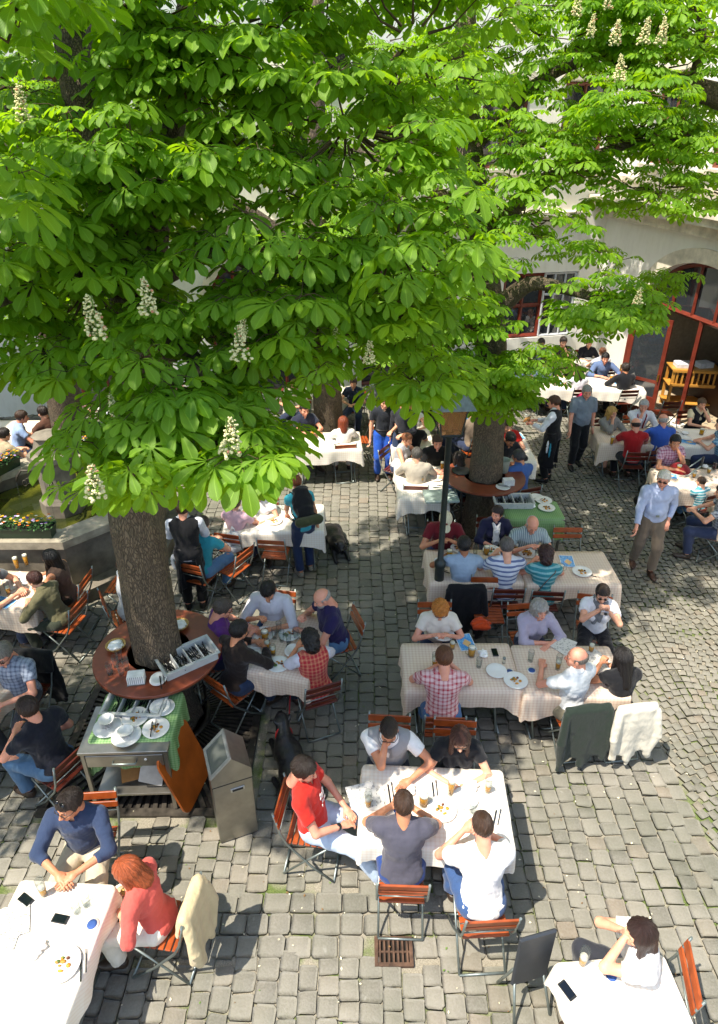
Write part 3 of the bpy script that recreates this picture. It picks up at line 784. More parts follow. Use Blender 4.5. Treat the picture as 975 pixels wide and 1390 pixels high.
# open doorway: jamb posts, folded leaves standing out into the court
for xx in (2.22, 3.95, 5.68): MB().tube([P3(xx, 0, .2), P3(xx, 2.4, .2)], .06, 4, True, False).build('door_post', RED, bw)
def leaf_door(p, q, z1=2.36, z0=.02, label=None):
    p = Vector(p); q = Vector(q); e = (q-p); L = e.length; e.normalize(); n = Vector((e.y, -e.x)); mb = MB()
    def br(a, b, za, zb, t=.09, th=.05):
        c = p+e*((a+b)/2); mb.box((c.x, c.y, (za+zb)/2), (b-a, th, zb-za), atan2(e.y, e.x))
    br(0, .09, z0, z1); br(L-.09, L, z0, z1); br(.09, L-.09, z1-.1, z1); br(.09, L-.09, z0, z0+.55); br(.09, L-.09, .9, .97, th=.045)
    d = mb.build('door_leaf', RED, bw)
    mb = MB(); c = p+e*(L/2); mb.box((c.x, c.y, (z0+.55+z1-.1)/2), (L-.18, .012, z1-z0-.65), atan2(e.y, e.x)); mb.build('pane', GL, d)
    mb = MB(); c = p+e*(L-.05)+n*.05; mb.box((c.x, c.y, 1.05), (.03, .04, .16), atan2(e.y, e.x)); mb.build('handle', mat('brass', '#b08a3a', .3, .9), d)
j = P3(2.3, 0); leaf_door((j[0]-.1, j[1]), (j[0]-.62, j[1]-.75)); leaf_door((j[0]-.60, j[1]-.80), (j[0]+.02, j[1]-1.42))
# interior room seen through the door
mb = MB(); q = [P3(1.2, 0, .36), P3(6.6, 0, .36), P3(6.6, 0, 4.5), P3(1.2, 0, 4.5)]
mb.raw([(x, y, z) for z in (.004, 3.7) for x, y, _ in q], [(0, 3, 2, 1)[::-1], (4, 5, 6, 7)[::-1], (1, 5, 6, 2), (2, 6, 7, 3), (3, 7, 4, 0)]); mb.build('interior_room', mat('warm_interior_wall', '#a8977c', .9), bw)
mb = MB(); mb.box((*P3(3.9, 0, 1.6)[:2], .5), (2.4, .5, 1.0), atan2(ax[1], ax[0])); mb.build('interior_counter', mat('dark_wood', '#2e1a10', .5), bw)
# -- back building
bb = empty('rear_building', (0, 0, 0), 0, 'white rear building with arched openings and red window frames behind the trees', 'building')
WB = 19.0; O2 = (CORN.x-BU[0]*WB, CORN.y-BU[1]*WB)
aw = []; 
arches = [(1.2, 3.6), (5.1, 7.5), (8.9, 11.3), (12.6, 14.6)]
ops = [arch_poly(a, b, .0, 2.3, (b-a)/2, 16) for a, b in arches]+[arch_poly(16.35, 18.45, 1.05, 2.75, 0)]
up = [1.0, 3.4, 5.8, 8.2, 10.6, 13.0, 15.4, 17.4]
ops += [arch_poly(a, a+1.15, 5.2, 7.0, 0) for a in up]
P4 = facade('wall', bb, O2, BU, WB, 11, ops)
for a, b in arches:
    f = frame_window(bb, P4, a+.04, b-.04, .04, 2.3, (b-a)/2-.04, .22, 4, 1, .07, tr=[.9, 2.3], name='arched_window')
frame_window(bb, P4, 16.4, 17.5, 1.08, 2.72, 0, .12, 2, 1, .09)
frame_window(bb, P4, 17.52, 18.4, 1.08, 2.72, 0, .06, 3, 2, .05, m=mat('pale_window_bars', '#b9bcc0', .5))
for a in up: frame_window(bb, P4, a+.03, a+1.12, 5.23, 6.97, 0, .14, 2, 1, m=mat('brown_joinery', '#6b3a28', .5))
mb = MB(); band(P4, 0, WB-.7, 3.95, .18, .22, mb); band(P4, 0, WB-.7, 4.14, .10, .34, mb); mb.build('cornice', STONE, bb)
for a, b in arches:
    mb = MB(); c0 = (a+b)/2; r = (b-a)/2
    for i in range(18):
        a0, a1 = pi*i/18, pi*(i+1)/18; q = []
        for dd in (0, -.05):
            for (rq, aa) in ((r, a0), (r+.22, a0), (r+.22, a1), (r, a1)): q.append(P4(c0+rq*cos(aa), 2.3+rq*sin(aa), dd))
        mb.raw(q, [(4, 5, 6, 7), (5, 1, 2, 6), (0, 4, 7, 3)])
    mb.build('arch_moulding', STONE, bb)
for a in up:
    mb = MB(); band(P4, a-.12, a+1.27, 5.07, .12, .14, mb); mb.build('window_sill', STONE, bb)
    mb = MB(); band(P4, a-.12, a+1.27, 7.02, .14, .1, mb); mb.build('window_hood', STONE, bb)
# -- left building, mostly outside the frame
bl = empty('left_building', (0, 0, 0), 0, 'pale plastered building closing the courtyard on the left behind the fountain', 'building')
P5 = facade('wall', bl, (-11.6, -3), (0, 1), 20, 11, [arch_poly(a, a+2.2, 0, 2.2, 1.1) for a in (4, 8, 12, 15.6)]+[arch_poly(a+.5, a+1.7, 5.2, 7, 0) for a in (4, 8, 12, 15.6)])
P5i = lambda x, z, d=0: P5(x, z, d)
for a in (4, 8, 12, 15.6): frame_window(bl, P5, a+.03, a+2.17, .04, 2.2, 1.07, .22, 4, 1, tr=[2.2], name='arched_window'); frame_window(bl, P5, a+.53, a+1.67, 5.23, 6.97, 0, .14, 2, 1)
# ------------------------------------------------------------ trees
def bark():
    n = NT('chestnut_bark'); o = n.geo(); s = n.mapping(o, (1, 1, .3)); 
    v = n.n.new('ShaderNodeTexVoronoi'); v.inputs['Scale'].default_value = 52; v.feature = 'DISTANCE_TO_EDGE'; wn = n.n.new('ShaderNodeTexNoise'); wn.inputs['Scale'].default_value = 9; n.l.new(s, wn.inputs['Vector']); va = n.n.new('ShaderNodeVectorMath'); va.operation = 'MULTIPLY_ADD'; n.l.new(wn.outputs['Color'], va.inputs[0]); va.inputs[1].default_value = (.10, .10, .10); n.l.new(s, va.inputs[2]); n.l.new(va.outputs[0], v.inputs['Vector'])
    f = n.noise(16, 5, .7, s, .6); f2 = n.noise(2.2, 3, .6, o)
    hgt = n.math('SUBTRACT', n.math('MULTIPLY_ADD', f, .55, .55), n.math('MULTIPLY', n.math('MINIMUM', v.outputs['Distance'], .2), 1.7))
    c = n.ramp(hgt, [(.2, (.235, .175, .11)), (.55, (.145, .105, .066)), (.85, (.05, .036, .024))])
    c = n.mix(n.math('MULTIPLY', n.ramp(f2, [(.5, 0.0), (.7, 1.0)]), .5), c, (.10, .105, .065))
    n.set(color=c, rough=.9); n.bump(n.math('MULTIPLY', hgt, -1.0), 1.0, .03); return n.m
BARK = bark()
def leafmat(name, c0, c1, tr):
    n = NT(name); uv = n.n.new('ShaderNodeTexCoord').outputs['UV']; x, y, z = n.xyz(uv)
    a = n.n.new('ShaderNodeAttribute'); a.attribute_name = 'tone'; t = a.outputs['Fac']
    base = n.mix(t, c0, c1)
    ax_ = n.math('ABSOLUTE', n.math('SUBTRACT', y, .5))           # 0 at the midrib
    rib = n.math('LESS_THAN', ax_, .035)
    vein = n.math('LESS_THAN', n.math('FRACT', n.math('SUBTRACT', n.math('MULTIPLY', x, 11.0), n.math('MULTIPLY', ax_, 9.0))), .12)
    mk = n.math('MINIMUM', n.math('ADD', n.math('MULTIPLY', rib, .55), n.math('MULTIPLY', vein, .22)), .6)
    c = n.mix(mk, base, tuple(min(1, v*1.7+.02) for v in c1))
    n.set(color=c, rough=.5, spec=.32)
    wv_ = n.math('FRACT', n.math('SUBTRACT', n.math('MULTIPLY', x, 11.0), n.math('MULTIPLY', ax_, 9.0)))
    n.bump(n.math('PINGPONG', wv_, .5), .35, .004)
    tb = n.n.new('ShaderNodeBsdfTranslucent'); n.l.new(n.mix(t, tr, tuple(v*1.15 for v in tr)), tb.inputs[0])
    mx = n.n.new('ShaderNodeMixShader'); mx.inputs[0].default_value = .46; n.l.new(n.b.outputs[0], mx.inputs[1]); n.l.new(tb.outputs[0], mx.inputs[2])
    n.l.new(mx.outputs[0], n.n['Material Output'].inputs[0]); return n.m
LEAF = leafmat('chestnut_leaf', (.07, .175, .006), (.18, .32, .022), (.38, .64, .012))
def leaf_template(nseg, hi=True):
    """one palmate leaf: seven obovate leaflets from the tip of the stalk, drooping; unit = longest leaflet"""
    V = []; F = []; U = []
    for ai, L in ((0, 1.0), (38, .93), (-38, .93), (76, .72), (-76, .72), (116, .45), (-116, .45)):
        a = radians(ai+random.uniform(-4, 4)); b = len(V); dx, dy = sin(a), cos(a); wid = .56*L*(.95 if abs(ai) < 100 else .9)
        prof = ([0, .22, .42, .6, .76, .89, .965, 1.0], [.04, .22, .48, .76, .97, .93, .52, 0]) if hi else ([0, .35, .65, .88, 1.0], [.04, .4, .85, .9, 0])
        for i, (s, pw) in enumerate(zip(*prof)):
            wv = wid*.5*pw*.78; r = .04+s*L; zz = -.5*L*s*s*.8-.03
            for q in (-1, 0, 1):
                lz = zz+(abs(q)*wv*.38)+(.016*sin(s*22+ai)*abs(q) if hi else 0)
                V.append((dx*r+q*wv*dy, dy*r-q*wv*dx, lz)); U.append((s, .5+q*.5))
        nseg = len(prof[0])-1
        for i in range(nseg):
            for q in (0, 1): k = b+i*3+q; F.append((k, k+1, k+4, k+3))
    return np.array(V), np.array(F), np.array(U)
LT = [leaf_template(6) for _ in range(4)]; LTL = [leaf_template(3, False) for _ in range(3)]
class Crown:
    def __init__(s): s.V = []; s.F = []; s.U = []; s.T = []; s.nv = 0
    def leaf(s, p, d, size, tone, T, roll=0.0, pitch=0.0):
        """p tip of the stalk, d outward horizontal-ish direction"""
        V, F, U = T; d = Vector(d); d.normalize(); up = Vector((0, 0, 1)); x = d.cross(up)
        if x.length < .1: x = Vector((1, 0, 0))
        x.normalize(); z = x.cross(d)
        M = Matrix((x, d, z)).transposed() @ Matrix.Rotation(pitch, 3, 'X') @ Matrix.Rotation(roll, 3, 'Y')
        s.V.append((V*size) @ np.array(M).T+np.array(p)); s.F.append(F+s.nv); s.U.append(U); s.T.append(np.full(len(V), tone)); s.nv += len(V)
    def build(s, parent, name='crown'):
        me = np_mesh(name, np.concatenate(s.V), np.concatenate(s.F), LEAF, None, True, np.concatenate(s.U)); vattr(me, 'tone', np.concatenate(s.T))
        return link(name, me, parent)
def trunk_mesh(mb, path, rad, n=18, rough=.06):
    b0 = len(mb.v); P = []; R = []
    for i in range(len(path)-1):
        k = 6
        for j in range(k): t = j/k; P.append(Vector(path[i]).lerp(Vector(path[i+1]), t)); R.append(rad[i]*(1-t)+rad[i+1]*t)
    P.append(Vector(path[-1])); R.append(rad[-1]); 
    # gentle smoothing of the axis
    for _ in range(3): P = [P[0]]+[(P[i-1]+P[i]*2+P[i+1])/4 for i in range(1, len(P)-1)]+[P[-1]]
    mb.tube(P, R, n)
    for i in range(b0, len(mb.v)):
        v = Vector(mb.v[i]); k = (i-b0)//n; c = P[min(k, len(P)-1)]; dd = v-c; a = atan2(dd.y, dd.x)
        mb.v[i] = tuple(c+dd*(1+rough*(sin(5*a+2*v.z)+.6*sin(9*a-3.1*v.z))))
def tip_cluster(cr, tw, p, out, size, T, rnd, nl=None, fl=False):
    nl = nl or rnd.randint(3, 6); a0 = rnd.random()*6.28; ct = rnd.gauss(.5, .28)
    for i in range(nl):
        a = a0+i*2*pi/nl+rnd.uniform(-.3, .3); h = Vector((cos(a), sin(a), 0))*.8+Vector(out)*.55
        h.z = rnd.uniform(-.25, .35); h.normalize(); st = size*rnd.uniform(.55, 1.0); q = Vector(p)+h*st
        if tw is not None: tw.tube([p, (Vector(p)+q)/2+Vector((0, 0, .03)), q], size*.014, 3, False)
        d = Vector((h.x, h.y, 0)); sz = size*rnd.uniform(.55, 1.15)
        tone = min(1, max(0, rnd.gauss(ct, .15)))
        cr.leaf(q, d, sz, tone, rnd.choice(T), rnd.uniform(-.3, .3), rnd.uniform(-.55, .12))
def lobe(cr, tw, c, r, n, size, T, rnd, hubs=None, zmin=-9):
    """fills an ellipsoid with whorls of leaves, denser towards its skin; twigs run back to the hub"""
    c = Vector(c)
    for i in range(int(n*1.2)):
        while True:
            v = Vector((rnd.gauss(0, 1), rnd.gauss(0, 1), rnd.gauss(0, 1)));
            if v.length > .1: break
        v.normalize(); s = rnd.random()**.38
        o = Vector((v.x*r[0], v.y*r[1], v.z*r[2]))*s; p = c+o
        if p.z < zmin: continue
        out = Vector((v.x, v.y, 0)); 
        tip_cluster(cr, tw if rnd.random() < .5 else None, p, out, size*rnd.uniform(.85, 1.15), T, rnd)
        if tw is not None and rnd.random() < .35:
            b = c+o*.25; m = (p+b)/2+Vector((0, 0, -.06)); tw.tube([b, m, p], [.012, .008, .004], 4, False)
def candle(tw, p, hgt, rnd, mats_=None):
    """an upright chestnut flower spike"""
    p = Vector(p); mb = MB(); mb.mat(0).tube([p, p+Vector((0, 0, hgt))], .004, 4, False)
    n = 58; lean = Vector((rnd.uniform(-.12, .12), rnd.uniform(-.12, .12), 1)); tw_ = rnd.uniform(.9, 1.15)
    for i in range(n):
        t = i/n; a = i*2.4+rnd.uniform(-.4, .4); r = (.040*(1-t)**.8+.006)*rnd.uniform(.7, 1.25)*tw_*hgt/.22; q = p+lean*(hgt*(.08+.92*t))+Vector((r*cos(a), r*sin(a), rnd.uniform(-.006, .006)))
        mb.mat(0).tube([p+lean*(hgt*(.06+.92*t)), q], .0018, 3, False)
        for _ in range(3):
            k = rnd.uniform(.006, .0115)*hgt/.22*(1-.45*t); mb.mat(1 if rnd.random() < .95 else 2).ball(q+Vector((rnd.gauss(0, .006), rnd.gauss(0, .006), rnd.gauss(0, .005))), (k*1.3, k, k*.8), 5, 3, Matrix.Rotation(rnd.random()*3, 3, 'Z') @ Matrix.Rotation(rnd.random()*2, 3, 'X'))
        
    return mb
PET = mat('blossom_white', '#dcd5a0', .7); PET2 = mat('blossom_pink', '#c98a6a', .7); STALK = mat('green_stalk', '#5a7a2a', .7)
TWIG = mat('twig_bark', '#4a3a22', .9, var=.3)
def tree(label, base, trunk, limbs, lobes, seed, T=LT, candles=(), group='chestnut trees of the courtyard'):
    root = empty('chestnut_tree', (*base, 0), 0, label, 'tree', group); rnd = random.Random(seed); off = Vector((base[0], base[1], 0))
    mb = MB(); trunk_mesh(mb, [Vector(p[:3])-off for p in trunk], [p[3] for p in trunk], 22); mb.build('trunk', BARK, root)
    for L in limbs:
        mb = MB(); trunk_mesh(mb, [Vector(p[:3])-off for p in L], [p[3] for p in L], 12, .05); mb.build('limb', BARK, root)
    cr = Crown(); tw = MB()
    for (c, r, n, size) in lobes: lobe(cr, tw, Vector(c)-off, r, n, size, T, rnd)
    cr.build(root); 
    if tw.v: tw.build('twigs', TWIG, root)
    for (p, h) in candles: candle(tw, Vector(p)-off, h, rnd).build('flower_spike', [STALK, PET, PET2], root)
    return root
def D(px, py, dep): return tuple(atd(px, py, dep))
def dq(px, py, dep, r): return (*atd(px, py, dep), r)
# tree A, left foreground
A0 = (TA[0], TA[1])
tree('tall chestnut tree in the left foreground with the round table about its trunk', A0,
     [(*A0, -.03, .36), (TA[0], TA[1], .35, .28), (TA[0]+.0, TA[1]+.0, 1.3, .25), (TA[0]-.0, TA[1]+.02, 3.0, .25), dq(200, 440, 5.8, .25), dq(165, 300, 5.6, .25)],
     [[dq(190, 400, 5.6, .2), dq(212, 240, 5.4, .15), dq(240, 120, 5.3, .11), dq(265, -60, 5.2, .07)],
      [dq(178, 350, 5.6, .24), dq(130, 200, 5.6, .2), dq(104, 60, 5.6, .19), dq(95, -120, 5.6, .16)],
      [dq(195, 380, 5.5, .12), dq(300, 330, 5.2, .08), dq(420, 330, 4.9, .05), dq(520, 380, 4.7, .025)],
      [dq(190, 420, 5.4, .10), dq(260, 480, 4.8, .06), dq(300, 540, 4.4, .03)],
      [dq(180, 330, 5.6, .12), dq(60, 380, 5.0, .07), dq(-30, 420, 4.5, .04)],
      [dq(200, 300, 5.5, .1), dq(330, 150, 5.0, .07), dq(470, 80, 4.8, .04)]],
     [(D(190, 250, 4.7), (.7, .4, .5), 34, .2), (D(100, 220, 4.8), (.6, .4, .4), 22, .2), (D(240, 100, 4.8), (.6, .4, .4), 22, .2), (D(70, 330, 4.9), (.6, .4, .4), 18, .2), (D(185, 585, 4.6), (.42, .5, .38), 20, .2), (D(275, 590, 4.5), (.55, .5, .36), 30, .2), (D(250, 500, 4.6), (.8, .6, .5), 38, .2), (D(55, 470, 5.0), (.6, .5, .30), 20, .2),
      (D(390, 450, 4.8), (.7, .5, .4), 32, .195), (D(500, 425, 5.0), (.6, .5, .32), 26, .19), (D(375, 385, 4.8), (.655, .6, .5), 36, .2), (D(120, 400, 5.1), (.8, .6, .5), 34, .2),
      (D(40, 310, 4.4), (.55, .5, .4), 16, .2), (D(540, 330, 4.8), (.7, .6, .5), 34, .2), (D(340, 190, 4.9), (.6, .6, .4), 16, .2), (D(470, 180, 4.8), (.8, .6, .6), 34, .2),
      (D(560, 60, 5.0), (.8, .6, .6), 34, .2), (D(330, 40, 4.8), (.8, .6, .5), 30, .2), (D(150, 20, 4.6), (.8, .6, .35), 22, .2), (D(20, 120, 5.4), (.7, .6, .6), 26, .2), (D(450, -60, 5.0), (1.0, .7, .5), 24, .2),
      (D(30, 20, 3.0), (.3, .3, .15), 6, .2), (D(10, 250, 3.4), (.15, .2, .2), 3, .2), (D(185, 645, 3.9), (.15, .2, .1), 3, .2), (D(345, 620, 4.1), (.2, .3, .1), 6, .2), (D(240, 640, 4.2), (.35, .3, .1), 7, .2),
      (D(575, 505, 5.2), (.35, .35, .16), 10, .19), (D(128, 668, 3.9), (.05, .1, .04), 1, .2), (D(190, 200, 6.2), (1.0, .5, .8), 40, .2), (D(70, 240, 6.0), (.8, .4, .5), 26, .2),
      # crown outside the frame shading the left; last clumps added unseen to block sun
      ((-4.6, 4.6, 5.4), (1.3, 1.3, .7), 60, .2), ((-3.6, 3.2, 7.6), (1.6, 1.4, .8), 50, .2), ((-5.4, 6.5, 6.6), (1.4, 1.6, 1.0), 60, .2), ((-6.2, 3.6, 6.2), (1.2, 1.4, .9), 50, .2), ((-1.4, 5.6, 8.2), (1.8, 1.2, .8), 60, .2), ((-3.4, 6.0, 9.2), (1.6, 1.4, .9), 50, .2), ((-3.0, 3.3, 8.2), (1.3, .8, .4), 50, .2), ((-1.5, 3.6, 8.4), (1.0, .6, .35), 34, .2), ((-4.2, 2.9, 7.8), (1.0, .9, .4), 34, .2)],
     21, LT, [(D(135, 462, 4.0), .27), (D(204, 430, 4.1), .24), (D(325, 493, 4.2), .24), (D(312, 622, 3.9), .25), (D(130, 678, 3.55), .22), (D(34, 172, 4.4), .24), (D(155, 565, 4.2), .14), (D(500, 495, 4.6), .17), (D(455, 470, 4.6), .14), (D(330, 462, 4.4), .16)])
# tree B, behind the lamp post
B0 = TB
tree('chestnut tree behind the lamp post with a round table about its trunk', B0,
     [(*B0, -.03, .36), (B0[0], B0[1], .4, .28), (B0[0], B0[1]+.03, 2.0, .235), dq(668, 470, 9.6, .225), dq(655, 350, 9.6, .21), dq(640, 230, 9.6, .19), dq(632, 60, 9.6, .16), dq(630, -80, 9.6, .1)],
     [[dq(662, 430, 9.6, .16), dq(720, 380, 9.0, .1), dq(800, 400, 8.6, .06), dq(860, 430, 8.4, .03)], [dq(650, 330, 9.6, .15), dq(730, 250, 9.2, .1), dq(830, 200, 9, .06), dq(930, 190, 9, .03)],
      [dq(650, 300, 9.6, .13), dq(560, 240, 9.2, .08), dq(480, 200, 9.2, .04)], [dq(640, 200, 9.6, .12), dq(740, 100, 9.2, .08), dq(860, 60, 9.0, .04)], [dq(665, 420, 9.6, .12), dq(600, 470, 9.2, .07), dq(560, 500, 9.0, .04)]],
     [(D(672, 528, 9.2), (.62, .6, .32), 38, .17), (D(640, 515, 9.0), (.7, .6, .35), 36, .17), (D(810, 405, 8.6), (.65, .6, .4), 36, .17), (D(840, 430, 8.2), (.55, .5, .3), 26, .17), (D(725, 490, 8.8), (.65, .6, .22), 26, .17),
      (D(620, 440, 8.8), (.7, .6, .45), 38, .17), (D(585, 470, 9.0), (.7, .6, .35), 34, .17), (D(600, 380, 8.8), (1.0, .8, .6), 52, .17), (D(710, 300, 8.8), (.8, .8, .6), 44, .165), (D(800, 330, 9.0), (.4, .5, .2), 9, .16),
      (D(560, 270, 9.0), (1.0, .8, .6), 40, .165), (D(700, 200, 9.0), (1.0, .8, .6), 50, .165), (D(800, 170, 8.8), (1.0, .8, .5), 46, .165), (D(900, 260, 8.8), (.9, .7, .35), 36, .165), (D(640, 90, 9.2), (1.0, .8, .6), 46, .165),
      (D(770, 60, 9.0), (1.1, .8, .6), 50, .165), (D(890, 100, 8.8), (1.0, .8, .5), 34, .165), (D(700, -30, 9.0), (1.5, 1.0, .5), 40, .165), (D(500, 330, 9.4), (.8, .6, .5), 30, .165), (D(880, 180, 8.8), (.8, .6, .35), 28, .165),
      (D(900, 20, 8.4), (1.1, .8, .5), 50, .17), (D(820, -10, 8.6), (1.4, .8, .5), 50, .17), (D(940, 190, 8.6), (.5, .6, .3), 20, .17), (D(760, 225, 8.6), (.8, .6, .3), 28, .17), (D(860, 130, 8.2), (.7, .6, .3), 26, .17), ((.7, 6.2, 8.5), (1.2, 1.0, .5), 60, .18), ((2.6, 6.9, 8.4), (1.3, .8, .4), 50, .18)],  # final clumps hang unseen above the frame, added to shade the right lane
     22, LT, [(D(697, 45, 6.0), .24), (D(782, 24, 7.2), .24), (D(841, 112, 7.2), .26), (D(872, 62, 7.2), .26), (D(897, 62, 7.2), .26), (D(834, 62, 7.2), .24), (D(801, 50, 7.4), .22), (D(825, 14, 7.4), .2), (D(864, 415, 7.4), .2)])
# tree C, further back in the middle
C0 = at(447, 612)
tree('chestnut tree standing further back between the sunny tables', C0,
     [(*C0, -.03, .36), (C0[0], C0[1], .5, .3), (C0[0]-.05, C0[1], 2.2, .26), (C0[0]-.1, C0[1], 4.0, .22), (C0[0]-.1, C0[1], 6.0, .15), (C0[0], C0[1], 8.0, .09)],
     [[(C0[0]-.1, C0[1], 3.6, .14), (C0[0]+1.2, C0[1]-.4, 4.6, .09), (C0[0]+2.4, C0[1]-.5, 5.2, .04)], [(C0[0]-.1, C0[1], 3.8, .14), (C0[0]-1.2, C0[1]-.4, 4.8, .09), (C0[0]-2.4, C0[1]-.5, 5.4, .04)]],
     [(D(440, 400, 12.4), (1.6, .9, .6), 60, .17), (D(350, 430, 12.6), (.7, .8, .3), 12, .17), (D(450, 300, 12.5), (1.3, 1.0, .6), 44, .17), (D(310, 150, 12.6), (1.3, 1.0, .6), 24, .17), (D(450, 180, 12.5), (1.8, 1.0, .9), 60, .17),
      (D(580, 160, 12.5), (1.2, 1.0, .9), 40, .17), (D(350, 60, 12.5), (2.0, 1.0, .9), 60, .17), (D(520, 60, 12.5), (1.8, 1.0, .8), 50, .17), (D(520, 450, 12), (.8, .6, .3), 24, .17), (D(640, 60, 12), (1.6, .9, .9), 40, .17), (D(800, 60, 13), (2.0, .9, .9), 50, .17)],
     23, LTL)
# tree D, back left behind the fountain
D0 = (-5.6, 11.8)
tree('chestnut tree at the back left behind the fountain', D0,
     [(*D0, -.03, .38), (*D0, 1.0, .3), (D0[0]+.1, D0[1], 3.0, .26), (D0[0]+.1, D0[1], 5.0, .2), (D0[0], D0[1], 8.0, .1)],
     [[(D0[0]+.1, D0[1], 3.6, .14), (D0[0]+1.4, D0[1]-.4, 4.6, .09), (D0[0]+2.2, D0[1]-.5, 5.2, .04)]],
     [(D(90, 400, 11.5), (1.3, .8, .6), 44, .17), (D(30, 400, 10.5), (.7, .7, .3), 12, .17), (D(150, 330, 11.5), (1.0, .8, .5), 18, .17), (D(60, 280, 11.5), (1.5, .9, .9), 50, .17), (D(180, 180, 11.5), (1.5, .9, .9), 50, .17), (D(40, 120, 11.5), (1.5, .9, .9), 50, .17),
      (D(150, 40, 11.5), (2.0, .9, .9), 50, .17), (D(230, 440, 12), (.7, .6, .3), 14, .17)],
     24, LTL)
# tree E, trunk just outside the frame at the right
E0 = (7.4, 8.6)
tree('chestnut tree at the right edge reaching its thick limb into the picture', E0,
     [(*E0, -.03, .38), (*E0, 1.0, .3), (E0[0], E0[1], 3.4, .27), (E0[0]+.1, E0[1], 5.6, .22), (E0[0], E0[1], 9.0, .1)],
     [[(E0[0], E0[1], 5.0, .2), dq(1010, 140, 8.6, .17), dq(930, 116, 8.8, .13), dq(880, 100, 9.0, .09), dq(800, 70, 9.2, .04)],
      [dq(940, 118, 8.8, .08), dq(955, 60, 8.6, .06), dq(945, -20, 8.4, .05)]],
     [(D(880, 40, 9.4), (1.0, .8, .45), 34, .16), (D(950, 160, 9.4), (.6, .7, .4), 18, .16), (D(880, 275, 10.4), (.8, .6, .2), 14, .15), (D(905, 372, 9.8), (.4, .5, .12), 9, .15), (D(820, 345, 10.8), (.45, .5, .15), 7, .15), (D(960, 260, 9.6), (.5, .6, .3), 16, .15), (D(880, 390, 10), (.4, .4, .14), 9, .15),
      ((4.9, 7.8, 8.3), (1.2, 1.0, .4), 44, .19), ((5.2, 6.4, 7.4), (1.0, 1.0, .5), 26, .19), ((7.0, 7.6, 7.6), (1.6, 1.6, .9), 70, .19)],  # unseen clumps; first added to shade the lane, others kept for edge shade
     25, LTL)
# ------------------------------------------------------------ furniture kit
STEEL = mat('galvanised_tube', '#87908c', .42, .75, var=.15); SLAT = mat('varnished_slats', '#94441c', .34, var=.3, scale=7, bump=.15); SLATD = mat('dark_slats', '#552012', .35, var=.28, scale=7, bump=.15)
SSTEEL = mat('brushed_steel', '#9a968c', .33, .85, var=.12, scale=5, bump=.1); WHITE = mat('white_porcelain', '#e4e2dc', .22, var=.03); DGREY = mat('dark_plastic', '#1a1c1e', .45)
KIT = {}
def kit(key, fn):
    if key not in KIT: KIT[key] = fn()
    return KIT[key]
def wobble_tint(): return None
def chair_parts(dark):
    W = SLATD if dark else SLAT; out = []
    for q in (-1, 1):
        out.append(('leg', MB().tube([(q*.205, -.27, .87), (q*.205, -.215, .60), (q*.205, -.16, .47), (q*.205, .05, .2), (q*.205, .25, .012)], .011, 6).mesh('leg', STEEL)))
        out.append(('leg', MB().tube([(q*.188, .19, .445), (q*.188, .0, .25), (q*.188, -.22, .012)], .010, 6).mesh('leg', STEEL)))
    out.append(('foot_bar', MB().tube([(-.205, .25, .012), (.205, .25, .012)], .011, 6).mesh('foot_bar', STEEL)))
    out.append(('foot_bar', MB().tube([(-.188, -.22, .012), (.188, -.22, .012)], .011, 6).mesh('foot_bar', STEEL)))
    m = MB()
    for i in range(7): m.box((0, -.155+i*.058, .463), (.375, .046, .018), 0, .004)
    for q in (-1, 1): m.mat(1).box((q*.172, .02, .449), (.018, .38, .008)); m.mat(0)
    out.append(('seat', m.mesh('seat', [W, STEEL])))
    m = MB()
    for i, (y, z) in enumerate(((-.252, .80), (-.232, .705))): m.box((0, y, z), (.43, .018, .075 if i == 0 else .06), 0, .004, Matrix.Rotation(radians(12), 3, 'X'))
    m.mat(1).tube([(-.205, -.222, .63), (.205, -.222, .63)], .006, 5)
    for q in (-1, 1):
        for z, y in ((.80, -.262), (.705, -.242)): m.ball((q*.205, y, z), .009, 6, 4)
    out.append(('backrest', m.mesh('backrest', [W, STEEL])))
    return out
def chair(x, y, face, label, dark=False, folded=False):
    parts = kit(('chair', dark), lambda: chair_parts(dark)); e = empty('folding_chair', (x, y, 0), radians(face), label, 'chair', 'slatted folding chairs')
    for n, me in parts: link(n, me, e)
    return e
def chair_for(p, label=None, dark=False, dy=-.04, turn=0):
    f = radians(p['face']); S = p['S']; x = p['pos'].x-sin(f)*dy*1.0; y = p['pos'].y+cos(f)*dy
    return chair(x, y, p['face']+turn, label or 'slatted folding chair under '+p['who'], dark)
def cloth_mat(name, c, c2, sc_=26):
    n = NT(name); o = n.obj(); x, y, z = n.xyz(o)
    a = n.math('GREATER_THAN', n.math('FRACT', n.math('MULTIPLY', x, sc_)), .6); b = n.math('GREATER_THAN', n.math('FRACT', n.math('MULTIPLY', n.math('ADD', y, n.math('MULTIPLY', z, 1.0)), sc_)), .6)
    f = n.noise(5, 3, .6, o)
    cc = n.mix(n.math('MULTIPLY', n.math('ADD', a, b), .5), c, c2); cc = n.mix(n.math('MULTIPLY', f, .25), cc, tuple(v*.8 for v in c))
    n.set(color=cc, rough=.85, spec=.2); n.bump(n.math('ADD', n.noise(6, 2, .5, n.mapping(o, (1, 1, .3))), n.math('MULTIPLY', n.noise(200, 2, .5, o), .05)), .4, .02); return n.m
CL = {'beige': cloth_mat('beige_checked_cloth', colr('#dfcdb8'), colr('#cfb29c')), 'white': cloth_mat('cream_checked_cloth', colr('#f0e9dc'), colr('#e8dac8')), 'green': cloth_mat('green_checked_cloth', colr('#8fae78'), colr('#5f8a50'), 34)}  # white entry repeats the beige cloth paler, sunlit tint put into its colour
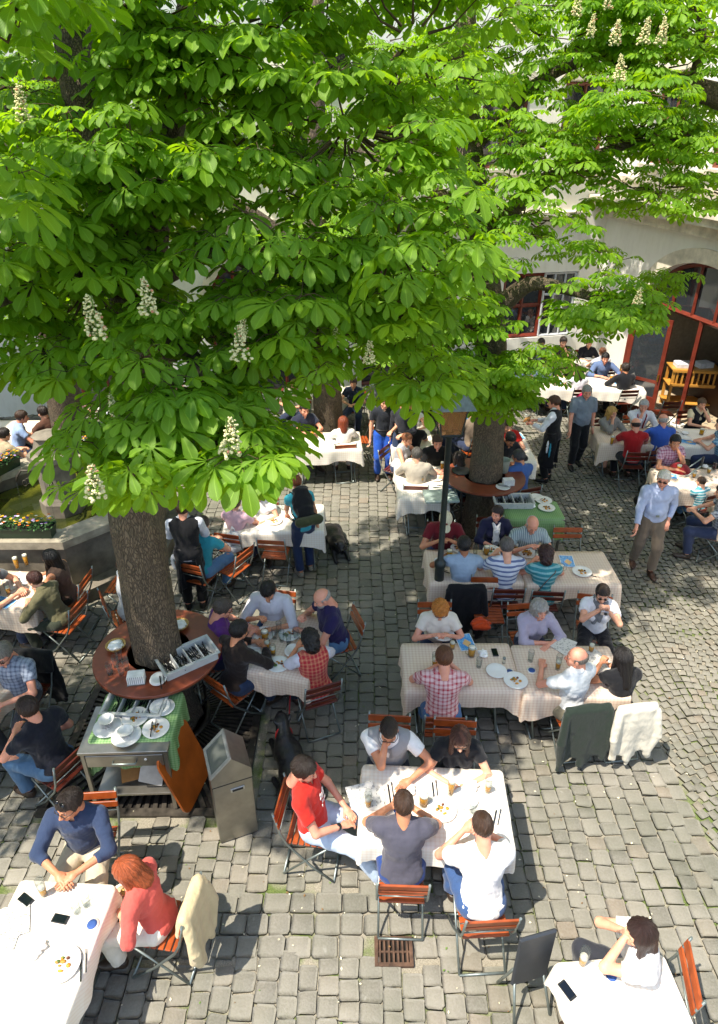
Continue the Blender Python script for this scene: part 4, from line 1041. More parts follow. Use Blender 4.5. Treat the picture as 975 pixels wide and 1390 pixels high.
def table(cx, cy, w, d, face, label, z=.75, cloth='beige', drop=.26, clabel=None, seed=1, corner=.10):
    e = empty('garden_table', (cx, cy, 0), radians(face), label, 'table', 'cloth covered courtyard tables')
    m = MB()
    for i in range(5): m.box((0, -d/2+.02+(d-.04)*(i+.5)/5, z-.022), (w-.04, (d-.04)/5-.006, .024))
    m.build('table_top', mat('dark_wood', '#3a2216', .5), e)
    for q in (-1, 1):
        m = MB(); x = q*(w/2-.16); m.tube([(x, -d/2+.1, z-.04), (x, d/2-.1, .02), (x+.001, d/2-.1, .014)], .013, 6); m.tube([(x-.03*q, d/2-.1, z-.04), (x-.03*q, -d/2+.1, .02)], .013, 6)
        m.tube([(x, -d/2+.08, .016), (x, d/2-.08, .016)], .013, 6); m.build('leg', STEEL, e)
    m = MB().tube([(-w/2+.16, 0, .4), (w/2-.16, 0, .4)], .011, 6); m.build('stretcher', STEEL, e)
    if cloth:
        c = tablecloth(cx, cy, w, d, face, z, drop, cloth, clabel, seed, corner)
    return e
def tablecloth(cx, cy, w, d, face, z, drop, cloth, clabel, seed, corner=.10, name='tablecloth'):
    rnd = random.Random(seed); n = 34; P = []
    rad = .03
    pts = []
    for k, (sx, sy) in enumerate(((1, -1), (1, 1), (-1, 1), (-1, -1))):
        for i in range(6):
            a = radians(-90+k*90+i*18); pts.append((sx*(w/2-rad)+rad*cos(a), sy*(d/2-rad)+rad*sin(a), cos(a), sin(a), 1-abs(i-2.5)/4))
        nx, ny = ((1, 1), (-1, 1), (-1, -1), (1, -1))[k]; x0, y0 = sx*(w/2-rad)+rad*cos(radians(k*90)), sy*(d/2-rad)+rad*sin(radians(k*90))
        x1, y1 = nx*(w/2-rad)+rad*cos(radians(k*90)), ny*(d/2-rad)+rad*sin(radians(k*90))
        for i in range(1, n): t = i/n; pts.append((x0+(x1-x0)*t, y0+(y1-y0)*t, cos(radians(k*90)), sin(radians(k*90)), max(0, 1-min(t, 1-t)*w/.12)*.5))
    N = len(pts); V = []; F = []; rows = 7; ph = [rnd.uniform(0, 6.28) for _ in range(5)]; L = 2*(w+d); zt = z+.006
    for r in range(rows+1):
        t = r/rows
        for i, (x, y, nx, ny, cn) in enumerate(pts):
            s = i/N*2*pi; fold = (sin(7*s+ph[0])*.5+sin(13*s+ph[1])*.35+sin(23*s+ph[2])*.25)*.03*t**1.2
            dr = drop*(1+.12*sin(3*s+ph[3])+.06*sin(8*s+ph[4]))+corner*cn**1.0*2.0*.5
            out = .006+.012*min(1, t*6)+fold+.03*t*cn; V.append((x+nx*out, y+ny*out, zt-dr*t-(0 if r else 0)))
    for r in range(rows):
        for i in range(N): j = (i+1) % N; F.append((r*N+j, r*N+i, (r+1)*N+i, (r+1)*N+j))
    # gently uneven top: grid fan
    c0 = len(V); inner = []
    for k, fr in enumerate((.8, .5, .2)):
        for i, (x, y, nx, ny, cn) in enumerate(pts): V.append((x*fr, y*fr, zt+.0015*rnd.random()))
    prev = 0
    for k in range(3):
        b = c0+k*N
        for i in range(N): j = (i+1) % N; F.append((prev+i, prev+j, b+j, b+i))
        prev = b
    V.append((0, 0, zt)); cidx = len(V)-1; F3 = [(prev+i, prev+(i+1) % N, cidx) for i in range(N)]
    mb = MB(); mb.raw(V, F+F3, True); o = mb.build(name, CL[cloth], None, (cx, cy, 0), radians(face))
    return tag(o, clabel or 'cloth', 'tablecloth')
# ---- tableware (all stand at z = table top)
def clear_glass():
    n = NT('clear_glass'); n.set(color=(.12, .14, .14), rough=.03, spec=.8, ior=1.5); fr = n.n.new('ShaderNodeLayerWeight'); fr.inputs[0].default_value = .35; tr = n.n.new('ShaderNodeBsdfTransparent'); tr.inputs[0].default_value = (.96, .98, .98, 1)
    mx = n.n.new('ShaderNodeMixShader'); n.l.new(n.math('MULTIPLY_ADD', fr.outputs['Facing'], .38, .03), mx.inputs[0]); n.l.new(tr.outputs[0], mx.inputs[1]); n.l.new(n.b.outputs[0], mx.inputs[2]); n.l.new(mx.outputs[0], n.n['Material Output'].inputs[0]); return n.m
GLASS = clear_glass()
def liquid(name, c):
    n = NT(name); n.set(color=c, rough=.08, trans=.15, ior=1.33); n.b.inputs['Emission Strength'].default_value = 0; return n.m
BEER = liquid('beer', (.90, .40, .02)); COLA = liquid('dark_drink', (.08, .015, .008)); FOAM = mat('beer_foam', '#f3ecd8', .8, var=.04)
def g_profile(r0, r1, h, t=.0025): return [(0.0, 0.0), (r0, 0.0), (r0*.96, h*.08), ((r0+r1)/2*.97, h*.45), (r1, h*.8), (r1*.97, h), (r1*.97-t, h), (r1-t, h*.8), ((r0+r1)/2*.97-t, h*.45), (r0*.96-t, h*.1), (0.0, h*.1)]
def k_glass(fill, liq, mug=False, h=.17, r0=.03, r1=.036):
    if mug: h, r0, r1 = .14, .042, .045
    out = [('glass', MB().lathe(g_profile(r0, r1, h), n=16).mesh('glass', GLASS))]
    if fill > 0:
        rr_ = lambda u: (r0*.96+(r1-r0)*min(1, u*1.2))-.004
        out.append(('drink', MB().lathe([(0, h*.105), (rr_(0), h*.105), (rr_(fill*.5), h*fill*.5+h*.05), (rr_(fill), h*fill), (0, h*fill)], n=14).mesh('drink', liq)))
        if liq is BEER and fill > .4: out.append(('foam', MB().lathe([(0, h*fill+.0005), (rr_(fill), h*fill+.0005), (rr_(fill), h*(fill+.13)), (0, h*(fill+.15))], n=14).mesh('foam', FOAM)))
    if mug: out.append(('handle', MB().tube([(r1, 0, h*.82), (r1+.03, 0, h*.8), (r1+.035, 0, h*.45), (r0, 0, h*.2)], .006, 6).mesh('handle', GLASS)))
    return out
def plate_mesh(r=.12): return MB().lathe([(0, .002), (r*.55, .002), (r*.6, .004), (r, .018), (r*1.01, .021), (r*.98, .023), (r*.6, .010), (0, .008)], n=26).mesh('plate', WHITE)
def food_mesh(kind, seed):
    rnd = random.Random(seed); m = MB()
    if kind == 'fries':
        for i in range(34): a = rnd.random()*6.28; r = rnd.random()**.6*.065; c = Vector((r*cos(a), r*sin(a), .016+rnd.random()*.022)); dd = Vector((rnd.gauss(0, 1), rnd.gauss(0, 1), rnd.gauss(0, .3))).normalized()*.024; m.mat(0).tube([c-dd, c+dd], .0048, 4, True, False)
        for i in range(5): m.mat(1).ball((rnd.uniform(-.06, .06), rnd.uniform(-.06, .06), .018), (.018, .014, .009), 7, 5)
    else:
        for i in range(9): m.mat(rnd.choice((0, 1, 2))).ball((rnd.uniform(-.06, .06), rnd.uniform(-.05, .05), .016), (rnd.uniform(.01, .026), rnd.uniform(.008, .02), rnd.uniform(.006, .014)), 7, 5)
    return m.mesh('food', [mat('golden_food', '#c8882a', .6, var=.3), mat('brown_meat', '#6a3518', .55, var=.3), mat('salad', '#55702a', .6, var=.3)])
def print_mat(name, base, ink, sc_=1.0):
    n = NT(name); o = n.obj(); x, y, z = n.xyz(o); v = n.n.new('ShaderNodeTexVoronoi'); v.inputs['Scale'].default_value = 26*sc_; n.l.new(o, v.inputs['Vector'])
    l = n.math('GREATER_THAN', n.math('FRACT', n.math('MULTIPLY', y, 70*sc_)), .55); k = n.math('LESS_THAN', v.outputs['Distance'], .35)
    n.set(color=n.mix(n.math('MULTIPLY', n.math('MULTIPLY', l, k), .9), colr(base), colr(ink)), rough=.35); return n.m
def sheet(w, d, m, name, h=.003): return MB().box((0, 0, h/2), (w, d, h)).mesh(name, m)
BLUE = '#4f9ad0'
def k_menu():
    n = NT('blue_menu_print'); o = n.obj(); x, y, z = n.xyz(o)
    edge = n.math('MAXIMUM', n.math('GREATER_THAN', n.math('ABSOLUTE', x), .088), n.math('GREATER_THAN', n.math('ABSOLUTE', y), .13))
    pic = n.math('LESS_THAN', n.math('ADD', n.math('MULTIPLY', n.math('ABSOLUTE', n.math('SUBTRACT', x, .01)), 1.4), n.math('ABSOLUTE', n.math('ADD', y, .02))), .075)
    c = n.mix(pic, n.mix(n.ramp(n.noise(30, 3, .6, o), [(.45, 0.0), (.6, 1.0)]), colr('#3f8fd0'), colr('#7db8e0')), colr('#d8b07a')); c = n.mix(edge, c, colr('#dfe6ea'))
    n.set(color=c, rough=.3); return [('menu', MB().box((0, 0, .003), (.19, .275, .004)).mesh('menu', n.m))]
def k_newspaper(): return [('newspaper', MB().box((0, 0, .004), (.22, .3, .006)).box((.05, .06, .0085), (.2, .26, .002), .3).mesh('newspaper', print_mat('newsprint', '#cfccc4', '#3a3a3c', 1.2)))]
def k_phone(): return [('phone', MB().mat(0).box((0, 0, .006), (.065, .125, .010), 0, .003).mat(1).box((0, 0, .0116), (.056, .10, .0012)).mesh('phone', [DGREY, mat('phone_screen', '#10151c', .08, var=0)]))]
def k_coaster():
    return [('coaster', MB().mat(0).lathe([(0, 0), (.053, 0), (.053, .0025), (0, .0025)], n=18).mat(1).lathe([(.018, .0027), (.038, .0027), (.038, .0032), (.018, .0032)], n=16).mesh('coaster', [mat('coaster_card', '#e6e2d8', .8), mat('coaster_blue', '#2b4f8e', .7)]))]
def k_cutlery():
    m = MB(); m.box((0, .02, .004), (.014, .11, .003)); m.box((0, -.07, .005), (.012, .09, .006)); m.box((.035, .0, .004), (.009, .13, .003))
    for i in range(3): m.box((.029+i*.006, .082, .004), (.003, .035, .002))
    return [('cutlery', m.mesh('cutlery', mat('cutlery_steel', '#55575a', .25, .9)))]
def k_napkin(seed=0):
    rnd = random.Random(seed); s = SDF((-.09, -.09, -.01), (.09, .09, .07), .006); 
    for i in range(6): s.ell((rnd.uniform(-.035, .035), rnd.uniform(-.035, .035), .02), (.045, .03, .022), .008, np.array(Matrix.Rotation(rnd.random()*3, 3, 'Z')))
    s.folds(.007, 70, seed); s.plane((0, 0, 0), (0, 0, -1)); V, Q = s.mesh(); return [('napkin', np_mesh('napkin', V, Q, mat('paper_napkin', '#ecebe6', .85)))]
def k_bowl(): return [('bowl', MB().lathe([(0, 0), (.04, 0), (.045, .008), (.075, .045), (.078, .048), (.072, .046), (.04, .014), (0, .012)], n=22).mesh('bowl', WHITE))]
def k_shaker():
    return [('shaker', MB().mat(0).lathe([(0, 0), (.02, 0), (.018, .06), (0, .06)], n=10).mat(1).lathe([(.019, .061), (.019, .08), (.008, .088), (0, .088)], n=10).mesh('shaker', [GLASS, STEEL]))]
WARE = {'beer': lambda: k_glass(.8, BEER, h=.2, r0=.028, r1=.036), 'halfbeer': lambda: k_glass(.45, BEER, h=.2, r0=.028, r1=.036), 'mug': lambda: k_glass(.78, BEER, True), 'smallbeer': lambda: k_glass(.6, BEER, h=.13), 'empty': lambda: k_glass(0, None, h=.15), 'water': lambda: k_glass(0, None, h=.12),
        'cola': lambda: k_glass(.85, COLA, h=.16), 'plate': lambda: [('plate', plate_mesh(.115))], 'fries': lambda: [('plate', plate_mesh(.13)), ('food', food_mesh('fries', 3))], 'meal': lambda: [('plate', plate_mesh(.13)), ('food', food_mesh('meal', 5))],
        'leftover': lambda: [('plate', plate_mesh(.13)), ('food', food_mesh('meal', 8))], 'menu': k_menu, 'newspaper': k_newspaper, 'phone': k_phone, 'coaster': k_coaster, 'cutlery': k_cutlery, 'napkin': k_napkin, 'napkin2': lambda: k_napkin(5), 'bowl': k_bowl, 'shaker': k_shaker}
WNAME = {'beer': ('beer_glass', 'tall glass of golden beer with foam', 'beer glass', 'beer glasses'), 'halfbeer': ('beer_glass', 'tall half-drunk glass of golden beer', 'beer glass', 'beer glasses'), 'mug': ('beer_mug', 'handled glass mug of amber beer', 'beer mug', 'beer mugs'),
         'smallbeer': ('beer_glass', 'small tumbler of pale beer', 'beer glass', 'beer glasses'), 'empty': ('drinking_glass', 'empty clear drinking glass', 'glass', 'empty glasses'), 'water': ('drinking_glass', 'short clear water glass', 'glass', 'empty glasses'),
         'cola': ('drinking_glass', 'glass of dark cola', 'glass', 'drinks'), 'plate': ('plate', 'empty white plate', 'plate', 'white plates'), 'fries': ('plate', 'white plate of golden fries', 'plate', 'white plates'), 'meal': ('plate', 'white plate with a half-eaten meal', 'plate', 'white plates'),
         'leftover': ('plate', 'white plate with food leftovers', 'plate', 'white plates'), 'menu': ('menu_card', 'blue printed menu leaflet', 'menu', 'blue menus'), 'newspaper': ('newspaper', 'folded printed newspaper', 'newspaper', None), 'phone': ('mobile_phone', 'black mobile phone', 'phone', None),
         'coaster': ('coaster', 'round white beer mat with blue ring', 'coaster', 'round coasters'), 'cutlery': ('cutlery_set', 'dark knife and fork', 'cutlery', 'cutlery'), 'napkin': ('paper_napkin', 'crumpled white paper napkin', 'napkin', 'napkins'), 'napkin2': ('paper_napkin', 'crumpled white paper napkin', 'napkin', 'napkins'),
         'bowl': ('bowl', 'white porcelain bowl', 'bowl', 'bowls'), 'shaker': ('salt_shaker', 'small glass salt shaker', 'shaker', None)}
WLAB = {}
def ware(kind, px, py, where, rz=None, z=.758, label=None, xyz=None):
    parts = kit(('ware', kind), WARE[kind]); nm, desc, cat, grp = WNAME[kind]
    p = xyz or (*at(px, py, z), z); rz = radians(rz) if rz is not None else random.uniform(-.5, .5)
    lab = label or desc+' '+where; 
    if len(parts) == 1: o = link(nm, parts[0][1], None, p, rz)
    else:
        o = empty(nm, p, rz)
        for n, me in parts: link(n, me, o)
    tag(o, lab, cat, grp); WLAB.setdefault(lab, []).append(o); return o
# ---- garment hung over a chair back
def hung(pch, color, label, length=.55, width=.5, sleeves=True, kind='jacket', cat='jacket', seed=1, pat='plain', c2=None):
    """pch: (x,y,faceDeg) of the chair"""
    s = SDF((-.42, -.5, .05), (.42, -.02, .95), .013)
    y0 = -.255; h = .87
    for q in (-1, 0, 1): pass
    n = 15
    for i in range(n):
        x = -width/2+width*i/(n-1); lo_ = h-length*(1+.11*sin(i*.75+seed)+.05*sin(i*1.9+seed)); s.cone((x*.86, y0-.03, h-.03), (x*1.0, y0-.055-.022*sin(i*.9+seed), lo_), .024, .022, .045)
        s.cone((x*.86, y0+.01, h-.03), (x*.9, y0+.055, h-.22), .022, .020, .04)
    s.cone((-width*.43, y0-.005, h-.008), (width*.43, y0-.005, h-.008), .03, .03, .03)
    if sleeves:
        for q in (-1, 1): s.cone((q*width*.46, y0-.03, h-.06), (q*(width*.50+.02), y0-.085, h-length*.55), .047, .042, .012); s.cone((q*(width*.50+.02), y0-.085, h-length*.55), (q*(width*.40+.02*seed%.05), y0-.07, h-length*1.0), .042, .03, .012); 
    s.folds(.0065, 19, seed, .28); s.folds(.002, 44, seed+2, .6); V, Q = s.mesh()
    o = np_mesh(kind, V, Q, fabric(color, pat, c2)); o = link(kind, o, None, (pch[0], pch[1], 0), radians(pch[2])); return tag(o, label, cat)
def sdf_obj(name, s, m, parent=None, loc=None, rz=None):
    V, Q = s.mesh(); return link(name, np_mesh(name, V, Q, m), parent, loc, rz)
# ------------------------------------------------------------ tables
def T(px, py, w, d, face, label, cl, cloth='beige', drop=.25, seed=1, z=.75, xy=None):
    x, y = xy or at(px, py, z); table(x, y, w, d, face, label, z, cloth, drop, cl, seed); return (x, y)
T(0, 0, 1.3, .78, -3, 'folding table in full sun in front of the drain-side diners, six people around it', 'bright cream cloth on the sunlit table above the drain grate', 'white', .22, 3, xy=(.67, 3.86))
T(0, 0, 1.24, .74, 0, 'left folding table of the long middle row beside the red checked shirt', 'beige checked cloth on the left table of the long middle row', 'beige', .24, 4, xy=(1.12, 5.58))
T(0, 0, 1.12, .78, -1, 'right folding table of the long middle row, next to the cream cardigan chair', 'beige checked cloth on the right table of the long middle row', 'beige', .26, 5, xy=(2.33, 5.52))
T(0, 0, 1.24, .78, 0, 'left folding table of the pair behind the lamp post foot', 'beige checked cloth spread under the plates next to the lamp post', 'beige', .26, 6, xy=(1.56, 7.5))
T(0, 0, 1.24, .78, 0, 'right folding table with the blue menu and the lone plate', 'beige checked cloth under the blue menu and lone plate', 'beige', .26, 7, xy=(2.84, 7.46))
T(0, 0, .8, 1.1, -14, 'small crowded table between the purple shirts and the black dog', 'beige cloth under the crowd of glasses between the purple shirts', 'beige', .26, 8, xy=(-.82, 5.98))
T(0, 0, .76, 1.3, -3, 'table at the bottom left corner with phone and sunglasses on it', 'cream cloth with folded dark phone case in the bottom left corner', 'white', .22, 9, xy=(-2.36, 2.52))
T(0, 0, .8, 1.2, -12, 'table cut by the left edge before the grey checked shirt', 'beige cloth cut by the left edge beside the man in black polo', 'beige', .26, 10, xy=(-4.22, 4.98))
T(0, 0, 1.4, .8, -4, 'table with beers at the left edge in front of the fountain', 'beige cloth with beers in front of the fountain wall', 'beige', .28, 11, xy=(-4.72, 6.98))
T(0, 0, 1.5, .8, 3, 'table behind the empty chair the backpack woman holds', 'cream cloth half sunlit beside the backpack woman', 'white', .26, 12, xy=(-1.3, 8.75))
T(0, 0, 1.3, .8, 4, 'table in the sun beside the further tree trunk', 'cream cloth in the sun by the further tree trunk', 'white', .28, 13, xy=(-.62, 11.6))
T(0, 0, .8, 1.5, 0, 'table behind the lamp post with four diners in shade', 'cream cloth behind the lantern between diners in shade', 'white', .26, 14, xy=(1.05, 10.1))
T(0, 0, .8, 1.2, 2, 'table behind the diner with his back in black', 'cream cloth in front of the blonde woman in white top', 'white', .26, 15, xy=(1.0, 11.9))
T(0, 0, .9, 1.3, 0, 'table right of the darker trunk beside the boy in dark jacket', 'cream cloth with blue menu right of the darker trunk', 'white', .26, 16, xy=(2.75, 11.35))
T(0, 0, 1.3, .85, -10, 'left table of the pair by the wall with blue menu sheets', 'cream cloth with blue menus in front of the long haired woman', 'white', .28, 17, xy=(4.75, 14.9))
T(0, 0, 1.2, .85, -10, 'table of the man in the black suit by the red doors', 'cream cloth in front of the black suit jacket', 'white', .28, 18, xy=(6.0, 14.75))
T(0, 0, 2.2, .8, -8, 'long rear table under the rear window', 'cream cloth on the long rear table under the rear window', 'white', .25, 19, xy=(5.1, 16.75))
T(0, 0, 1.25, .85, -4, 'left table of the shaded row with the red shirt', 'beige cloth with hanging corner beside the blonde woman in grey', 'beige', .32, 20, xy=(5.25, 11.85))
T(0, 0, 1.7, .85, -4, 'right table of the shaded row with bowls and plates', 'cream cloth under bowls and plates in the shaded row', 'white', .28, 21, xy=(6.75, 11.75))
T(0, 0, 1.8, .85, -2, 'table of the boy in teal stripes at the right', 'beige cloth with beer mug next to the child in teal stripes', 'beige', .28, 22, xy=(6.03, 10.0))
T(0, 0, 1.2, .8, -12, 'table corner at the right edge beside the grey checked sleeve', 'beige cloth corner poking in at the right edge', 'beige', .14, 23, xy=(6.15, 8.75))
T(0, 0, .8, 1.2, 4, 'table at the bottom edge before the drinking woman', 'cream cloth at the bottom edge before the drinking woman', 'white', .22, 24, xy=(1.86, 2.02))
T(0, 0, 1.6, .85, 8, 'rear table in the shade left of the trunk', 'cream cloth behind the fountain left of the trunk', 'white', .26, 25, xy=(-4.3, 13.2))
T(0, 0, 1.3, .8, 0, 'table behind the flower box at the far left', 'cream cloth beyond the fountain at the far left', 'white', .26, 26, xy=(-6.9, 12.2))
# ------------------------------------------------------------ people
BR, BK, DK, GY, BL, RB, GI = '#3a2414', '#0f0b0a', '#22160f', '#8f8a84', '#b08a4a', '#7a3a18', '#a5502a'
# front sunny table
p = person(413, 1045, -98, ('man in a red printed T-shirt and pale jeans leaning back at the sunny table', 'the man in the red printed T-shirt'), lean=-8, arms=('lap', 'lap'), shirt=('#c8261c', 'plain', None), legs='#b4c4d8', shoes='#e8e6e0', hair=('short', DK), skin='pink', legpose='out', nod=18, seed=4); PR1 = p
m = MB(); rn = random.Random(2)
for i in range(16): m.box((rn.uniform(-.06, .06), rn.uniform(-.002, .002), rn.uniform(-.07, .07)), (rn.uniform(.012, .05), .004, rn.uniform(.01, .03)), 0, 0, Matrix.Rotation(rn.uniform(-.5, .5), 3, 'Y'))
q = m.build('shirt_print', mat('white_print', '#e8dcd8', .7), p['root']); q.matrix_local = Matrix.Translation(p['T'](-.01, .132, .31)) @ p['Rl'].to_4x4()
chair_for(p)
p = person(528, 992, 176, ('man in white shirt and grey vest with sunglasses resting his chin on his fist', 'the man resting his chin on his fist'), lean=16, arms=('chin', 'wide'), shirt=('#e4e2de', 'plain', None), vest=('#8f9092', 'plain', None), legs='#2c3440', hair=('buzz', DK), glasses='dark', skin='tan', nod=26, fat=.01); chair_for(p)
p = person(625, 1003, 176, ('woman with long dark hair, sunglasses and black T-shirt leaning on the sunny table', 'the long haired woman in black at the sunny table'), female=True, lean=14, arms=('table', 'table'), shirt=('#17181c', 'plain', None), legs='#22242c', hair=('long', '#44241a'), glasses='dark', nod=22, sleeve=.5); chair_for(p)
p = person(548, 1092, -2, ('man in slate grey T-shirt and blue shorts seen from behind at the sunny table', 'the man in the slate grey T-shirt'), lean=10, arms=('table', 'table'), shirt=('#4a4955', 'plain', None), legs='#1f3c78', leg_kind='shorts', hair=('buzz', BR), shoes='#d8d4cc', skin='tan', fat=.01, nod=14); chair_for(p)
p = person(655, 1122, 3, ('man in white T-shirt seen from behind at the right end of the sunny table', 'the man in the white T-shirt'), lean=16, arms=('hold', 'eat'), shirt=('#e9e7e4', 'plain', None), legs='#34507c', hair=('buzz', BR), skin='pink', fat=.008, nod=24); chair_for(p)
# long middle row
p = person(598, 828, 180, ('woman with curly ginger-blond hair in cream printed T-shirt cutting her food', 'the woman with curly ginger-blond hair'), female=True, fat=.012, lean=16, arms=('eat', 'eat'), shirt=('#d9cfc0', 'plain', None), hair=('curly', '#b8702a'), nod=34, glasses='clear', skin='pink'); chair_for(p)
m = MB()
for i in range(16): m.box((rn.uniform(-.05, .05), rn.uniform(-.002, .002), rn.uniform(-.07, .05)), (rn.uniform(.015, .05), .004, rn.uniform(.012, .035)), 0, 0, Matrix.Rotation(rn.uniform(-.8, .8), 3, 'Y'))
q = m.build('shirt_print', mat('dark_print', '#3a3634', .7), p['root']); q.matrix_local = Matrix.Translation(p['T'](.01, .152, .26)) @ p['Rl'].to_4x4()
p = person(733, 828, 186, ('grey haired woman in a lilac blouse resting her folded arms on the table', 'the grey haired woman in lilac'), female=True, lean=14, arms=('fold', 'table'), shirt=('#a79fae', 'plain', None), sleeve=1.5, hair=('curly', '#98938c'), nod=2, yaw=10, neck='v', skin='pink'); chair_for(p)
p = person(818, 806, 168, ('woman in white T-shirt with grey scarf and sunglasses holding up a small camera', 'the woman holding a small camera'), female=True, lean=4, arms=('camera', 'camera'), shirt=('#dedde0', 'plain', None), legs='#18181c', hair=('short', DK), glasses='dark', nod=16, seed=9); PCAM = p; chair_for(p)
p = person(603, 893, -2, ('man in a red and white checked shirt seen from behind', 'the man in the red checked shirt'), lean=12, arms=('eat', 'table'), shirt=('#d8b8b4', 'check', '#a8283a'), legs='#41658f', hair=('short', '#5a3318'), fat=.02, skin='pink', nod=22); chair_for(p)
p = person(783, 893, 28, ('balding man in white short sleeved shirt turned to his left, hand on his knee', 'the balding man in the white shirt'), lean=2, yaw=42, arms=('knee', 'table'), shirt=('#d8dad8', 'plain', None), legs='#77715f', hair=('bald', '#6f6860'), skin='pink', nod=4, seed=6); PWH = p; chair_for(p, turn=-20)
p = person(846, 893, 8, ('woman with black curly hair in sleeveless black top seen from behind', 'the woman with black curls in the black top'), female=True, lean=10, arms=('table', 'eat'), shirt=('#131316', 'plain', None), sleeve=.3, legs='#16161a', hair=('long', '#120c0a'), skin='tan', nod=14); PBL = p; chair_for(p)
# table pair behind the lamp
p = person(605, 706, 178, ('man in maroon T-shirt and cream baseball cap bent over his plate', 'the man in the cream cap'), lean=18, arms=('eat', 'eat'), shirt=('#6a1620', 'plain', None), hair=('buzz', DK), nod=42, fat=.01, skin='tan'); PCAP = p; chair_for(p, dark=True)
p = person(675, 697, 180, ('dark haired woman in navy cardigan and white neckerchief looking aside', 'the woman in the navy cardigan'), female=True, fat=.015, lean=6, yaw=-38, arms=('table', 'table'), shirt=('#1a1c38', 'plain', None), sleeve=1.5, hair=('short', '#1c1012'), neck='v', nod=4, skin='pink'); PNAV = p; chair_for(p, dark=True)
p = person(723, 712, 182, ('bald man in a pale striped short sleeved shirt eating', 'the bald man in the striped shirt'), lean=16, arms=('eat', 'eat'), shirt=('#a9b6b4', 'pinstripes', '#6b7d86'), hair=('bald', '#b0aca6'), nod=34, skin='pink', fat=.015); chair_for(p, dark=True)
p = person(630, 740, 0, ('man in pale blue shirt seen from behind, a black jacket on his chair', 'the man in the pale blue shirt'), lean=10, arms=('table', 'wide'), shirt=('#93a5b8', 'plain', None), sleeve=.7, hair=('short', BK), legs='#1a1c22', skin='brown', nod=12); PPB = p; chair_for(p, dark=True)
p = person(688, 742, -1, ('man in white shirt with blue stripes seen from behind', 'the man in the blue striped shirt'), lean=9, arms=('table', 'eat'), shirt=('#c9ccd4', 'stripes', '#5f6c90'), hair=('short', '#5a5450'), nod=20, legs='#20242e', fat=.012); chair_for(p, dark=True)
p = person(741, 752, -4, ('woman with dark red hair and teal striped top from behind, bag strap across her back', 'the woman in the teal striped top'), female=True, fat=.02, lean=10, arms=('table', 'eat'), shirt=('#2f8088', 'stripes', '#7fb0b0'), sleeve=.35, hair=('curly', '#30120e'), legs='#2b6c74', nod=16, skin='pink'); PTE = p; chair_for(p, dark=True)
MB().tube([p['T'](.17, .0, .46), p['T'](.12, -.115, .42), p['T'](0, -.135, .28), p['T'](-.12, -.135, .1), p['T'](-.18, -.03, .0)], .012, 6, True, True, .5).build('bag_strap', mat('brown_strap', '#5a4030', .6), p['root'])
# crowded small table
p = person(303, 826, -70, ('heavy man with glasses in a purple polo shirt at the left of the crowded table', 'the man in the purple polo'), lean=10, arms=('table', 'table'), shirt=('#5a2a72', 'plain', None), fat=.03, hair=('short', '#4a4038'), glasses='clear', nod=20, skin='pink'); chair_for(p)
p = person(364, 802, 172, ('man with black hair and open white shirt at the head of the crowded table', 'the man in the open white shirt'), lean=14, arms=('eat', 'table'), shirt=('#c8c6cc', 'plain', None), sleeve=1.3, hair=('short', BK), nod=40, skin='tan', neck='v', legs='#27466a', fat=.02); chair_for(p)
p = person(437, 812, 110, ('bald man with short grey beard in a dark purple polo shirt', 'the bearded man in dark purple'), lean=12, arms=('eat', 'table'), shirt=('#231c46', 'plain', None), fat=.028, hair=('bald', '#9a958e'), beard='#a8a4a0', nod=26, skin='pink', legs='#4f7394'); chair_for(p)
p = person(325, 856, -38, ('man with black hair in a dark brown jacket with his back turned', 'the man in the dark brown jacket'), lean=10, arms=('table', 'table'), shirt=('#241a15', 'plain', None), sleeve=1.9, hair=('short', BK), legs='#1f2f4a', nod=14, skin='tan'); chair_for(p)
p = person(421, 868, 22, ('woman with black hair in a red tartan vest over white sleeves', 'the woman in the red tartan vest'), female=True, fat=.015, lean=10, arms=('table', 'eat'), shirt=('#c8c6d0', 'plain', None), sleeve=.75, vest=('#a82430', 'plaid', '#c88060'), hair=('curly', BK), legs='#202838', nod=18, skin='tan'); PTAR = p; chair_for(p, dark=True)
# bottom left
p = person(94, 1092, 184, ('smiling man in a dark blue shirt, clear glasses, sunglasses pushed up in his hair', 'the man in the dark blue shirt'), lean=6, yaw=-30, arms=('table', 'table'), shirt=('#2c3a55', 'plain', None), sleeve=1.45, hair=('short', DK), glasses='clear', nod=10, legs='#c2b49a', skin='tan', seed=3); PB = p
MB().ball((-.033, 0, 0), (.027, .006, .019), 10, 6).ball((.033, 0, 0), (.027, .006, .019), 10, 6).tube([(-.01, 0, .004), (.01, 0, .004)], .003, 5).tube([(-.058, 0, 0), (-.08, -.06, -.05)], .003, 5).tube([(.058, 0, 0), (.08, -.06, -.05)], .003, 5)
g = p['onhead']('sunglasses', MB().ball((-.033, 0, 0), (.027, .006, .019), 10, 6).ball((.033, 0, 0), (.027, .006, .019), 10, 6).tube([(-.01, 0, .004), (.01, 0, .004)], .003, 5).mesh('sunglasses', mat('sunglass_lens', '#0b0a0c', .12, var=0)))
g.matrix_local = Matrix.Translation(p['head']) @ p['HR'].to_4x4() @ Matrix.Translation((0, .06, .115)) @ Matrix.Rotation(radians(55), 4, 'X'); chair_for(p)
p = person(172, 1182, 82, ('woman with straight ginger hair in a coral blouse at the bottom left table', 'the woman in the coral blouse'), female=True, lean=14, yaw=12, arms=('knee', 'lap'), shirt=('#d0584e', 'plain', None), sleeve=1.3, hair=('straight', GI), nod=16, legs='#e0d6c6', skin='fair', seed=12); PCO = p; chair_for(p)
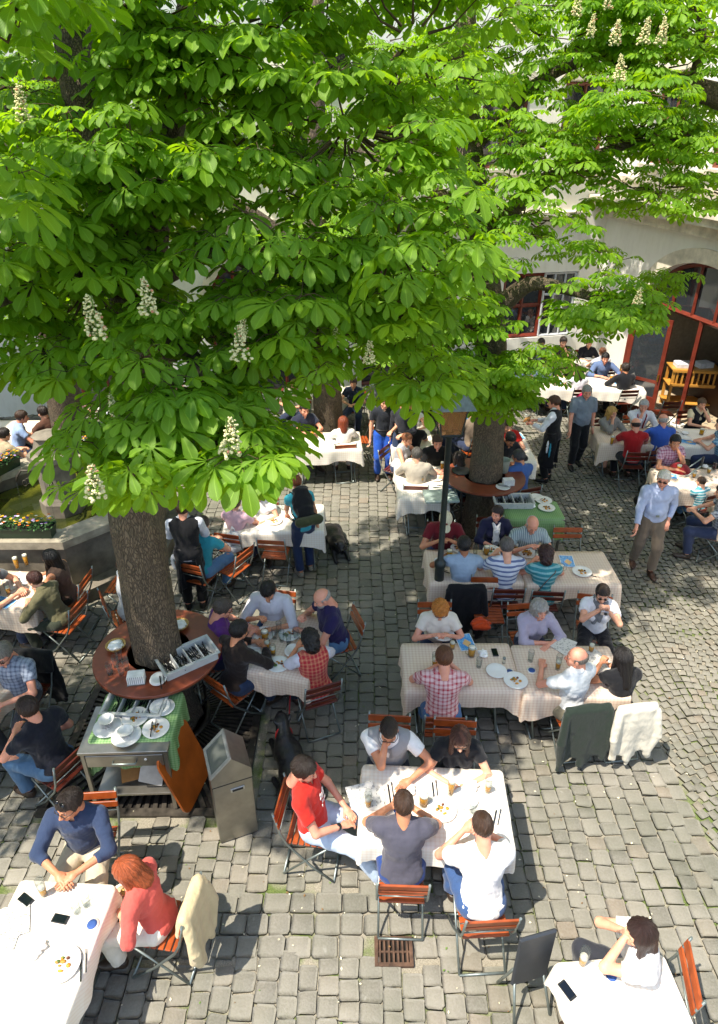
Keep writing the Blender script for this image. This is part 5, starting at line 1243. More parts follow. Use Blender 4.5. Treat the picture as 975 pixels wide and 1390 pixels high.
# left edge
p = person(38, 962, 62, ('man in a black polo shirt with his back turned near the iron tree grate', 'the man in the black polo'), lean=14, arms=('lap', 'table'), shirt=('#10131f', 'plain', None), hair=('short', '#2a1810'), legs='#4a6a88', nod=18, skin='pink', fat=.01); PBP = p; chair_for(p, dark=True)
p = person(4, 888, 176, ('grey haired man in sunglasses and grey checked short sleeved shirt at the left edge', 'the man in the grey checked shirt'), lean=8, arms=('table', 'table'), shirt=('#8f98a8', 'check', '#4a5468'), hair=('short', '#7a746c'), glasses='dark', nod=22, skin='pink', fat=.015, legs='#3a3a40'); PGC = p; chair_for(p, dark=True)
p = person(47, 787, 78, ('woman with short auburn hair and khaki jacket leaning to the beer table', 'the woman in the khaki jacket'), female=True, lean=20, arms=('hold', 'table'), shirt=('#5f5a40', 'plain', None), sleeve=1.7, hair=('short', '#3a1810'), legs='#33382c', nod=14, shoes='#1a1a22'); chair_for(p)
p = person(68, 757, 86, ('woman with long black hair and bare shoulder in a brown top', 'the woman with long black hair in brown'), female=True, lean=8, arms=('table', 'table'), shirt=('#5a463c', 'plain', None), sleeve=.0, hair=('long', '#0c0908'), legs='#2a2622', nod=8, skin='tan'); chair_for(p)
p = person(-14, 770, -84, ('person at the left edge reaching a bare arm over the beer table', 'the person at the left edge'), lean=12, arms=('table', 'table'), shirt=('#6a7076', 'plain', None), hair=('short', DK), nod=14); chair_for(p)
p = person(172, 768, -62, ('person in pale grey shirt half hidden behind the left trunk', 'the person half hidden by the left trunk'), lean=4, arms=('lap', 'table'), shirt=('#a9adb0', 'plain', None), sleeve=1.6, hair=('short', BR), legs='#8f9294', nod=8); chair_for(p)
# waiters and walkers
WAIT = person(248, 690, 8, ('waiter in black waistcoat and white shirt standing behind the left trunk', 'the waiter near the left trunk'), stand=True, lean=4, arms=('tray', 'tray'), shirt=('#d2d4dc', 'plain', None), sleeve=1.8, vest=('#121216', 'plain', None), legs='#0f0f12', hair=('short', BR), nod=10, skin='pink', shoes='#101010')
p = person(275, 712, -20, ('person in a turquoise top and jeans seated behind the waiter', 'the person in the turquoise top'), lean=12, arms=('table', 'table'), shirt=('#2f99a8', 'plain', None), hair=('short', DK), legs='#5a84ad', nod=10); chair_for(p)
BKP = person(402, 655, 24, ('woman in turquoise T-shirt and jeans with a black backpack gripping a chair back', 'the woman with the black backpack'), stand=True, female=True, lean=22, arms=('side', ((.12, .46, .90), (.7, -.5, -.4), 'grip')), shirt=('#35a0b0', 'plain', None), sleeve=.4, legs='#1c2c4c', hair=('short', RB), nod=22, shoes='#8a8478', skin='tan', step=.05)
WA2 = person(752, 546, 62, ('waiter in black waistcoat and long black apron holding a wallet in the shaded lane', 'the waiter in the shaded lane'), stand=True, lean=4, arms=('tray', 'tray'), shirt=('#d8dae0', 'plain', None), sleeve=1.85, vest=('#101014', 'plain', None), legs='#0d0d10', hair=('short', '#4a2c18'), nod=12, shoes='#101010', skin='pink')
WK = person(797, 532, 184, ('stout grey haired man in grey short sleeved shirt and black trousers walking', 'the walking man in the grey shirt'), stand=True, lean=4, arms=('swing', 'side'), shirt=('#6f7a86', 'plain', None), sleeve=.75, legs='#0e0f14', hair=('short', '#8f8d88'), nod=12, yaw=-8, shoes='#101010', skin='pink', fat=.03, step=.1)
W2 = person(901, 650, 172, ('white haired man in sunglasses, pale blue shirt and khaki trousers strolling', 'the strolling man in khaki trousers'), stand=True, lean=2, arms=('swing', 'pocket'), shirt=('#a8b2cc', 'plain', None), sleeve=1.88, legs='#6f6152', hair=('short', '#d8cfc0'), glasses='dark', nod=10, yaw=-22, shoes='#3a241a', skin='pink', fat=.022, step=-.14)
MB().box(W2['T'](0, .175, .10), (.045, .012, .035), 0, .003).build('belt_buckle', STEEL, W2['root'])
BT = person(522, 545, 186, ('standing person in bright blue trousers beside the grey post', 'the person in the bright blue trousers'), stand=True, lean=4, arms=('side', 'tray'), shirt=('#20242c', 'plain', None), legs='#1c50b0', hair=('short', DK), nod=10, detail=0)
BT2 = person(548, 548, 160, ('standing person in dark clothes behind the grey post', 'the dark clothed person behind the post'), stand=True, lean=2, arms=('side', 'tray'), shirt=('#2a2c34', 'plain', None), sleeve=1.8, legs='#26344c', hair=('short', DK), nod=10, detail=0)
# mid distance
P0 = lambda *a, **k: person(*a, detail=0, **k)
p = P0(320, 683, -14, ('person in a pale pink shirt seen from behind at the half sunlit table', 'the person in the pale pink shirt'), lean=8, arms=('table', 'table'), shirt=('#cfa9b4', 'plain', None), hair=('short', BR), nod=10, female=True); chair_for(p)
p = P0(352, 668, 176, ('person in white across from the pale pink shirt, partly under the leaves', 'the person in white under the leaves'), lean=8, arms=('table', 'table'), shirt=('#d8d8d8', 'plain', None), hair=('mid', BR), female=True, nod=10); chair_for(p)
p = P0(466, 573, 8, ('woman with red-brown curls in a white jacket at the sunny rear table', 'the woman with red-brown curls'), female=True, lean=6, arms=('table', 'table'), shirt=('#d9d5d0', 'plain', None), sleeve=1.8, hair=('mid', '#7a3418'), nod=8, legs='#cfc8bc'); chair_for(p)
p = P0(413, 556, 208, ('man in a navy patterned T-shirt with folded arms before the further trunk', 'the man in the navy patterned T-shirt'), lean=6, arms=('fold', 'table'), shirt=('#252a3c', 'plain', '#8a8a9c'), hair=('buzz', DK), nod=8, skin='pink'); chair_for(p)
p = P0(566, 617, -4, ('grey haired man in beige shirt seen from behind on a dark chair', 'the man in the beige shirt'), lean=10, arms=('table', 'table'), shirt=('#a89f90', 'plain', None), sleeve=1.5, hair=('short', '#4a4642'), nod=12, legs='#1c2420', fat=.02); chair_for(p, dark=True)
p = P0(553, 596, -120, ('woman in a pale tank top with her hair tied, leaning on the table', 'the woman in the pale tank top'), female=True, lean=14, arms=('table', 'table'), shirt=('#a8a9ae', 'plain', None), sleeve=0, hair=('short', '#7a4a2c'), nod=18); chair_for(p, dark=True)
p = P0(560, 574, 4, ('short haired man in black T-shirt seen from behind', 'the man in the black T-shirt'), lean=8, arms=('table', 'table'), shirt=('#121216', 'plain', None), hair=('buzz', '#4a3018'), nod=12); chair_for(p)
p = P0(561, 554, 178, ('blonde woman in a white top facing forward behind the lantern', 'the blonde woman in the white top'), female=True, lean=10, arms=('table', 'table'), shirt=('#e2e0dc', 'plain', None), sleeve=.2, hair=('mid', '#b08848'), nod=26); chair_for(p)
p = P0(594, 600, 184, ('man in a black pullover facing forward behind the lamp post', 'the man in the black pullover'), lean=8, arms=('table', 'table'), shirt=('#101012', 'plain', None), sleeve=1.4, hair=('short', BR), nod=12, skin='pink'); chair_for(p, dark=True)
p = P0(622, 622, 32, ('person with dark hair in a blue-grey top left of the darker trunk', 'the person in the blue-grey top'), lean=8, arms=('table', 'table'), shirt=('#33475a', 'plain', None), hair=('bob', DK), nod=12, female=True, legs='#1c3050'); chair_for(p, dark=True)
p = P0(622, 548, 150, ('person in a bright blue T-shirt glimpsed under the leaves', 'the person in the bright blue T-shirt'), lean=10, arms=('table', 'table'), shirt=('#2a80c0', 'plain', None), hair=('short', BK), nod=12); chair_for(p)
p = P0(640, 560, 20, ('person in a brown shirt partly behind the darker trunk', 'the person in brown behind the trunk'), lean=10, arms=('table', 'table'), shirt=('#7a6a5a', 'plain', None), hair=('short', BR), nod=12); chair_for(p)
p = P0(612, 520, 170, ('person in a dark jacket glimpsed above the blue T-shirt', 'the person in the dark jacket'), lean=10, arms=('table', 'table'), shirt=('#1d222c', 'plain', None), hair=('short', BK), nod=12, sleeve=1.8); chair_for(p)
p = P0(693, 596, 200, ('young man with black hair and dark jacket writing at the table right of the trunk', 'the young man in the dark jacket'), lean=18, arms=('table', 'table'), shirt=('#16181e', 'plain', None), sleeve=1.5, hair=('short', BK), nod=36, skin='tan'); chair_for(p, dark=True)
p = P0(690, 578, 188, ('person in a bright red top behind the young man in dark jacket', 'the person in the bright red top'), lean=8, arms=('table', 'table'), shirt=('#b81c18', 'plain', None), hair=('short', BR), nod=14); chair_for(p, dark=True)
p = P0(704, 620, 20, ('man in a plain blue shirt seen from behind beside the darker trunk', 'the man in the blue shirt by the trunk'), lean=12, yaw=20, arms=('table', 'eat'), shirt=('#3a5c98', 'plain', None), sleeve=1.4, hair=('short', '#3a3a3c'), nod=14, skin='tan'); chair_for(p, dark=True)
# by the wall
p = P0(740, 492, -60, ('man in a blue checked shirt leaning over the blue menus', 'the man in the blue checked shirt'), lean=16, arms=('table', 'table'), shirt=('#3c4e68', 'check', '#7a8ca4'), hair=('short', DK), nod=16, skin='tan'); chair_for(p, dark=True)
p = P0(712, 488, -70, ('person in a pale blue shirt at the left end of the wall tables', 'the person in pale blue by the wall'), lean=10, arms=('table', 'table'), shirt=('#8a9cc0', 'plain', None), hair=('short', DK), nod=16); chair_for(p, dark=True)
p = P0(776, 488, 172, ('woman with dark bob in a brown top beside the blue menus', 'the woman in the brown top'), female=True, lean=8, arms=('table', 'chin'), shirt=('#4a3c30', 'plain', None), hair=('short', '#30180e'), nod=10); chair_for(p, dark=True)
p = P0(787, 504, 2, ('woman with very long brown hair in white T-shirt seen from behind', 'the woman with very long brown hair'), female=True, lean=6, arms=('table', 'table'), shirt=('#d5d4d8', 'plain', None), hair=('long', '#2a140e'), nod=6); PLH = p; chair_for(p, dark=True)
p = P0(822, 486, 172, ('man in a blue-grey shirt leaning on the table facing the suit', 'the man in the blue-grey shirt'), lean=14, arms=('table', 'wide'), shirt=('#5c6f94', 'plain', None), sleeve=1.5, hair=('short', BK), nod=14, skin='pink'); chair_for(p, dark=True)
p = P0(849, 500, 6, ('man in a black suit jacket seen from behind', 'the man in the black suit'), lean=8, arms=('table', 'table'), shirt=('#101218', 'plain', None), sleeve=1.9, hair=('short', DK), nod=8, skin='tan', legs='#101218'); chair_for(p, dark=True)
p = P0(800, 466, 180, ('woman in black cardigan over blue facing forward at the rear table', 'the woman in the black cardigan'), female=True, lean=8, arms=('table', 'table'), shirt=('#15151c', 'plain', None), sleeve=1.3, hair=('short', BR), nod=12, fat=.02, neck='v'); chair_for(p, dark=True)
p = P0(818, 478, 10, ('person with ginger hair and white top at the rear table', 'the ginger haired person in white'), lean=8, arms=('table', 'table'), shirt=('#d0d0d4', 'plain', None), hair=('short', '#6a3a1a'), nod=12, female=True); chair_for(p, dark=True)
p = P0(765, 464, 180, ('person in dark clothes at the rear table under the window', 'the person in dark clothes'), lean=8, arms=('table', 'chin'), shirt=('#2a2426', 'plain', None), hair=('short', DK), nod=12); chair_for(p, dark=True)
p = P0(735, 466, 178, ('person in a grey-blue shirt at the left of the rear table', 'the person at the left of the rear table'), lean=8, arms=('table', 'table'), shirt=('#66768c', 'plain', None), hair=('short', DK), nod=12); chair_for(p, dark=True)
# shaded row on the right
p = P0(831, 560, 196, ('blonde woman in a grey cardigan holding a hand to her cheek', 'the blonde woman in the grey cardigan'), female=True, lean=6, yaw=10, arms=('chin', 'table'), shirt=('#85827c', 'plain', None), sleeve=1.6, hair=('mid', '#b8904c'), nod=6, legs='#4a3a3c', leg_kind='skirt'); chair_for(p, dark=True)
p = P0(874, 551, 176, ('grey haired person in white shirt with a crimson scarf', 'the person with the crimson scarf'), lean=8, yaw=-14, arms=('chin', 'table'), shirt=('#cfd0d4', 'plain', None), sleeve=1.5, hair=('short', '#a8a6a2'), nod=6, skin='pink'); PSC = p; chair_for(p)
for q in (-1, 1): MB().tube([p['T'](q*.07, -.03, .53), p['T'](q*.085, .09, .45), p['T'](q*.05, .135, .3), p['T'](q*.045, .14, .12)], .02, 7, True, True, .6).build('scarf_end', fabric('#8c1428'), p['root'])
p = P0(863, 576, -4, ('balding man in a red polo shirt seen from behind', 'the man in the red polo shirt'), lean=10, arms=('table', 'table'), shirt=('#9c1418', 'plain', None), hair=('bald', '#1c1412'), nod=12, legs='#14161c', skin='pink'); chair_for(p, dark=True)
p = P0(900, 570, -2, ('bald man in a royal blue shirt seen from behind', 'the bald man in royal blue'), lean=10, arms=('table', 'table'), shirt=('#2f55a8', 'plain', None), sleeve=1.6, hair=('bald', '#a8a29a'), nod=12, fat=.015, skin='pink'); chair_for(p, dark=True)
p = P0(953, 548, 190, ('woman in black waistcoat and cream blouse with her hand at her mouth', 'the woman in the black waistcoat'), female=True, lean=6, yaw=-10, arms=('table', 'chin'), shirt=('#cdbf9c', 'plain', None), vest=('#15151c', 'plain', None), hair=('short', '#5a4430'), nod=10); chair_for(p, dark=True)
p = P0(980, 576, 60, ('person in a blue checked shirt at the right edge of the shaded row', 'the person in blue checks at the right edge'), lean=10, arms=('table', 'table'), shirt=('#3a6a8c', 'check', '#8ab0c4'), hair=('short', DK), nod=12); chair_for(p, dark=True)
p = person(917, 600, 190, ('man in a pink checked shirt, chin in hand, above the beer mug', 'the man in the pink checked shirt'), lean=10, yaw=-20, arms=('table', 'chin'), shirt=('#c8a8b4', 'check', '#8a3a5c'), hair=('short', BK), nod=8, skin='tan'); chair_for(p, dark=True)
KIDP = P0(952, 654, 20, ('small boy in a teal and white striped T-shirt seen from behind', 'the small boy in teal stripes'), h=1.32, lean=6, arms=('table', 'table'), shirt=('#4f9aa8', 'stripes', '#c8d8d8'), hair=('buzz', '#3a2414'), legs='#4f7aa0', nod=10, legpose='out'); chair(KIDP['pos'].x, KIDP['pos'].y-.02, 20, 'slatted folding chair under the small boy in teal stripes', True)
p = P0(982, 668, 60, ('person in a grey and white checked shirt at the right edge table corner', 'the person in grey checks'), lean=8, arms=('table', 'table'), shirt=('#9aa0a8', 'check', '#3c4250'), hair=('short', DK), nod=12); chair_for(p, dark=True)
p = person(1040, 735, 70, ('person at the right edge in cream trousers and brown shoes', 'the person in the brown shoes'), stand=True, lean=2, arms=('side', 'side'), shirt=('#a89a88', 'plain', None), legs='#c8bca8', shoes='#5a3420', hair=('short', BR))
# left rear, glimpsed through the leaves
p = P0(240, 523, -74, ('dark haired man in a grey shirt drinking, seen through a gap in the leaves', 'the drinking man in grey'), lean=8, arms=('drink', 'table'), shirt=('#b0b4c0', 'plain', None), hair=('short', DK), nod=0, skin='pink'); chair_for(p)
p = P0(268, 521, 80, ('person in pink drinking across from the man in grey', 'the drinking person in pink'), lean=8, arms=('drink', 'table'), shirt=('#c0889a', 'plain', None), hair=('short', DK), nod=0, female=True); chair_for(p)
p = P0(222, 558, 10, ('dark haired person in white seen over the fountain', 'the person in white over the fountain'), lean=8, arms=('table', 'table'), shirt=('#d0d0d4', 'plain', None), hair=('short', DK)); chair_for(p)
p = P0(146, 547, 90, ('waiter in white jacket standing behind the fountain pillar', 'the waiter behind the fountain'), stand=True, lean=2, arms=('side', 'tray'), shirt=('#dcdee4', 'plain', None), sleeve=1.9, legs='#16161c', hair=('short', DK))
p = P0(30, 566, -60, ('man in a pale blue shirt seated behind the fountain flowers', 'the man in pale blue behind the flowers'), lean=16, arms=('table', 'knee'), shirt=('#8fa6cc', 'plain', None), hair=('short', BR), skin='pink'); chair_for(p)
p = P0(58, 560, 60, ('person in a brown top seated behind the fountain flowers', 'the person in brown behind the flowers'), lean=12, arms=('table', 'table'), shirt=('#5a3a2c', 'plain', None), hair=('short', DK)); chair_for(p)
p = P0(6, 590, -30, ('person in beige at the far left behind the fountain', 'the person in beige at the far left'), lean=12, arms=('table', 'table'), shirt=('#a8987c', 'plain', None), hair=('short', DK)); chair_for(p)
for a in (((575, 500, 180), ('person in a white shirt far back left of the darker trunk', 'the person in white far back'), '#d0d0d0', BR), ((598, 492, 20), ('person in a rust coloured top far back under the leaves', 'the person in the rust top'), '#8a4a30', DK),
          ((640, 500, 170), ('person in dark green far back beside the darker trunk', 'the person in dark green far back'), '#2c4030', BL), ((520, 512, -20), ('person in a grey hoodie far back behind the grey post', 'the person in the grey hoodie'), '#70747a', DK),
          ((480, 520, 170), ('person in a navy top far back right of the further trunk', 'the person in navy far back'), '#20283c', BR), ((400, 522, 160), ('person in a cream top far back left of the further trunk', 'the person in cream far back'), '#cfc4ac', BR), ((330, 560, 10), ('person in a black top left of the sunny rear table', 'the person in the black top by the rear table'), '#1a1a1e', DK),
          ((296, 540, 150), ('person in a striped top under the middle leaves', 'the person in the striped top'), '#9aa6b4', DK), ((100, 540, -30), ('person in olive green behind the fountain at left', 'the person in olive green'), '#5c6040', BR), ((680, 520, 30), ('person in a light grey shirt just right of the darker trunk', 'the person in the light grey shirt'), '#a0a4a8', DK)):
    p = P0(*a[0], a[1], lean=6, arms=('table', 'table'), shirt=(a[2], 'plain', None), hair=('short', a[3]), nod=10, female=(a[0][0] % 3 == 0)); chair_for(p, dark=(a[0][0] > 500))
T(0, 0, 1.6, .8, 4, 'far rear table under the leaves left of the darker trunk', 'cream cloth far back under the leaves', 'white', .26, 41, xy=(1.75, 14.3))
T(0, 0, 1.6, .8, 4, 'far rear table between the further trunk and the grey post', 'cream cloth far back behind the further trunk', 'white', .26, 42, xy=(-.9, 14.2))
# bottom right
p = person(868, 1268, 78, ('woman with brown bob in a white T-shirt drinking at the bottom right', 'the woman drinking at the bottom right'), female=True, lean=10, yaw=14, arms=('drink', 'drink'), shirt=('#dcdad8', 'plain', None), sleeve=.6, hair=('straight', '#2c1610'), nod=2, legs='#2a2c34'); PDR = p; chair_for(p, 'orange slatted folding chair with its back turned at the bottom right')
# ------------------------------------------------------------ free chairs
chair(*at(658, 868, .0), 178, 'empty orange slatted chair pushed in beside the curly ginger-blond woman')
chair(1.62, 6.28, 180, 'empty folding chair left of the grey haired woman in lilac') if False else None
chair(3.1, 8.1, 180, 'empty red-brown slatted chair right of the bald man in the striped shirt')
x, y = at(507, 1045); chair(-.1+.02, 4.95, 170, 'slatted chair back just showing left of the man resting his chin') if False else None
x, y = at(376, 790); chair(x, y+.12, -6, 'empty slatted chair gripped by the woman with the black backpack')
x, y = at(436, 672); chair(x, y-.05, 2, 'empty slatted chair standing by the curly haired woman in the sun') if False else None
x, y = at(488, 625); chair(x, y, 100, 'empty orange slatted chair at the right end of the sunny rear table')
x, y = at(330, 820); chair(x-.15, y+.25, 60, 'orange slatted chair carrying the white cloth bag')
x, y = at(278, 790); chair(x, y+.35, -60, 'bright orange slatted chair behind the waiter near the left trunk')
x, y = at(880, 590); chair(6.75, 13.7, 5, 'dark slatted chair beside the black suit at the wall table', True)
chair(6.9, 10.85, 0, 'dark slatted chair with its back to the man in the pink checked shirt', True)
chair(7.45, 10.85, 10, 'dark slatted chair at the right edge under the shaded row', True)
x, y = at(105, 880); chair(-3.25, 7.45, 84, 'empty slatted chair turned aside beside the fountain wall')
# ------------------------------------------------------------ garments and bags
def behind(p, **k): 
    f = radians(p['face']); return (p['pos'].x+sin(f)*.04, p['pos'].y-cos(f)*.04, p['face'])
_b = behind(PWH); hung((_b[0], _b[1], 8), '#1f2a22', 'dark green jacket hung over the chair of the balding man in white', .72, .5, True, seed=2)
hung(behind(PBL), '#c9c2b0', 'cream cardigan hung over the chair of the woman with black curls', .66, .44, True, 'cardigan', 'cardigan', seed=3)
hung(behind(PPB), '#0c0c10', 'black jacket hung over the chair of the man in pale blue', .74, .48, True, seed=4)
hung(behind(PCO), '#c8b48c', 'beige jacket hung over the chair of the woman in coral', .62, .36, True, seed=5)
hung(behind(PGC), '#101114', 'black coat hung over the chair of the man in grey checks', .75, .5, False, 'coat', 'coat', seed=6)
hung((6.85, 11.05, 2), '#b8b0a0', 'pale sweater hung over a dark chair in the shaded row', .4, .42, False, 'sweater', 'sweater', seed=7)
# white cloth bag on a chair
s = SDF((-.2, -.16, -.02), (.2, .16, .5), .011); s.ell((0, 0, .16), (.14, .09, .18), .0); s.ell((0, 0, .05), (.15, .10, .07), .05); s.cone((-.06, 0, .28), (0, 0, .42), .012, .01, .01); s.cone((.06, 0, .28), (0, 0, .42), .012, .01, .01); s.folds(.008, 30, 3); s.plane((0, 0, 0), (0, 0, -1))
x, y = at(318, 745, .5); tag(sdf_obj('cloth_bag', s, fabric('#cfcfd2'), None, (x, y, .47), .5), 'white cloth shoulder bag standing on an orange chair', 'bag')
# backpack
s = SDF((-.25, -.5, .0), (.25, .3, .75), .013); s.ell((0, -.12, .33), (.165, .12, .25), 0); s.ell((0, -.2, .22), (.13, .09, .14), .04); s.cone((-.12, -.2, .12), (.12, -.2, .12), .05, .05, .03); s.ell((0, -.1, .55), (.13, .09, .06), .04); s.folds(.006, 24, 2)
bp = BKP; o = sdf_obj('backpack', s, fabric('#141518')); o.matrix_world = Matrix.Translation(bp['root'].location) @ Matrix.Rotation(radians(bp['face']), 4, 'Z') @ Matrix.Scale(bp['S'], 4) @ Matrix.Translation(bp['T'](0, -.03, .0)) @ bp['Rl'].to_4x4()
tag(o, 'bulging black backpack on the back of the woman gripping a chair', 'backpack')
m = MB(); 
for q in (-1, 1): m.tube([(q*.11, -.06, .50), (q*.12, .08, .52), (q*.125, .145, .38), (q*.14, .10, .18), (q*.13, -.06, .1)], .017, 7, True, True, .55)
m.build('strap', mat('black_webbing', '#111113', .7), o)
s = SDF((-.26, -.12, -.1), (.26, .12, .1), .012); s.cone((-.15, 0, 0), (.15, 0, 0), .075, .075, 0); s.folds(.005, 30, 1)
o2 = sdf_obj('sleeping_roll', s, fabric('#3c4028'), o); o2.location = (0, -.3, .08)
tag(o2)
# apron cloths of the waiters
for W, nm in ((WA2, 'the waiter in the shaded lane'), (WAIT, 'the waiter near the left trunk')):
    s = SDF((-.3, -.3, .2), (.3, .3, 1.05), .014); s.cone((0, .0, .98), (0, .0, .35), .165, .20, 0); s.cone((0, -.06, 1.1), (0, -.10, .2), .10, .14, .02, sub=True); s.folds(.008, 20, 4, .3); s.plane((0, 0, .98), (0, 0, 1)); s.plane((0, 0, .34), (0, 0, -1)); sdf_obj('apron', s, fabric('#0e0e12'), W['root'])
    sdf_obj('cloth_towel', SDF((-.1, -.05, -.2), (.1, .05, .2), .01).ell((0, 0, 0), (.05, .02, .13), 0).folds(.005, 40, 2), fabric('#d8d8dc'), W['root'], (-.2, .03, .78))
s = SDF((-.1, -.04, -.2), (.1, .04, .2), .01); s.ell((0, 0, 0), (.035, .018, .15), 0); s.folds(.004, 40, 2)
for q in (-1, 1): sdf_obj('side_cloth', s, fabric('#137f98'), WA2['root'], (q*.2, -.02, .72))
o = MB().box((0, 0, 0), (.17, .11, .03), 0, .006).box((0, 0, .017), (.15, .09, .006)).mesh('waiter_wallet', mat('tan_leather', '#a8763c', .5)); L = WA2['L']; wp = L[1][2]
o = link('waiter_wallet', o); o.matrix_world = Matrix.Translation(WA2['root'].location) @ Matrix.Rotation(radians(62), 4, 'Z') @ Matrix.Translation((0, .52, 1.18)) @ Matrix.Rotation(-.5, 4, 'X'); tag(o, 'tan waiter wallet held by the waiter in the shaded lane', 'wallet')
# cap, scarf, camera, headwear
s = SDF((-.12, -.14, -.02), (.12, .22, .16), .007); s.ell((0, -.012, .03), (.091, .112, .102), 0); s.plane((0, 0, .035), (0, 0, -1)); s.ell((0, .125, .04), (.065, .075, .009), .01)
V, Q = s.mesh(); PCAP['onhead']('baseball_cap', np_mesh('cap', V, Q, fabric('#c9bfa2')))
q = PCAP['onhead']('cap_emblem', MB().ball((0, .085, .095), (.022, .012, .018), 8, 5).mesh('cap_emblem', mat('cap_emblem', '#7a1c20', .6)))
s = SDF((-.14, -.16, -.3), (.14, .2, .1), .009)
for i in range(14): a0 = 2*pi*i/14; a1 = 2*pi*(i+1)/14; s.cone((.075*cos(a0), .07*sin(a0), .0-.02*sin(a0)), (.075*cos(a1), .07*sin(a1), -.02*sin(a1)), .028, .028, .015)
s.cone((.02, .08, -.02), (.05, .13, -.26), .028, .03, .02); s.cone((-.02, .08, -.02), (-.01, .13, -.22), .028, .03, .02); s.folds(.006, 45, 2)
sdf_obj('scarf', s, fabric('#6d7074'), PCAM['root'], tuple(PCAM['T'](0, .0, .50)))
s = SDF((-.14, -.16, -.34), (.14, .2, .1), .009); s.cone((-.05, .07, .02), (0, .11, -.1), .02, .035, .02); s.cone((.05, .07, .02), (0, .11, -.1), .02, .035, .02); s.cone((0, .11, -.08), (.0, .15, -.26), .04, .06, .03); s.folds(.007, 40, 5)
sdf_obj('neckerchief', s, fabric('#d6d3d2'), PNAV['root'], tuple(PNAV['T'](0, .02, .46)))
m = MB().mat(0).box((0, 0, 0), (.095, .022, .058), 0, .005).mat(1).lathe([(0, 0), (.019, 0), (.017, .016), (0, .016)], (.01, -.011, 0), 14, Matrix.Rotation(pi/2, 3, 'X')).mat(0).box((-.03, 0, .032), (.02, .012, .006))
me = m.mesh('compact_camera', [mat('camera_silver', '#a8a8ac', .3, .7), DGREY]); o = link('compact_camera', me)
o.matrix_world = Matrix.Translation(PCAM['root'].location) @ Matrix.Rotation(radians(PCAM['face']), 4, 'Z') @ Matrix.Scale(PCAM['S'], 4) @ Matrix.Translation((0, .40, 1.15)) @ Matrix.Rotation(pi, 4, 'Z'); tag(o, 'small silver compact camera held up by the woman with grey scarf', 'camera')
def held(p, key, loc, label, name, cat):
    parts = kit(('ware', key), WARE[key]); o = empty(name); 
    for n, me in parts: link(n, me, o)
    o.matrix_world = Matrix.Translation(p['root'].location) @ Matrix.Rotation(radians(p['face']), 4, 'Z') @ Matrix.Translation(Vector(loc)*p['S']) @ Matrix.Rotation(.9, 4, 'X'); return tag(o, label, cat)
held(PDR, 'water', (.0, .27, 1.12), 'glass of water lifted by the woman drinking at the bottom right', 'drinking_glass', 'glass')
# wrist watches
def watch(p, q, m='#c8c4b8'):
    sh, el, wr, hk = p['L'][q]; d = (wr-el).normalized(); c = wr-d*.02; MB().tube([c-d*.012, c+d*.012], .031, 10, False).ball(c+Vector((0, 0, .03)), (.016, .016, .006), 10, 5).build('wrist_watch', mat('watch_metal', m, .3, .7), p['root'])
for p_, q_, c_ in ((PR1, 1, '#2a2c30'), (PWH, 1, '#1a1a1c'), (PCO, 1, '#b89858'), (WK, -1, '#c8c4b8'), (PEOPLE[1], 1, '#2a2a2e')): watch(p_, q_, c_)
# ------------------------------------------------------------ trunk tables, trolley, bin, lamp, fountain, dogs
WOODR = mat('red_stained_wood', '#7c3c24', .4, var=.22, scale=3, bump=.1)
def ring_table(c, z, r, label):
    e = empty('tree_table', (c[0], c[1], 0), 0, label, 'table')
    MB().lathe([(.335, z-.035), (r-.006, z-.035), (r, z-.029), (r, z-.006), (r-.006, z), (.335, z), (.335, z-.035)], n=56, smooth=False).build('table_top', WOODR, e)
    MB().lathe([(r-.03, z-.055), (r-.012, z-.055), (r-.012, z-.036), (r-.03, z-.036)], n=48).build('rim_band', iron(), e)
    for i in range(4): a = i*pi/2+.5; MB().tube([(.42*cos(a), .42*sin(a), .01), (.45*cos(a), .45*sin(a), z-.04)], .018, 8).tube([(.30*cos(a), .30*sin(a), z-.05), (.6*cos(a), .6*sin(a), z-.045)], .014, 6).build('leg', iron(), e)
    return e
ZR = 1.02
ring_table(TA, ZR, .69, 'round red-brown table ringing the left tree trunk, loaded with glasses')
ring_table(TB, ZR, .66, 'round red-brown table ringing the darker trunk behind the lamp post')
ware('cutlery', 218, 925, 'on the stack of side plates on the left trunk table', 20, ZR+.062)
for i in range(5): 
    x, y = at(215, 925, ZR); o = link('plate', kit('sideplate', lambda: plate_mesh(.085)), None, (x+.004*i, y-.003*i, ZR+.004+.010*i)); tag(o, 'small white plate in the stack beside the napkins on the left trunk table', 'plate', 'stack of small plates on the left trunk table')
def napkin_block(px, py, z, label, n=1):
    x, y = at(px, py, z); e = empty('napkin_holder', (x, y, z), .15, label, 'napkin holder'); MB().box((0, 0, .055), (.17, .11, .105), 0, .004).build('napkins', mat('paper_napkin', '#ecebe6', .85), e)
    m = MB(); 
    for i in range(8): m.box((-.07+i*.02, -.058, .055), (.004, .003, .112)); m.box((-.07+i*.02, .058, .055), (.004, .003, .112))
    m.box((0, 0, .002), (.18, .12, .004)); m.build('wire_frame', STEEL, e)
napkin_block(186, 925, ZR, 'white block of folded paper napkins on the left trunk table')
napkin_block(690, 658, ZR, 'wire basket of white napkins on the darker trunk table')
for i, (a, b) in enumerate(((158, 905), (165, 915), (150, 915), (163, 897), (172, 908))): ware('empty', a, b, '', None, ZR, ['empty clear glass nearest the rim among those left of the trunk napkins', 'tall empty clear glass touching the trunk napkin block', 'empty clear glass furthest left on the left trunk table', 'empty clear glass behind the others by the left trunk bark', 'empty clear glass between the bread basket and the trunk napkins'][i])
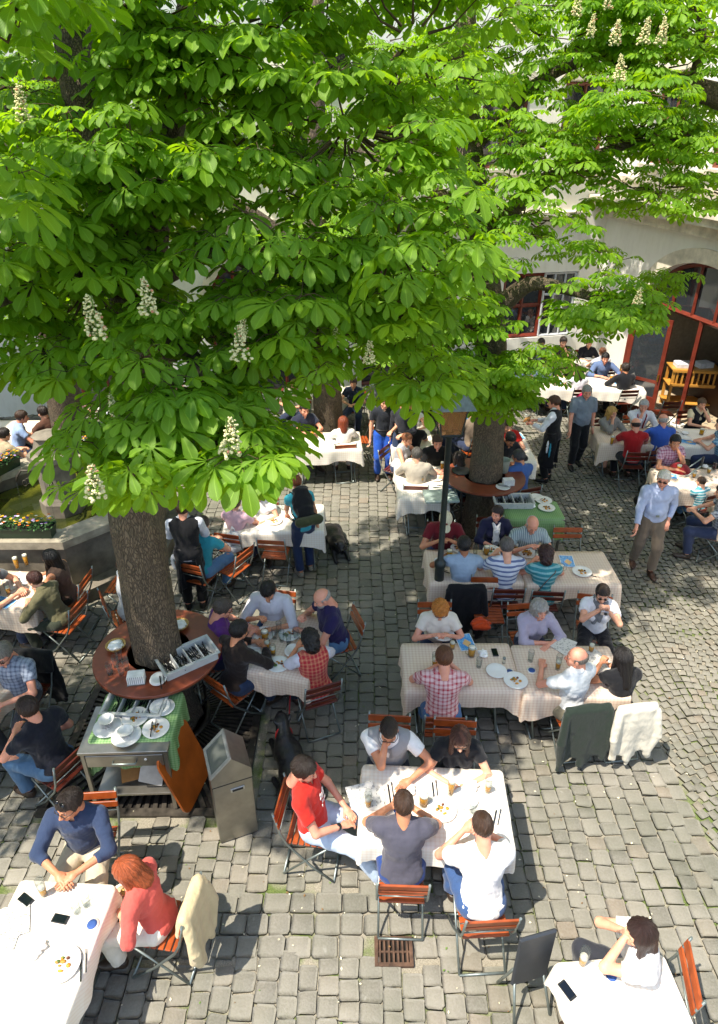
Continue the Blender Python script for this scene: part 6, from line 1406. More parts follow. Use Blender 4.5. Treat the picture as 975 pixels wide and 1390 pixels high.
def basket(px, py, z, label):
    x, y = at(px, py, z); e = empty('bread_basket', (x, y, z), 0, label, 'basket'); MB().lathe([(0, 0), (.07, 0), (.105, .05), (.11, .055), (.1, .052), (.066, .012), (0, .012)], n=20).build('wicker_bowl', mat('wicker', '#c09a58', .7, var=.4, scale=90, bump=.4), e)
    sdf_obj('white_napkin', SDF((-.12, -.12, 0), (.12, .12, .1), .009).ell((0, 0, .04), (.085, .08, .035), 0).folds(.009, 50, 4), mat('paper_napkin', '#ecebe6', .85), e)
basket(158, 880, ZR, 'small wicker basket lined with a white napkin on the left trunk table'); basket(244, 852, ZR, 'wicker basket with white napkin behind the left trunk')
def tray(px, py, z, rz, label, n=4, tilt=0.0):
    x, y = at(px, py, z); e = empty('cutlery_tray', (x, y, z), rz, label, 'cutlery tray'); W, Dp, h = .56, .30, .1
    m = MB(); g = mat('grey_plastic', '#b4b6b2', .4, var=.06)
    for q in (-1, 1): m.box((q*W/2, 0, h/2), (.012, Dp+.012, h), 0, .003); m.box((0, q*Dp/2, h/2), (W-.012, .012, h))
    m.box((0, 0, .006), (W-.014, Dp-.014, .01))
    for q in (-1, 1): m.box((q*(W/2+.014), 0, h-.004), (.03, Dp+.05, .008)); m.box((0, q*(Dp/2+.014), h-.0045), (W-.002, .028, .008))
    for i in range(1, n): m.box((-W/2+W*i/n, 0, h*.48), (.010, Dp-.014, h*.9))
    m.build('tray_body', g, e); rn = random.Random(px); m = MB()
    for i in range(70): c = Vector((rn.uniform(-W/2+.05, W/2-.05), rn.uniform(-.1, .1), .02+rn.random()*.03)); d = Vector((rn.gauss(0, .25), 1, rn.gauss(0, .1))).normalized()*.07; m.tube([c-d, c+d], .005, 4, True, False)
    m.build('cutlery', mat('dark_handles', '#1c1c1e', .35, .4), e); e.rotation_euler[0] = tilt
tray(255, 898, ZR+.0, .62, 'grey plastic tray of knives and forks on the left trunk table')
# --- stainless trolley with green cloth
tx, ty = at(184, 1112); tx -= .02; ty += .36
e = empty('service_trolley', (tx, ty, 0), radians(2), 'stainless steel service trolley with drawer beside the left trunk', 'trolley'); W, Dp, Ht = .82, .55, .86
for sx in (-1, 1):
    for sy in (-1, 1): MB().box((sx*(W/2-.02), sy*(Dp/2-.02), Ht/2), (.04, .04, Ht-.04), 0, .004).build('leg', SSTEEL, e)
MB().box((0, 0, Ht-.0), (W+.03, Dp+.03, .035), 0, .004).build('top', SSTEEL, e)
MB().box((0, 0, .22), (W-.085, Dp-.05, .03), 0, .003).build('shelf', SSTEEL, e)
MB().box((0, .0, Ht-.115), (W-.085, Dp-.04, .17), 0, .003).build('drawer_box', SSTEEL, e)
d = MB().box((0, -Dp/2+.008, Ht-.12), (W-.09, .018, .15), 0, .003).build('drawer', SSTEEL, e)
MB().tube([(-.11, -Dp/2-.002, Ht-.12), (-.11, -Dp/2-.035, Ht-.12), (.11, -Dp/2-.035, Ht-.12), (.11, -Dp/2-.002, Ht-.12)], .010, 6).build('handle', STEEL, d)
MB().lathe([(0, 0), (.014, 0), (.012, .008), (0, .008)], (.2, -Dp/2-.001, Ht-.1), 12, Matrix.Rotation(pi/2, 3, 'X')).build('lock', WHITE, d)
m = MB().box((0, Dp/2-.06, .5), (W-.085, .01, .54)); m.build('back_panel', SSTEEL, e)
o = MB().box((0, 0, .1), (.22, .02, .24), 0, .002).mesh('cardboard_sheet', mat('brown_card', '#a9773f', .8)); o = link('cardboard_sheet', o, None, (tx-.05, ty-.08, .24), .3); o.rotation_euler = (radians(-62), 0, .3); tag(o, 'brown cardboard sheet lying on the trolley shelf', 'cardboard')
o = MB().box((0, 0, .15), (.25, .012, .30), 0, .002).mesh('clipboard', mat('silver_card', '#a9a9aa', .35, .3)); o = link('clipboard', o, None, (tx+.14, ty-.14, .24), 0); o.rotation_euler = (radians(-28), .12, -.15); tag(o, 'silver grey clipboard leaning on the trolley shelf', 'clipboard')
tablecloth(tx+.03, ty+.14, W-.04, .62, 2, Ht+.02, .3, 'green', 'green checked cloth laid over the steel service trolley', 31, .12, 'tablecloth')
ZT = Ht+.03
tray(186, 962, ZT-.03, -.05, 'grey plastic cutlery tray at the back of the green covered trolley')
ware('plate', 222, 962, '', None, ZT, 'top plate of the pile at the back right of the trolley')
for i in range(4):
    x, y = at(218, 964, ZT); o = link('plate', kit('plate', lambda: plate_mesh(.1)), None, (x, y, ZT+.012*i+.004)); tag(o, 'white plate in the pile at the back right of the trolley', 'plate', 'pile of plates on the trolley')
def stack_bowl(px, py, z, label, n=3):
    x, y = at(px, py, z); tag(link('plate', kit('plateb', lambda: plate_mesh(.14)), None, (x, y, z)), label.replace('bowl', 'plate under the bowl'), 'plate'); zz = z+.02
    for i in range(n): tag(link('bowl', kit(('ware', 'bowl'), WARE['bowl'])[0][1], None, (x, y, zz+i*.018)), label, 'bowl', 'nested bowls '+label[-22:])
stack_bowl(147, 988, ZT, 'white bowl stacked at the front left of the trolley', 4); stack_bowl(172, 1000, ZT, 'white bowl in the middle of the trolley front', 2)
ware('leftover', 212, 990, '', 30, ZT, 'large white plate with leftovers at the trolley front right'); ware('leftover', 184, 975, '', 100, ZT+.01, 'white plate heaped with scraps in the trolley middle'); ware('cutlery', 206, 988, '', 10, ZT+.03, 'dark used knife and fork on the trolley front right plate')
# --- leaning round-cornered wooden board
m = MB(); pts = []
for cx_, cy_, a0 in ((.33, .18, 0), (.33, .55, 90), (-.33, .55, 180), (-.33, .18, 270)): pass
W2_, H2_, r_ = .30, .38, .10
for sx, sy, a0 in ((1, -1, -90), (1, 1, 0), (-1, 1, 90), (-1, -1, 180)):
    for i in range(7): a = radians(a0+i*15); pts.append((sx*(W2_-r_)+r_*cos(a), sy*(H2_-r_)+r_*sin(a)))
m.prism(pts, -.012, .012); bx_, by_ = at(262, 1085)
o = m.build('wooden_table_board', mat('orange_varnished_board', '#a8541c', .3, var=.22, scale=3, bump=.08)); o.matrix_world = Matrix.Translation((bx_-.06, by_+.10, .385)) @ Matrix.Rotation(radians(78), 4, 'Z') @ Matrix.Rotation(radians(72), 4, 'X'); tag(o, 'orange varnished board leaning between the steel trolley and the steel bin', 'board')
# --- steel bin with pitched hood
bx, by = at(318, 1128); by += .10; e = empty('litter_bin', (bx, by, 0), radians(21), 'stainless steel litter bin with pitched hood and slanted glassy flap', 'bin'); w_ = .37; hb = .79
MB().box((0, 0, hb/2+.01), (w_, w_, hb), 0, .006).build('bin_body', SSTEEL, e)
m = MB(); z0 = hb+.014; zt = z0+.30; w2 = w_/2
vs = [(-w2, -w2, z0), (w2, -w2, z0), (w2, w2, z0), (-w2, w2, z0), (.02, -w2, zt), (.02, w2, zt), (-w2, -w2, z0+.10), (-w2, w2, z0+.10), (w2, -w2, z0+.12), (w2, w2, z0+.12)]
m.raw(vs, [(0, 1, 8, 4, 6), (3, 7, 5, 9, 2), (1, 2, 9, 8), (8, 9, 5, 4), (3, 0, 6, 7), (0, 3, 2, 1)]); m.build('hood', SSTEEL, e)
a_ = Vector((-w2, 0, z0+.10)); b_ = Vector((.02, 0, zt)); L_ = (b_-a_).length; ang = atan2(b_.z-a_.z, b_.x-a_.x)
MR = Matrix.Rotation(-ang, 3, 'Y'); c_ = (a_+b_)/2; m = MB()
for q in (-1, 1): m.box(c_+Vector((0, q*(w2-.02), 0))+MR @ Vector((0, 0, .006)), (L_, .035, .014), M=MR)
m.box(c_+MR @ Vector((L_/2-.015, 0, .006)), (.03, w_-.08, .014), M=MR); m.box(c_+MR @ Vector((-L_/2+.015, 0, .006)), (.03, w_-.08, .014), M=MR); m.build('flap_frame', mat('pale_metal_rim', '#c4c4be', .3, .7), e)
MB().box(c_+MR @ Vector((.0, 0, .004)), (L_-.06, w_-.076, .006), M=MR).build('swing_flap', mat('dull_steel_flap', '#6f746e', .35, .5, scale=3), e)
m = MB().box((.04, -w2-.004, hb-.09), (.13, .008, .045), 0, .002); m.mat(1).box((.04, -w2-.010, hb-.09), (.10, .006, .022)); m.build('handle', [mat('pale_metal_rim', '#c4c4be', .3, .7), DGREY], e)
MB().box((0, -w2-.001, hb+.008), (w_+.004, .004, .006)).build('seam', DGREY, e)
# --- street lamp
lx, ly = at(592, 846); GI_ = mat('grey_green_paint', '#2c3432', .45, .3, var=.15)
e = empty('street_lamp', (lx, ly, 0), radians(4), 'grey green lamp post with square lantern beside the middle tables', 'lamp post')
MB().lathe([(.10, 0), (.10, .03), (.075, .05), (.062, .95), (.075, .97), (.075, 1.03), (.06, 1.05), (.040, 1.08), (.036, 2.82), (.06, 2.84), (.06, 2.88), (.03, 2.9)], n=20).build('post', GI_, e)
z0 = 2.9; m = MB(); b0, b1, hh = .12, .165, .34
for sx in (-1, 1):
    for sy in (-1, 1): m.tube([(sx*b0, sy*b0, z0), (sx*b1, sy*b1, z0+hh)], .011, 4, True, False)
for (bb, zz) in ((b0, z0), (b1, z0+hh)):
    for q in (-1, 1): m.tube([(q*bb, -bb, zz), (q*bb, bb, zz)], .012, 4, True, False); m.tube([(-bb, q*bb, zz), (bb, q*bb, zz)], .012, 4, True, False)
m.tube([(0, 0, z0-.03), (0, 0, z0+.02)], .05, 10); m.build('lantern_frame', GI_, e)
n = NT('amber_lantern_glass'); n.set(color=colr('#b07c4c'), rough=.2, trans=.6, ior=1.3); AG = n.m; m = MB()
for a in range(4):
    R = Matrix.Rotation(a*pi/2, 3, 'Z'); vs = [(-b0+.01, -b0+.004, z0+.01), (b0-.01, -b0+.004, z0+.01), (b1-.012, -b1+.004, z0+hh-.01), (-b1+.012, -b1+.004, z0+hh-.01)]; m.raw([R @ Vector(v) for v in vs], [(0, 1, 2, 3)])
m.build('lantern_glass', AG, e); MB().lathe([(.02, z0), (.02, z0+.08), (.035, z0+.12), (.035, z0+.22), (0, z0+.26)], n=12).build('lamp_holder', mat('lamp_opal', '#c8c4b8', .4), e)
m = MB(); vs = [(-.25, -.25, z0+hh+.015), (.25, -.25, z0+hh+.015), (.25, .25, z0+hh+.015), (-.25, .25, z0+hh+.015), (-.13, -.13, z0+hh+.15), (.13, -.13, z0+hh+.15), (.13, .13, z0+hh+.15), (-.13, .13, z0+hh+.15)]
m.raw(vs, [(3, 2, 1, 0), (4, 5, 6, 7), (0, 1, 5, 4), (1, 2, 6, 5), (2, 3, 7, 6), (3, 0, 4, 7)]); m.build('lantern_roof', mat('patinated_roof', '#6c7876', .6, .1, var=.2), e)
x, y = at(565, 612); e = empty('bollard', (x, y, 0), 0, 'short grey metal post standing in the paving beside the blue trousers', 'post'); MB().lathe([(.085, 0), (.085, .02), (.07, .03), (.07, .92), (.082, .93), (.082, 1.0), (0, 1.02)], n=18).build('post', mat('weathered_grey_post', '#7d8480', .6, .3, var=.25), e)
# --- fountain
FX, FY = -4.75, 9.25; FST = mat('grey_fountain_stone', '#756d60', .85, var=.35, scale=3, bump=.5, bscale=30)
e = empty('stone_fountain', (FX, FY, 0), radians(22.5), 'octagonal grey stone fountain with central pillar and flower boxes on its rim', 'fountain')
def octa(r): return [(r/cos(pi/8)*cos(pi/4*i), r/cos(pi/8)*sin(pi/4*i)) for i in range(8)]
def octring(mb, ro, ri, z0, z1):
    a, b = octa(ro), octa(ri); vs = [(*p, z) for z in (z0, z1) for p in a]+[(*p, z) for z in (z0, z1) for p in b]
    fs = []
    for i in range(8): j = (i+1) % 8; fs += [(i, j, 8+j, 8+i), (16+j, 16+i, 24+i, 24+j), (8+i, 8+j, 24+j, 24+i), (j, i, 16+i, 16+j)]
    mb.raw(vs, fs)
octring(mb1 := MB(), 1.72, 1.3, 0, .20); mb1.build('step', FST, e)
octring(mb2 := MB(), 1.46, 1.30, .2, .88); mb2.build('basin_wall', FST, e)
octring(mb3 := MB(), 1.54, 1.18, .882, 1.0); mb3.build('rim', mat('pale_rim_stone', '#9a917f', .8, var=.25, scale=5, bump=.3), e)
n = NT('fountain_water'); o_ = n.obj(); n.set(color=n.ramp(n.noise(1.4, 2, .5, o_), [(.42, (.018, .024, .006)), (.6, (.11, .115, .012))]), rough=.05, spec=.9); n.bump(n.noise(7, 2, .5, o_, .6), .12, .02); MB().prism(octa(1.3), .3, .64).build('water', n.m, e)
m = MB().lathe([(.34, .3), (.34, .86), (.30, .9), (.27, .95), (.27, 1.5), (.30, 1.53), (.36, 1.58), (.36, 1.66), (.26, 1.7), (.2, 1.9), (.24, 1.95), (0, 2.0)], n=8, smooth=False); m.build('pillar', FST, e)
for i in range(4):
    a = i*pi/2-pi/8-pi/2+.2; R = Matrix.Rotation(a, 3, 'Z'); m = MB(); m.tube([R @ Vector(v) for v in ((.28, 0, 1.35), (.5, 0, 1.38), (.58, 0, 1.28), (.6, 0, 1.2))], .018, 8)
    for k in range(4): m.tube([R @ Vector((.34+.05*k+.035*cos(t), 0, 1.25-.03*k+.05*sin(t))) for t in [j*pi/5 for j in range(11)]], .008, 5, False)
    s_ = m.build('iron_spout', iron(), e); MB().tube([R @ Vector((.6, 0, 1.2)), R @ Vector((.62, 0, 1.0)), R @ Vector((.63, 0, .7))], [.008, .006, .007], 6).build('water_jet', GLASS, s_)
def flower_box(loc, rz, label, seed, L=.95):
    e = empty('flower_box', loc, rz, label, 'flower box', 'flower boxes on the fountain rim'); rn = random.Random(seed)
    m = MB(); z = .16; vs = [(-L/2+.02, -.08, 0), (L/2-.02, -.08, 0), (L/2-.02, .08, 0), (-L/2+.02, .08, 0), (-L/2, -.1, z), (L/2, -.1, z), (L/2, .1, z), (-L/2, .1, z)]; m.raw(vs, [(3, 2, 1, 0), (0, 1, 5, 4), (1, 2, 6, 5), (2, 3, 7, 6), (3, 0, 4, 7)]); m.box((0, -.1, z), (L, .016, .02)); m.box((0, .1, z), (L, .016, .02)); m.build('planter', mat('dark_green_plastic', '#15301f', .45), e)
    MB().box((0, 0, z-.03), (L-.03, .17, .01)).build('soil', mat('dark_soil', '#1c1812', .95), e)
    m = MB()
    for i in range(420): c = Vector((rn.uniform(-L/2, L/2), rn.uniform(-.12, .12), z+rn.uniform(-.02, .11))); d = Vector((rn.gauss(0, 1), rn.gauss(0, 1), rn.gauss(0, .7))).normalized()*.022; u = d.cross(Vector((0, 0, 1))).normalized()*.012; m.raw([c-d, c+u, c+d+Vector((0, 0, .004)), c-u], [(0, 1, 2, 3)])
    m.build('foliage', mat('pansy_leaves', '#2c5a1c', .6, var=.4), e)
    m = MB()
    for i in range(95):
        m.mat(rn.choice((0, 0, 1, 1, 2, 3, 4))); c = Vector((rn.uniform(-L/2, L/2), rn.uniform(-.13, .12), z+rn.uniform(.06, .15))); R = Matrix.Rotation(rn.uniform(-.9, .3), 3, 'X') @ Matrix.Rotation(rn.uniform(0, 6), 3, 'Z')
        for k in range(5): a = k*1.257; m.ball(c+R @ Vector((.012*cos(a), .012*sin(a), 0)), (.011, .011, .004), 5, 4, R)
    m.build('blossoms', [mat('white_petals', '#e2dede', .7), mat('yellow_petals', '#e0a818', .7), mat('orange_petals', '#d86a1a', .7), mat('violet_petals', '#5a3a90', .7), mat('lilac_petals', '#a890c8', .7)], e)
flower_box((FX-.10, FY-1.36, 1.0), 0, 'dark green box of white, yellow and violet pansies on the near fountain rim', 1, 1.15)
flower_box((FX-.15, FY+1.36, 1.0), 0, 'green box of white and yellow pansies on the far fountain rim', 2, 1.05)
flower_box((FX-1.2, FY+.55, 1.0), 1.2, 'box of orange pansies at the left fountain rim', 3, .7)
# --- dogs
def dog(loc, rz, label, seed, sc_=1.0, collar=True):
    s = SDF((-.35, -.75, -.02), (.4, .6, .55), .012)
    s.ell((0, -.12, .15), (.17, .22, .15), 0); s.ell((.02, .14, .16), (.15, .2, .155), .08); s.ell((.02, -.32, .13), (.17, .17, .13), .08)
    s.cone((.02, .26, .2), (.05, .40, .30), .095, .075, .06); s.ell((.06, .46, .33), (.075, .09, .07), .03); s.cone((.07, .5, .31), (.09, .62, .27), .045, .032, .03)
    for q in (-1, 1): s.ell((.06+q*.072, .43, .34), (.018, .04, .055), .01, np.array(Matrix.Rotation(q*.5, 3, 'Y'))); s.cone((.02+q*.10, .2, .09), (.04+q*.11, .44, .035), .05, .032, .03); s.ell((.04+q*.11, .47, .03), (.035, .05, .028), .02)
    s.ell((-.13, -.3, .12), (.08, .16, .12), .04); s.cone((-.17, -.24, .08), (-.2, -.06, .035), .05, .03, .03); s.ell((-.2, -.02, .028), (.032, .055, .026), .02); s.cone((.17, -.3, .08), (.24, -.12, .035), .055, .03, .03); s.ell((.25, -.08, .028), (.032, .055, .026), .02)
    s.cone((.0, -.47, .09), (.12, -.66, .035), .032, .016, .03); s.folds(.002, 60, seed); s.plane((0, 0, 0), (0, 0, -1))
    n = NT('black_fur'); o_ = n.obj(); f = n.noise(70, 3, .6, n.mapping(o_, (1, .3, 1))); n.set(color=n.ramp(f, [(.3, (.006, .006, .007)), (.7, (.028, .026, .025))]), rough=.4, spec=.5); n.bump(f, .4, .006)
    o = sdf_obj('dog', s, n.m, None, (*loc, .0), rz); o.scale = (sc_,)*3; tag(o, label, 'dog')
    if collar: MB().tube([(.035+.088*cos(a), .325+.03*cos(a)*0+.03*sin(a), .245+.085*sin(a)) for a in [i*pi/9 for i in range(19)]], .012, 6, False).build('collar', mat('red_collar', '#c01818', .5), o)
    for q in (-1, 1): MB().ball((.065+q*.035, .535, .345), .010, 6, 5).build('eye', mat('dog_eye', '#0a0604', .1, var=0), o)
    return o
x, y = at(398, 1040, .15); dog((x-.02, y+.02), radians(25), 'black dog with red collar lying beside the tartan vest chair', 1)
x, y = at(452, 735, .1); dog((x+.05, y), radians(200), 'black dog lying in shade behind the woman with the backpack', 2, .95, False)
MB2 = MB().tube([PTAR['root'].location+Vector((-.12, .25, .7)), PTAR['root'].location+Vector((-.3, .1, .35)), (at(392, 985, .25)[0], at(392, 985, .25)[1], .25)], .010, 6, True, True, .4); tag(MB2.build('dog_lead', fabric('#b01c24')), 'red dog lead running from the tartan vest to the dog', 'lead')
# --- stroller behind the stroller man
x, y = at(897, 690); e = empty('pushchair', (x+.1, y+.1, 0), radians(60), 'black and red pushchair parked behind the strolling man in khaki', 'pushchair')
sdf_obj('seat', SDF((-.25, -.3, .2), (.25, .35, .8), .015).ell((0, -.12, .5), (.2, .06, .22), 0, np.array(Matrix.Rotation(.4, 3, 'X'))).ell((0, .05, .36), (.19, .18, .05), .04).folds(.005, 20, 1), fabric('#15151a'), e)
sdf_obj('canopy', SDF((-.26, -.35, .6), (.26, .2, 1.0), .014).ell((0, -.1, .68), (.22, .2, .2), 0).ell((0, -.02, .6), (.19, .2, .2), 0, sub=True).plane((0, 0, .66), (0, 0, -1)), fabric('#8c1a20'), e)
for q in (-1, 1): MB().tube([(q*.22, .4, .14), (q*.22, .0, .42), (q*.2, -.42, 1.0)], .012, 6).tube([(q*.22, -.3, .12), (q*.22, .05, .42)], .011, 6).build('side_frame', STEEL, e)
MB().tube([(-.2, -.42, 1.0), (.2, -.42, 1.0)], .018, 8).build('handlebar', DGREY, e)
for qx in (-1, 1):
    for qy in (-.3, .4): MB().lathe([(.03, -.018), (.1, -.018), (.105, 0), (.1, .018), (.03, .018)], (qx*.23, qy, .105), 18, Matrix.Rotation(pi/2, 3, 'Y')).build('wheel', DGREY, e)
# --- pine serving rack by the doors
x, y = at(935, 560); PINE = mat('pine_wood', '#c08a3c', .4, var=.15, scale=3); e = empty('serving_rack', (x+.05, y+.35, 0), radians(-8), 'light pine serving rack with slatted front beside the red doors', 'rack')
for sx in (-1, 1):
    for sy in (-1, 1): MB().box((sx*.5, sy*.24, .5), (.06, .06, 1.0), 0, .004).build('leg', PINE, e)
for z in (.18, .62, 1.02): MB().box((0, 0, z), (1.12, .56, .03), 0, .004).build('shelf', PINE, e)
m = MB()
for i in range(8): m.box((-.42+i*.12, -.262, .82), (.04, .02, .36))
m.box((0, -.285, .99), (1.1, .022, .05)); m.box((0, -.285, .66), (1.1, .022, .05)); m.build('slatted_front', PINE, e)
for i, dx in enumerate((-.28, .2)): tag(MB().box((0, 0, .05), (.36, .3, .1), 0, .004).box((.01, 0, .106), (.34, .28, .012), .05).build('linen_stack', mat('folded_linen', '#d4d6da', .8), None, (x+.05+dx, y+.35, 1.036), -.1+.3*i), ('left' if i == 0 else 'right')+' stack of folded white linen on the pine serving rack', 'linen', 'folded linen stacks')
# --- dark board at the bottom
x, y = at(730, 1300); e = empty('menu_easel', (1.30, 2.70, 0), radians(14), 'dark grey menu easel board standing at the bottom edge', 'menu board')
MB().box((0, 0, .62), (.30, .03, .62), 0, .012).build('board', mat('slate_board', '#2e3238', .5, var=.1), e)
for q in (-1, 1): MB().tube([(q*.12, .0, .35), (q*.15, -.14, .01)], .012, 6).tube([(q*.12, .02, .5), (q*.15, .16, .01)], .012, 6).build('leg', STEEL, e)
# --- green cloth trolley behind the darker trunk table
x, y = at(740, 700, .88); e = empty('service_trolley', (x-.15, y+.15, 0), 0, 'steel service trolley with green cloth beside the darker trunk', 'trolley')
for sx in (-1, 1):
    for sy in (-1, 1): MB().box((sx*.38, sy*.24, .43), (.035, .035, .84), 0, .003).build('leg', SSTEEL, e)
MB().box((0, 0, .865), (.86, .54, .03), 0, .003).build('top', SSTEEL, e); MB().box((0, 0, .25), (.74, .46, .025), 0, .003).build('shelf', SSTEEL, e)
tablecloth(x-.15, y+.15, .84, .52, 0, .885, .3, 'green', 'green cloth over the trolley beside the darker trunk', 33, .1); tray(696, 684, .9, 0, 'grey plastic tray on the trolley beside the darker trunk')
for i, (a, b, k) in enumerate(((738, 680, 'leftover'), (742, 690, 'leftover'), (722, 688, 'napkin'), (728, 676, 'plate'))): ware(k, a, b, '', None, .9, ['large plate with scraps at the back of the darker trunk trolley', 'front plate with scraps on the darker trunk trolley', 'crumpled white napkins on the darker trunk trolley', 'empty white plate at the rear of the darker trunk trolley'][i])
x, y = at(683, 640, ZR); tag(MB().lathe([(0, 0), (.08, 0), (.1, .22), (.105, .225), (.095, .22), (.075, .01), (0, .01)], n=22).build('white_bucket', mat('pale_green_bucket', '#a8b0a0', .4), None, (x, y, ZR)), 'pale bucket on the darker trunk table', 'bucket'); ware('plate', 683, 662, 'on the darker trunk table', None, ZR); ware('cutlery', 683, 660, 'lying on the plate of the darker trunk table', 70, ZR+.025)
x, y = at(628, 640, ZR); tag(MB().lathe([(0, 0), (.15, 0), (.16, .02), (.15, .025), (0, .015)], n=26).build('round_tray', DGREY, None, (x-.02, y, ZR)), 'round black serving tray on the darker trunk table', 'tray')
x, y = at(600, 690, .8); tag(MB().box((0, 0, 0), (.55, .4, .04), 0, .006).box((0, 0, .022), (.48, .33, .006)).build('glass_showcase', mat('pale_grey_lid', '#a8b8b0', .2, .2), None, (x+.02, y+.35, .82), .05), 'pale grey flat lid behind the man in the cream cap', 'lid')
# ------------------------------------------------------------ things on the tables
t1 = 'on the sunny table'
for a in ((('cutlery', 528, 1075, 5, 'dark knife and fork near the chin-resting man'),), (('cutlery', 588, 1072, 0, 'dark knife and fork near the long haired woman in black'),), (('cutlery', 672, 1110, -20, 'dark fork at the right end of the sunny table'),), (('cutlery', 510, 1117, 80, 'dark knife lying at the left end of the sunny table'),),
          (('leftover', 600, 1100, 20, 'white plate with dark crumbs in the middle of the sunny table'),), (('plate', 632, 1085, 0, 'large white plate before the long haired woman in black'),), (('napkin', 556, 1075, 0, 'crumpled white napkin in the middle back of the sunny table'),), (('water', 642, 1102, 0, 'small clear glass before the man in the white T-shirt'),),
          (('newspaper', 500, 1085, 88, 'sunlit white paper sheet at the left of the sunny table'),), (('shaker', 577, 1118, 0, 'small bottle at the front of the sunny table'),)):
    k, px_, py_, rz_, lab = a[0]; ware(k, px_, py_, '', rz_, .762, lab)
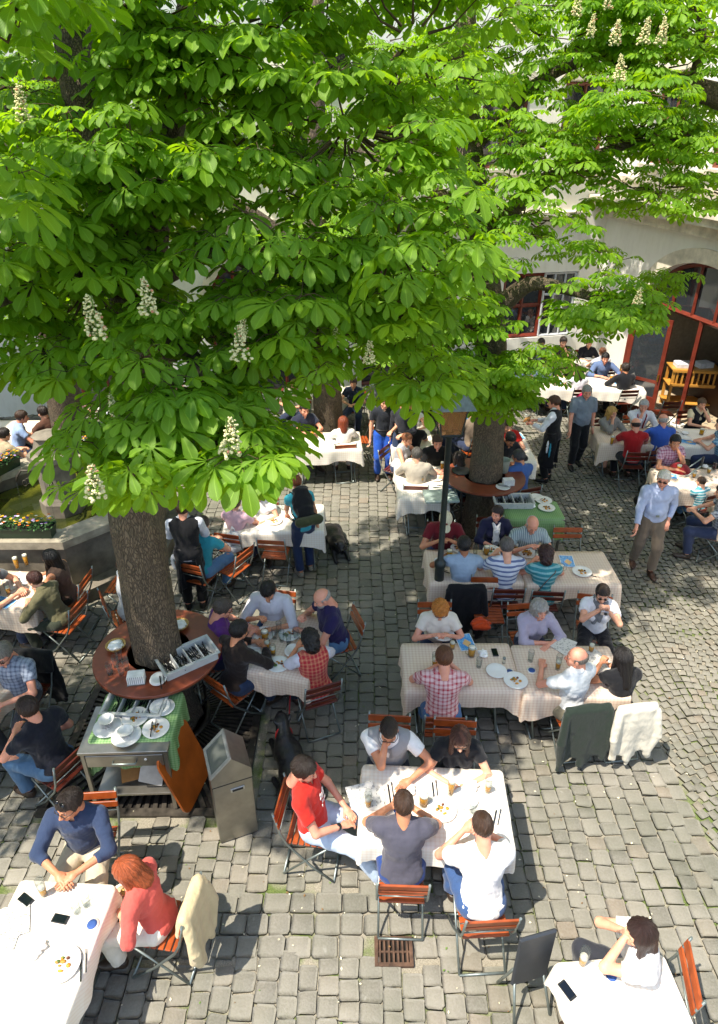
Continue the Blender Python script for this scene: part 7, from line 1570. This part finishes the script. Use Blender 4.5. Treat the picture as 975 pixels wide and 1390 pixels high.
for k, a, b, r, lab in (('fries', 602, 862, 0, 'white plate of food before the curly ginger-blond woman'), ('smallbeer', 614, 880, 0, 'small beer right of the red checked shirt'), ('menu', 632, 872, 10, 'menu card beside the small beer of the middle row'), ('phone', 672, 886, 2, 'black phone on the middle row cloth'), ('napkin', 656, 890, 0, 'printed napkin left of the black phone'),
                        ('plate', 674, 912, 0, 'empty white plate in front of the black phone'), ('coaster', 692, 912, 0, 'blue ringed coaster right of the empty white plate'), ('water', 650, 905, 0, 'empty tumbler left of the empty white plate'), ('shaker', 684, 900, 0, 'glass salt shaker near the black phone'), ('coaster', 722, 910, 0, 'blue ringed coaster in front of the woman in lilac'),
                        ('empty', 720, 897, 0, 'clear empty glass in front of the woman in lilac'), ('halfbeer', 757, 908, 0, 'tall half full beer beside the balding man in white'), ('halfbeer', 802, 885, 0, 'tall half full beer in front of the woman holding a camera'), ('newspaper', 808, 900, 12, 'colourful newspaper in front of the woman with black curls'), ('phone', 812, 920, 30, 'black phone case near the woman with black curls'), ('newspaper', 768, 880, 40, 'folded white paper behind the balding man in white'),
                        ('mug', 610, 757, 200, 'mug of amber beer next to the lamp post'), ('mug', 660, 752, 160, 'mug of beer between the cream cap and the navy cardigan'), ('fries', 624, 745, 0, 'plate of food before the man in the cream cap'), ('meal', 668, 748, 30, 'plate of food before the navy cardigan'), ('fries', 716, 752, 60, 'plate of fries before the bald man in the striped shirt'), ('halfbeer', 728, 762, 0, 'beer by the teal striped top'), ('empty', 645, 752, 0, 'empty glass between the food plates of the lamp post table'),
                        ('menu', 770, 762, -5, 'blue menu leaflet on the otherwise empty table end'), ('leftover', 790, 777, -30, 'white oval plate with leftovers and a knife on the empty table end'), ('cutlery', 798, 780, 60, 'knife on the leftover plate of the empty table end'), ('plate', 600, 764, 0, 'empty plate beside the lamp post'),
                        ('meal', 348, 872, 0, 'plate before the man in the purple polo'), ('plate', 352, 880, 0, 'empty plate near the dark brown jacket'), ('meal', 393, 862, 0, 'plate with meat at the centre of the crowded table'), ('plate', 400, 885, 0, 'white dish near the tartan vest'), ('bowl', 398, 884, 0, 'white bowl in the dish near the tartan vest'), ('phone', 396, 878, 80, 'black phone lying on the bowl near the tartan vest'),
                        ('smallbeer', 363, 880, 0, 'small beer on the crowded table by the dark brown jacket'), ('empty', 373, 866, 0, 'left empty glass in the centre of the crowded table'), ('empty', 383, 870, 0, 'middle empty glass in the centre of the crowded table'), ('empty', 379, 858, 0, 'rear empty glass in the centre of the crowded table'), ('empty', 392, 872, 0, 'right empty glass in the centre of the crowded table'), ('empty', 402, 866, 0, 'empty glass next to the bearded man'), ('smallbeer', 371, 888, 0, 'small beer near the hands of the dark brown jacket'),
                        ('napkin', 407, 892, 0, 'white napkin near the tartan vest'), ('meal', 378, 903, 0, 'plate with meal before the tartan vest'), ('leftover', 358, 862, 0, 'plate with leftovers before the open white shirt'), ('bowl', 418, 862, 0, 'white bowl before the bearded man'),
                        ('phone', 35, 1222, 60, 'folded black phone case at the back of the bottom left table'), ('phone', 82, 1248, 80, 'dark blue phone in the middle of the bottom left table'), ('water', 105, 1238, 0, 'short clear glass before the woman in coral'), ('water', 118, 1228, 0, 'short clear glass next to the man in dark blue'), ('newspaper', 8, 1262, 5, 'pale printed menu at the left of the bottom left table'), ('leftover', 85, 1310, 0, 'plate at the bottom edge of the bottom left table'),
                        ('beer', 24, 772, 0, 'taller beer at the back left of the fountain table'), ('beer', 37, 768, 0, 'beer with foam at the back right of the fountain table'), ('halfbeer', 12, 806, 0, 'half drunk golden beer at the front of the fountain table'), ('cola', -2, 806, 0, 'dark drink at the left edge of the fountain table'), ('menu', 5, 818, 70, 'blue menu at the front of the fountain table'), ('newspaper', 22, 790, 40, 'newspaper with large black letter before the khaki jacket'),
                        ('beer', 830, 604, 0, 'beer before the blonde woman in the grey cardigan'), ('halfbeer', 884, 600, 0, 'beer between the red polo and royal blue shirts'), ('bowl', 930, 590, 0, 'white bowl on the plate of the shaded row'), ('plate', 930, 595, 0, 'large white plate under the bowl of the shaded row'), ('mug', 952, 590, 0, 'beer mug before the woman in the black waistcoat'), ('menu', 935, 600, 60, 'blue menu under the plates of the shaded row'), ('meal', 918, 588, 0, 'plate with meal at the left of the shaded bowls'),
                        ('mug', 921, 640, 30, 'large mug of amber beer before the pink checked shirt'), ('menu', 908, 646, 70, 'blue menu before the pink checked shirt'), ('smallbeer', 942, 648, 0, 'small pale beer left of the small boy'), ('smallbeer', 962, 642, 0, 'small pale beer right of the small boy'), ('cola', 969, 638, 0, 'dark drink at the right edge beside the napkins'), ('napkin', 958, 635, 0, 'crumpled paper behind the small boy'),
                        ('menu', 765, 521, 80, 'blue menu before the very long brown hair'), ('menu', 748, 516, 70, 'blue menu before the blue checked shirt'), ('menu', 842, 520, 80, 'pale menu between the blue-grey shirt and the suit'), ('empty', 850, 515, 0, 'clear glass between the blue-grey shirt and the suit'),
                        ('menu', 704, 592, 10, 'blue menu behind the young man in the dark jacket'), ('beer', 690, 610, 0, 'beer glass at the darker trunk beside the blue shirt'), ('beer', 600, 640, 0, 'beer before the man in the black pullover'), ('halfbeer', 610, 646, 0, 'half beer left of the blue-grey top'), ('meal', 580, 640, 0, 'plate before the beige shirt'),
                        ('phone', 437, 592, 20, 'phone on the sunny rear table cloth'), ('water', 350, 700, 0, 'clear glass before the pale pink shirt'), ('water', 385, 692, 0, 'clear glass left of the backpack woman'), ('empty', 378, 690, 0, 'tall clear glass left of the backpack woman'), ('napkin', 340, 690, 0, 'white napkin beside the pale pink shirt'), ('leftover', 372, 708, 0, 'plate in the patch of sun beside the backpack woman'),
                        ('napkin', 815, 1340, 0, 'white napkin at the bottom right table'), ('plate', 800, 1330, 0, 'white plate on the bottom right table'),
                        ('halfbeer', 590, 905, 0, 'half drunk beer left of the red checked shirt'), ('mug', 640, 890, 200, 'mug of amber beer between the red checked shirt and the napkin'), ('leftover', 700, 925, 0, 'white plate with scraps at the seam of the middle row'), ('cutlery', 588, 925, 10, 'knife and fork left of the red checked shirt'), ('coaster', 745, 925, 0, 'round coaster near the hand of the balding man'),
                        ('mug', 690, 758, 30, 'mug of amber beer by the blue striped shirt'), ('mug', 760, 778, 0, 'mug of beer right of the teal striped top'), ('napkin', 745, 772, 0, 'crumpled napkin beside the teal striped top'), ('halfbeer', 700, 748, 0, 'half full beer by the bald man in stripes'), ('cutlery', 600, 775, 60, 'knife and fork at the lamp post table corner'),
                        ('halfbeer', 500, 1095, 0, 'half drunk beer before the man in the red printed T-shirt'), ('beer', 612, 1078, 0, 'full beer at the back of the sunny table'), ('mug', 575, 1092, 0, 'mug of beer in the middle of the sunny table'), ('halfbeer', 662, 1075, 0, 'half drunk beer at the back right of the sunny table'), ('coaster', 540, 1100, 0, 'round coaster on the sunny table'), ('napkin2', 640, 1070, 0, 'crumpled napkin at the back right of the sunny table'),
                        ('halfbeer', 60, 1215, 0, 'half drunk beer before the man in dark blue'), ('coaster', 125, 1255, 0, 'round coaster near the woman in coral'), ('napkin2', 50, 1290, 0, 'crumpled napkin on the bottom left table'), ('cutlery', 110, 1310, 20, 'knife and fork at the bottom edge of the bottom left table'),
                        ('halfbeer', 790, 1310, 0, 'half drunk beer on the bottom right table'), ('phone', 770, 1345, 30, 'black phone on the bottom right table'), ('coaster', 830, 1325, 0, 'round coaster on the bottom right table'),
                        ('mug', 360, 868, 90, 'mug of beer near the man in the purple polo'), ('halfbeer', 410, 873, 0, 'half drunk beer near the bearded man'), ('beer', 425, 595, 0, 'beer before the navy patterned T-shirt'), ('plate', 455, 600, 0, 'white plate before the red-brown curls'),
                        ('halfbeer', 340, 705, 0, 'half drunk beer by the pale pink shirt'), ('mug', 862, 602, 0, 'mug of beer before the red polo shirt'), ('plate', 850, 594, 0, 'white plate between the blonde woman and crimson scarf'), ('beer', 905, 588, 0, 'beer left of the shaded bowls'), ('halfbeer', 975, 596, 0, 'beer by the blue checks at the right edge'),
                        ('beer', 780, 518, 0, 'beer before the very long haired woman'), ('mug', 830, 516, 0, 'mug of beer before the blue-grey shirt'), ('plate', 800, 488, 0, 'white plate on the long rear table'), ('beer', 770, 485, 0, 'beer on the long rear table'), ('plate', 755, 522, 0, 'white plate by the blue checked shirt'), ('mug', 572, 655, 0, 'mug of beer beside the beige shirt'), ('plate', 592, 650, 0, 'white plate beside the half beer of the blue-grey top')):
    ware(k, a, b, '', r, .761, lab)
x, y = at(652, 852, .47); s = SDF((-.16, -.14, 0), (.16, .14, .18), .01).ell((0, 0, .05), (.13, .1, .06), 0).folds(.012, 34, 7); s.plane((0, 0, 0), (0, 0, -1)); tag(sdf_obj('orange_bag', s, fabric('#c84418'), None, (x, y, .475)), 'crumpled orange cloth lying on the empty chair seat', 'bag')
x, y = at(785, 522, .5); s = SDF((-.2, -.1, 0), (.2, .1, .3), .013).ell((0, 0, .13), (.16, .07, .13), 0).folds(.006, 34, 7); s.plane((0, 0, 0), (0, 0, -1)); tag(sdf_obj('handbag', s, fabric('#c01c50'), None, (PLH['pos'].x+.05, PLH['pos'].y-.27, .49)), 'pink handbag on the chair of the very long haired woman', 'bag')

# fallen petals and small litter on the paving
rn = random.Random(77); m = MB()
for i in range(1500):
    x = rn.uniform(-6, 8); y = 2.2+13*rn.random()**1.3; m.mat(rn.choice((0, 0, 0, 1, 2))); r = rn.uniform(.006, .016); a = rn.random()*6.28; z = .004+rn.random()*.006
    m.raw([(x+r*cos(a), y+r*sin(a), z), (x+r*.6*cos(a+1.5), y+r*.6*sin(a+1.5), z+.003), (x-r*cos(a), y-r*sin(a), z), (x+r*.6*cos(a-1.5), y+r*.6*sin(a-1.5), z+.002)], [(0, 1, 2, 3)])
tag(m.build('fallen_petals', [mat('fallen_petal', '#d8cfb0', .8), mat('dry_leaf_bit', '#7a5a34', .8), mat('green_leaf_bit', '#5a7a28', .7)]), 'fallen petals and leaf bits scattered over the paving', 'petals', kind='stuff')
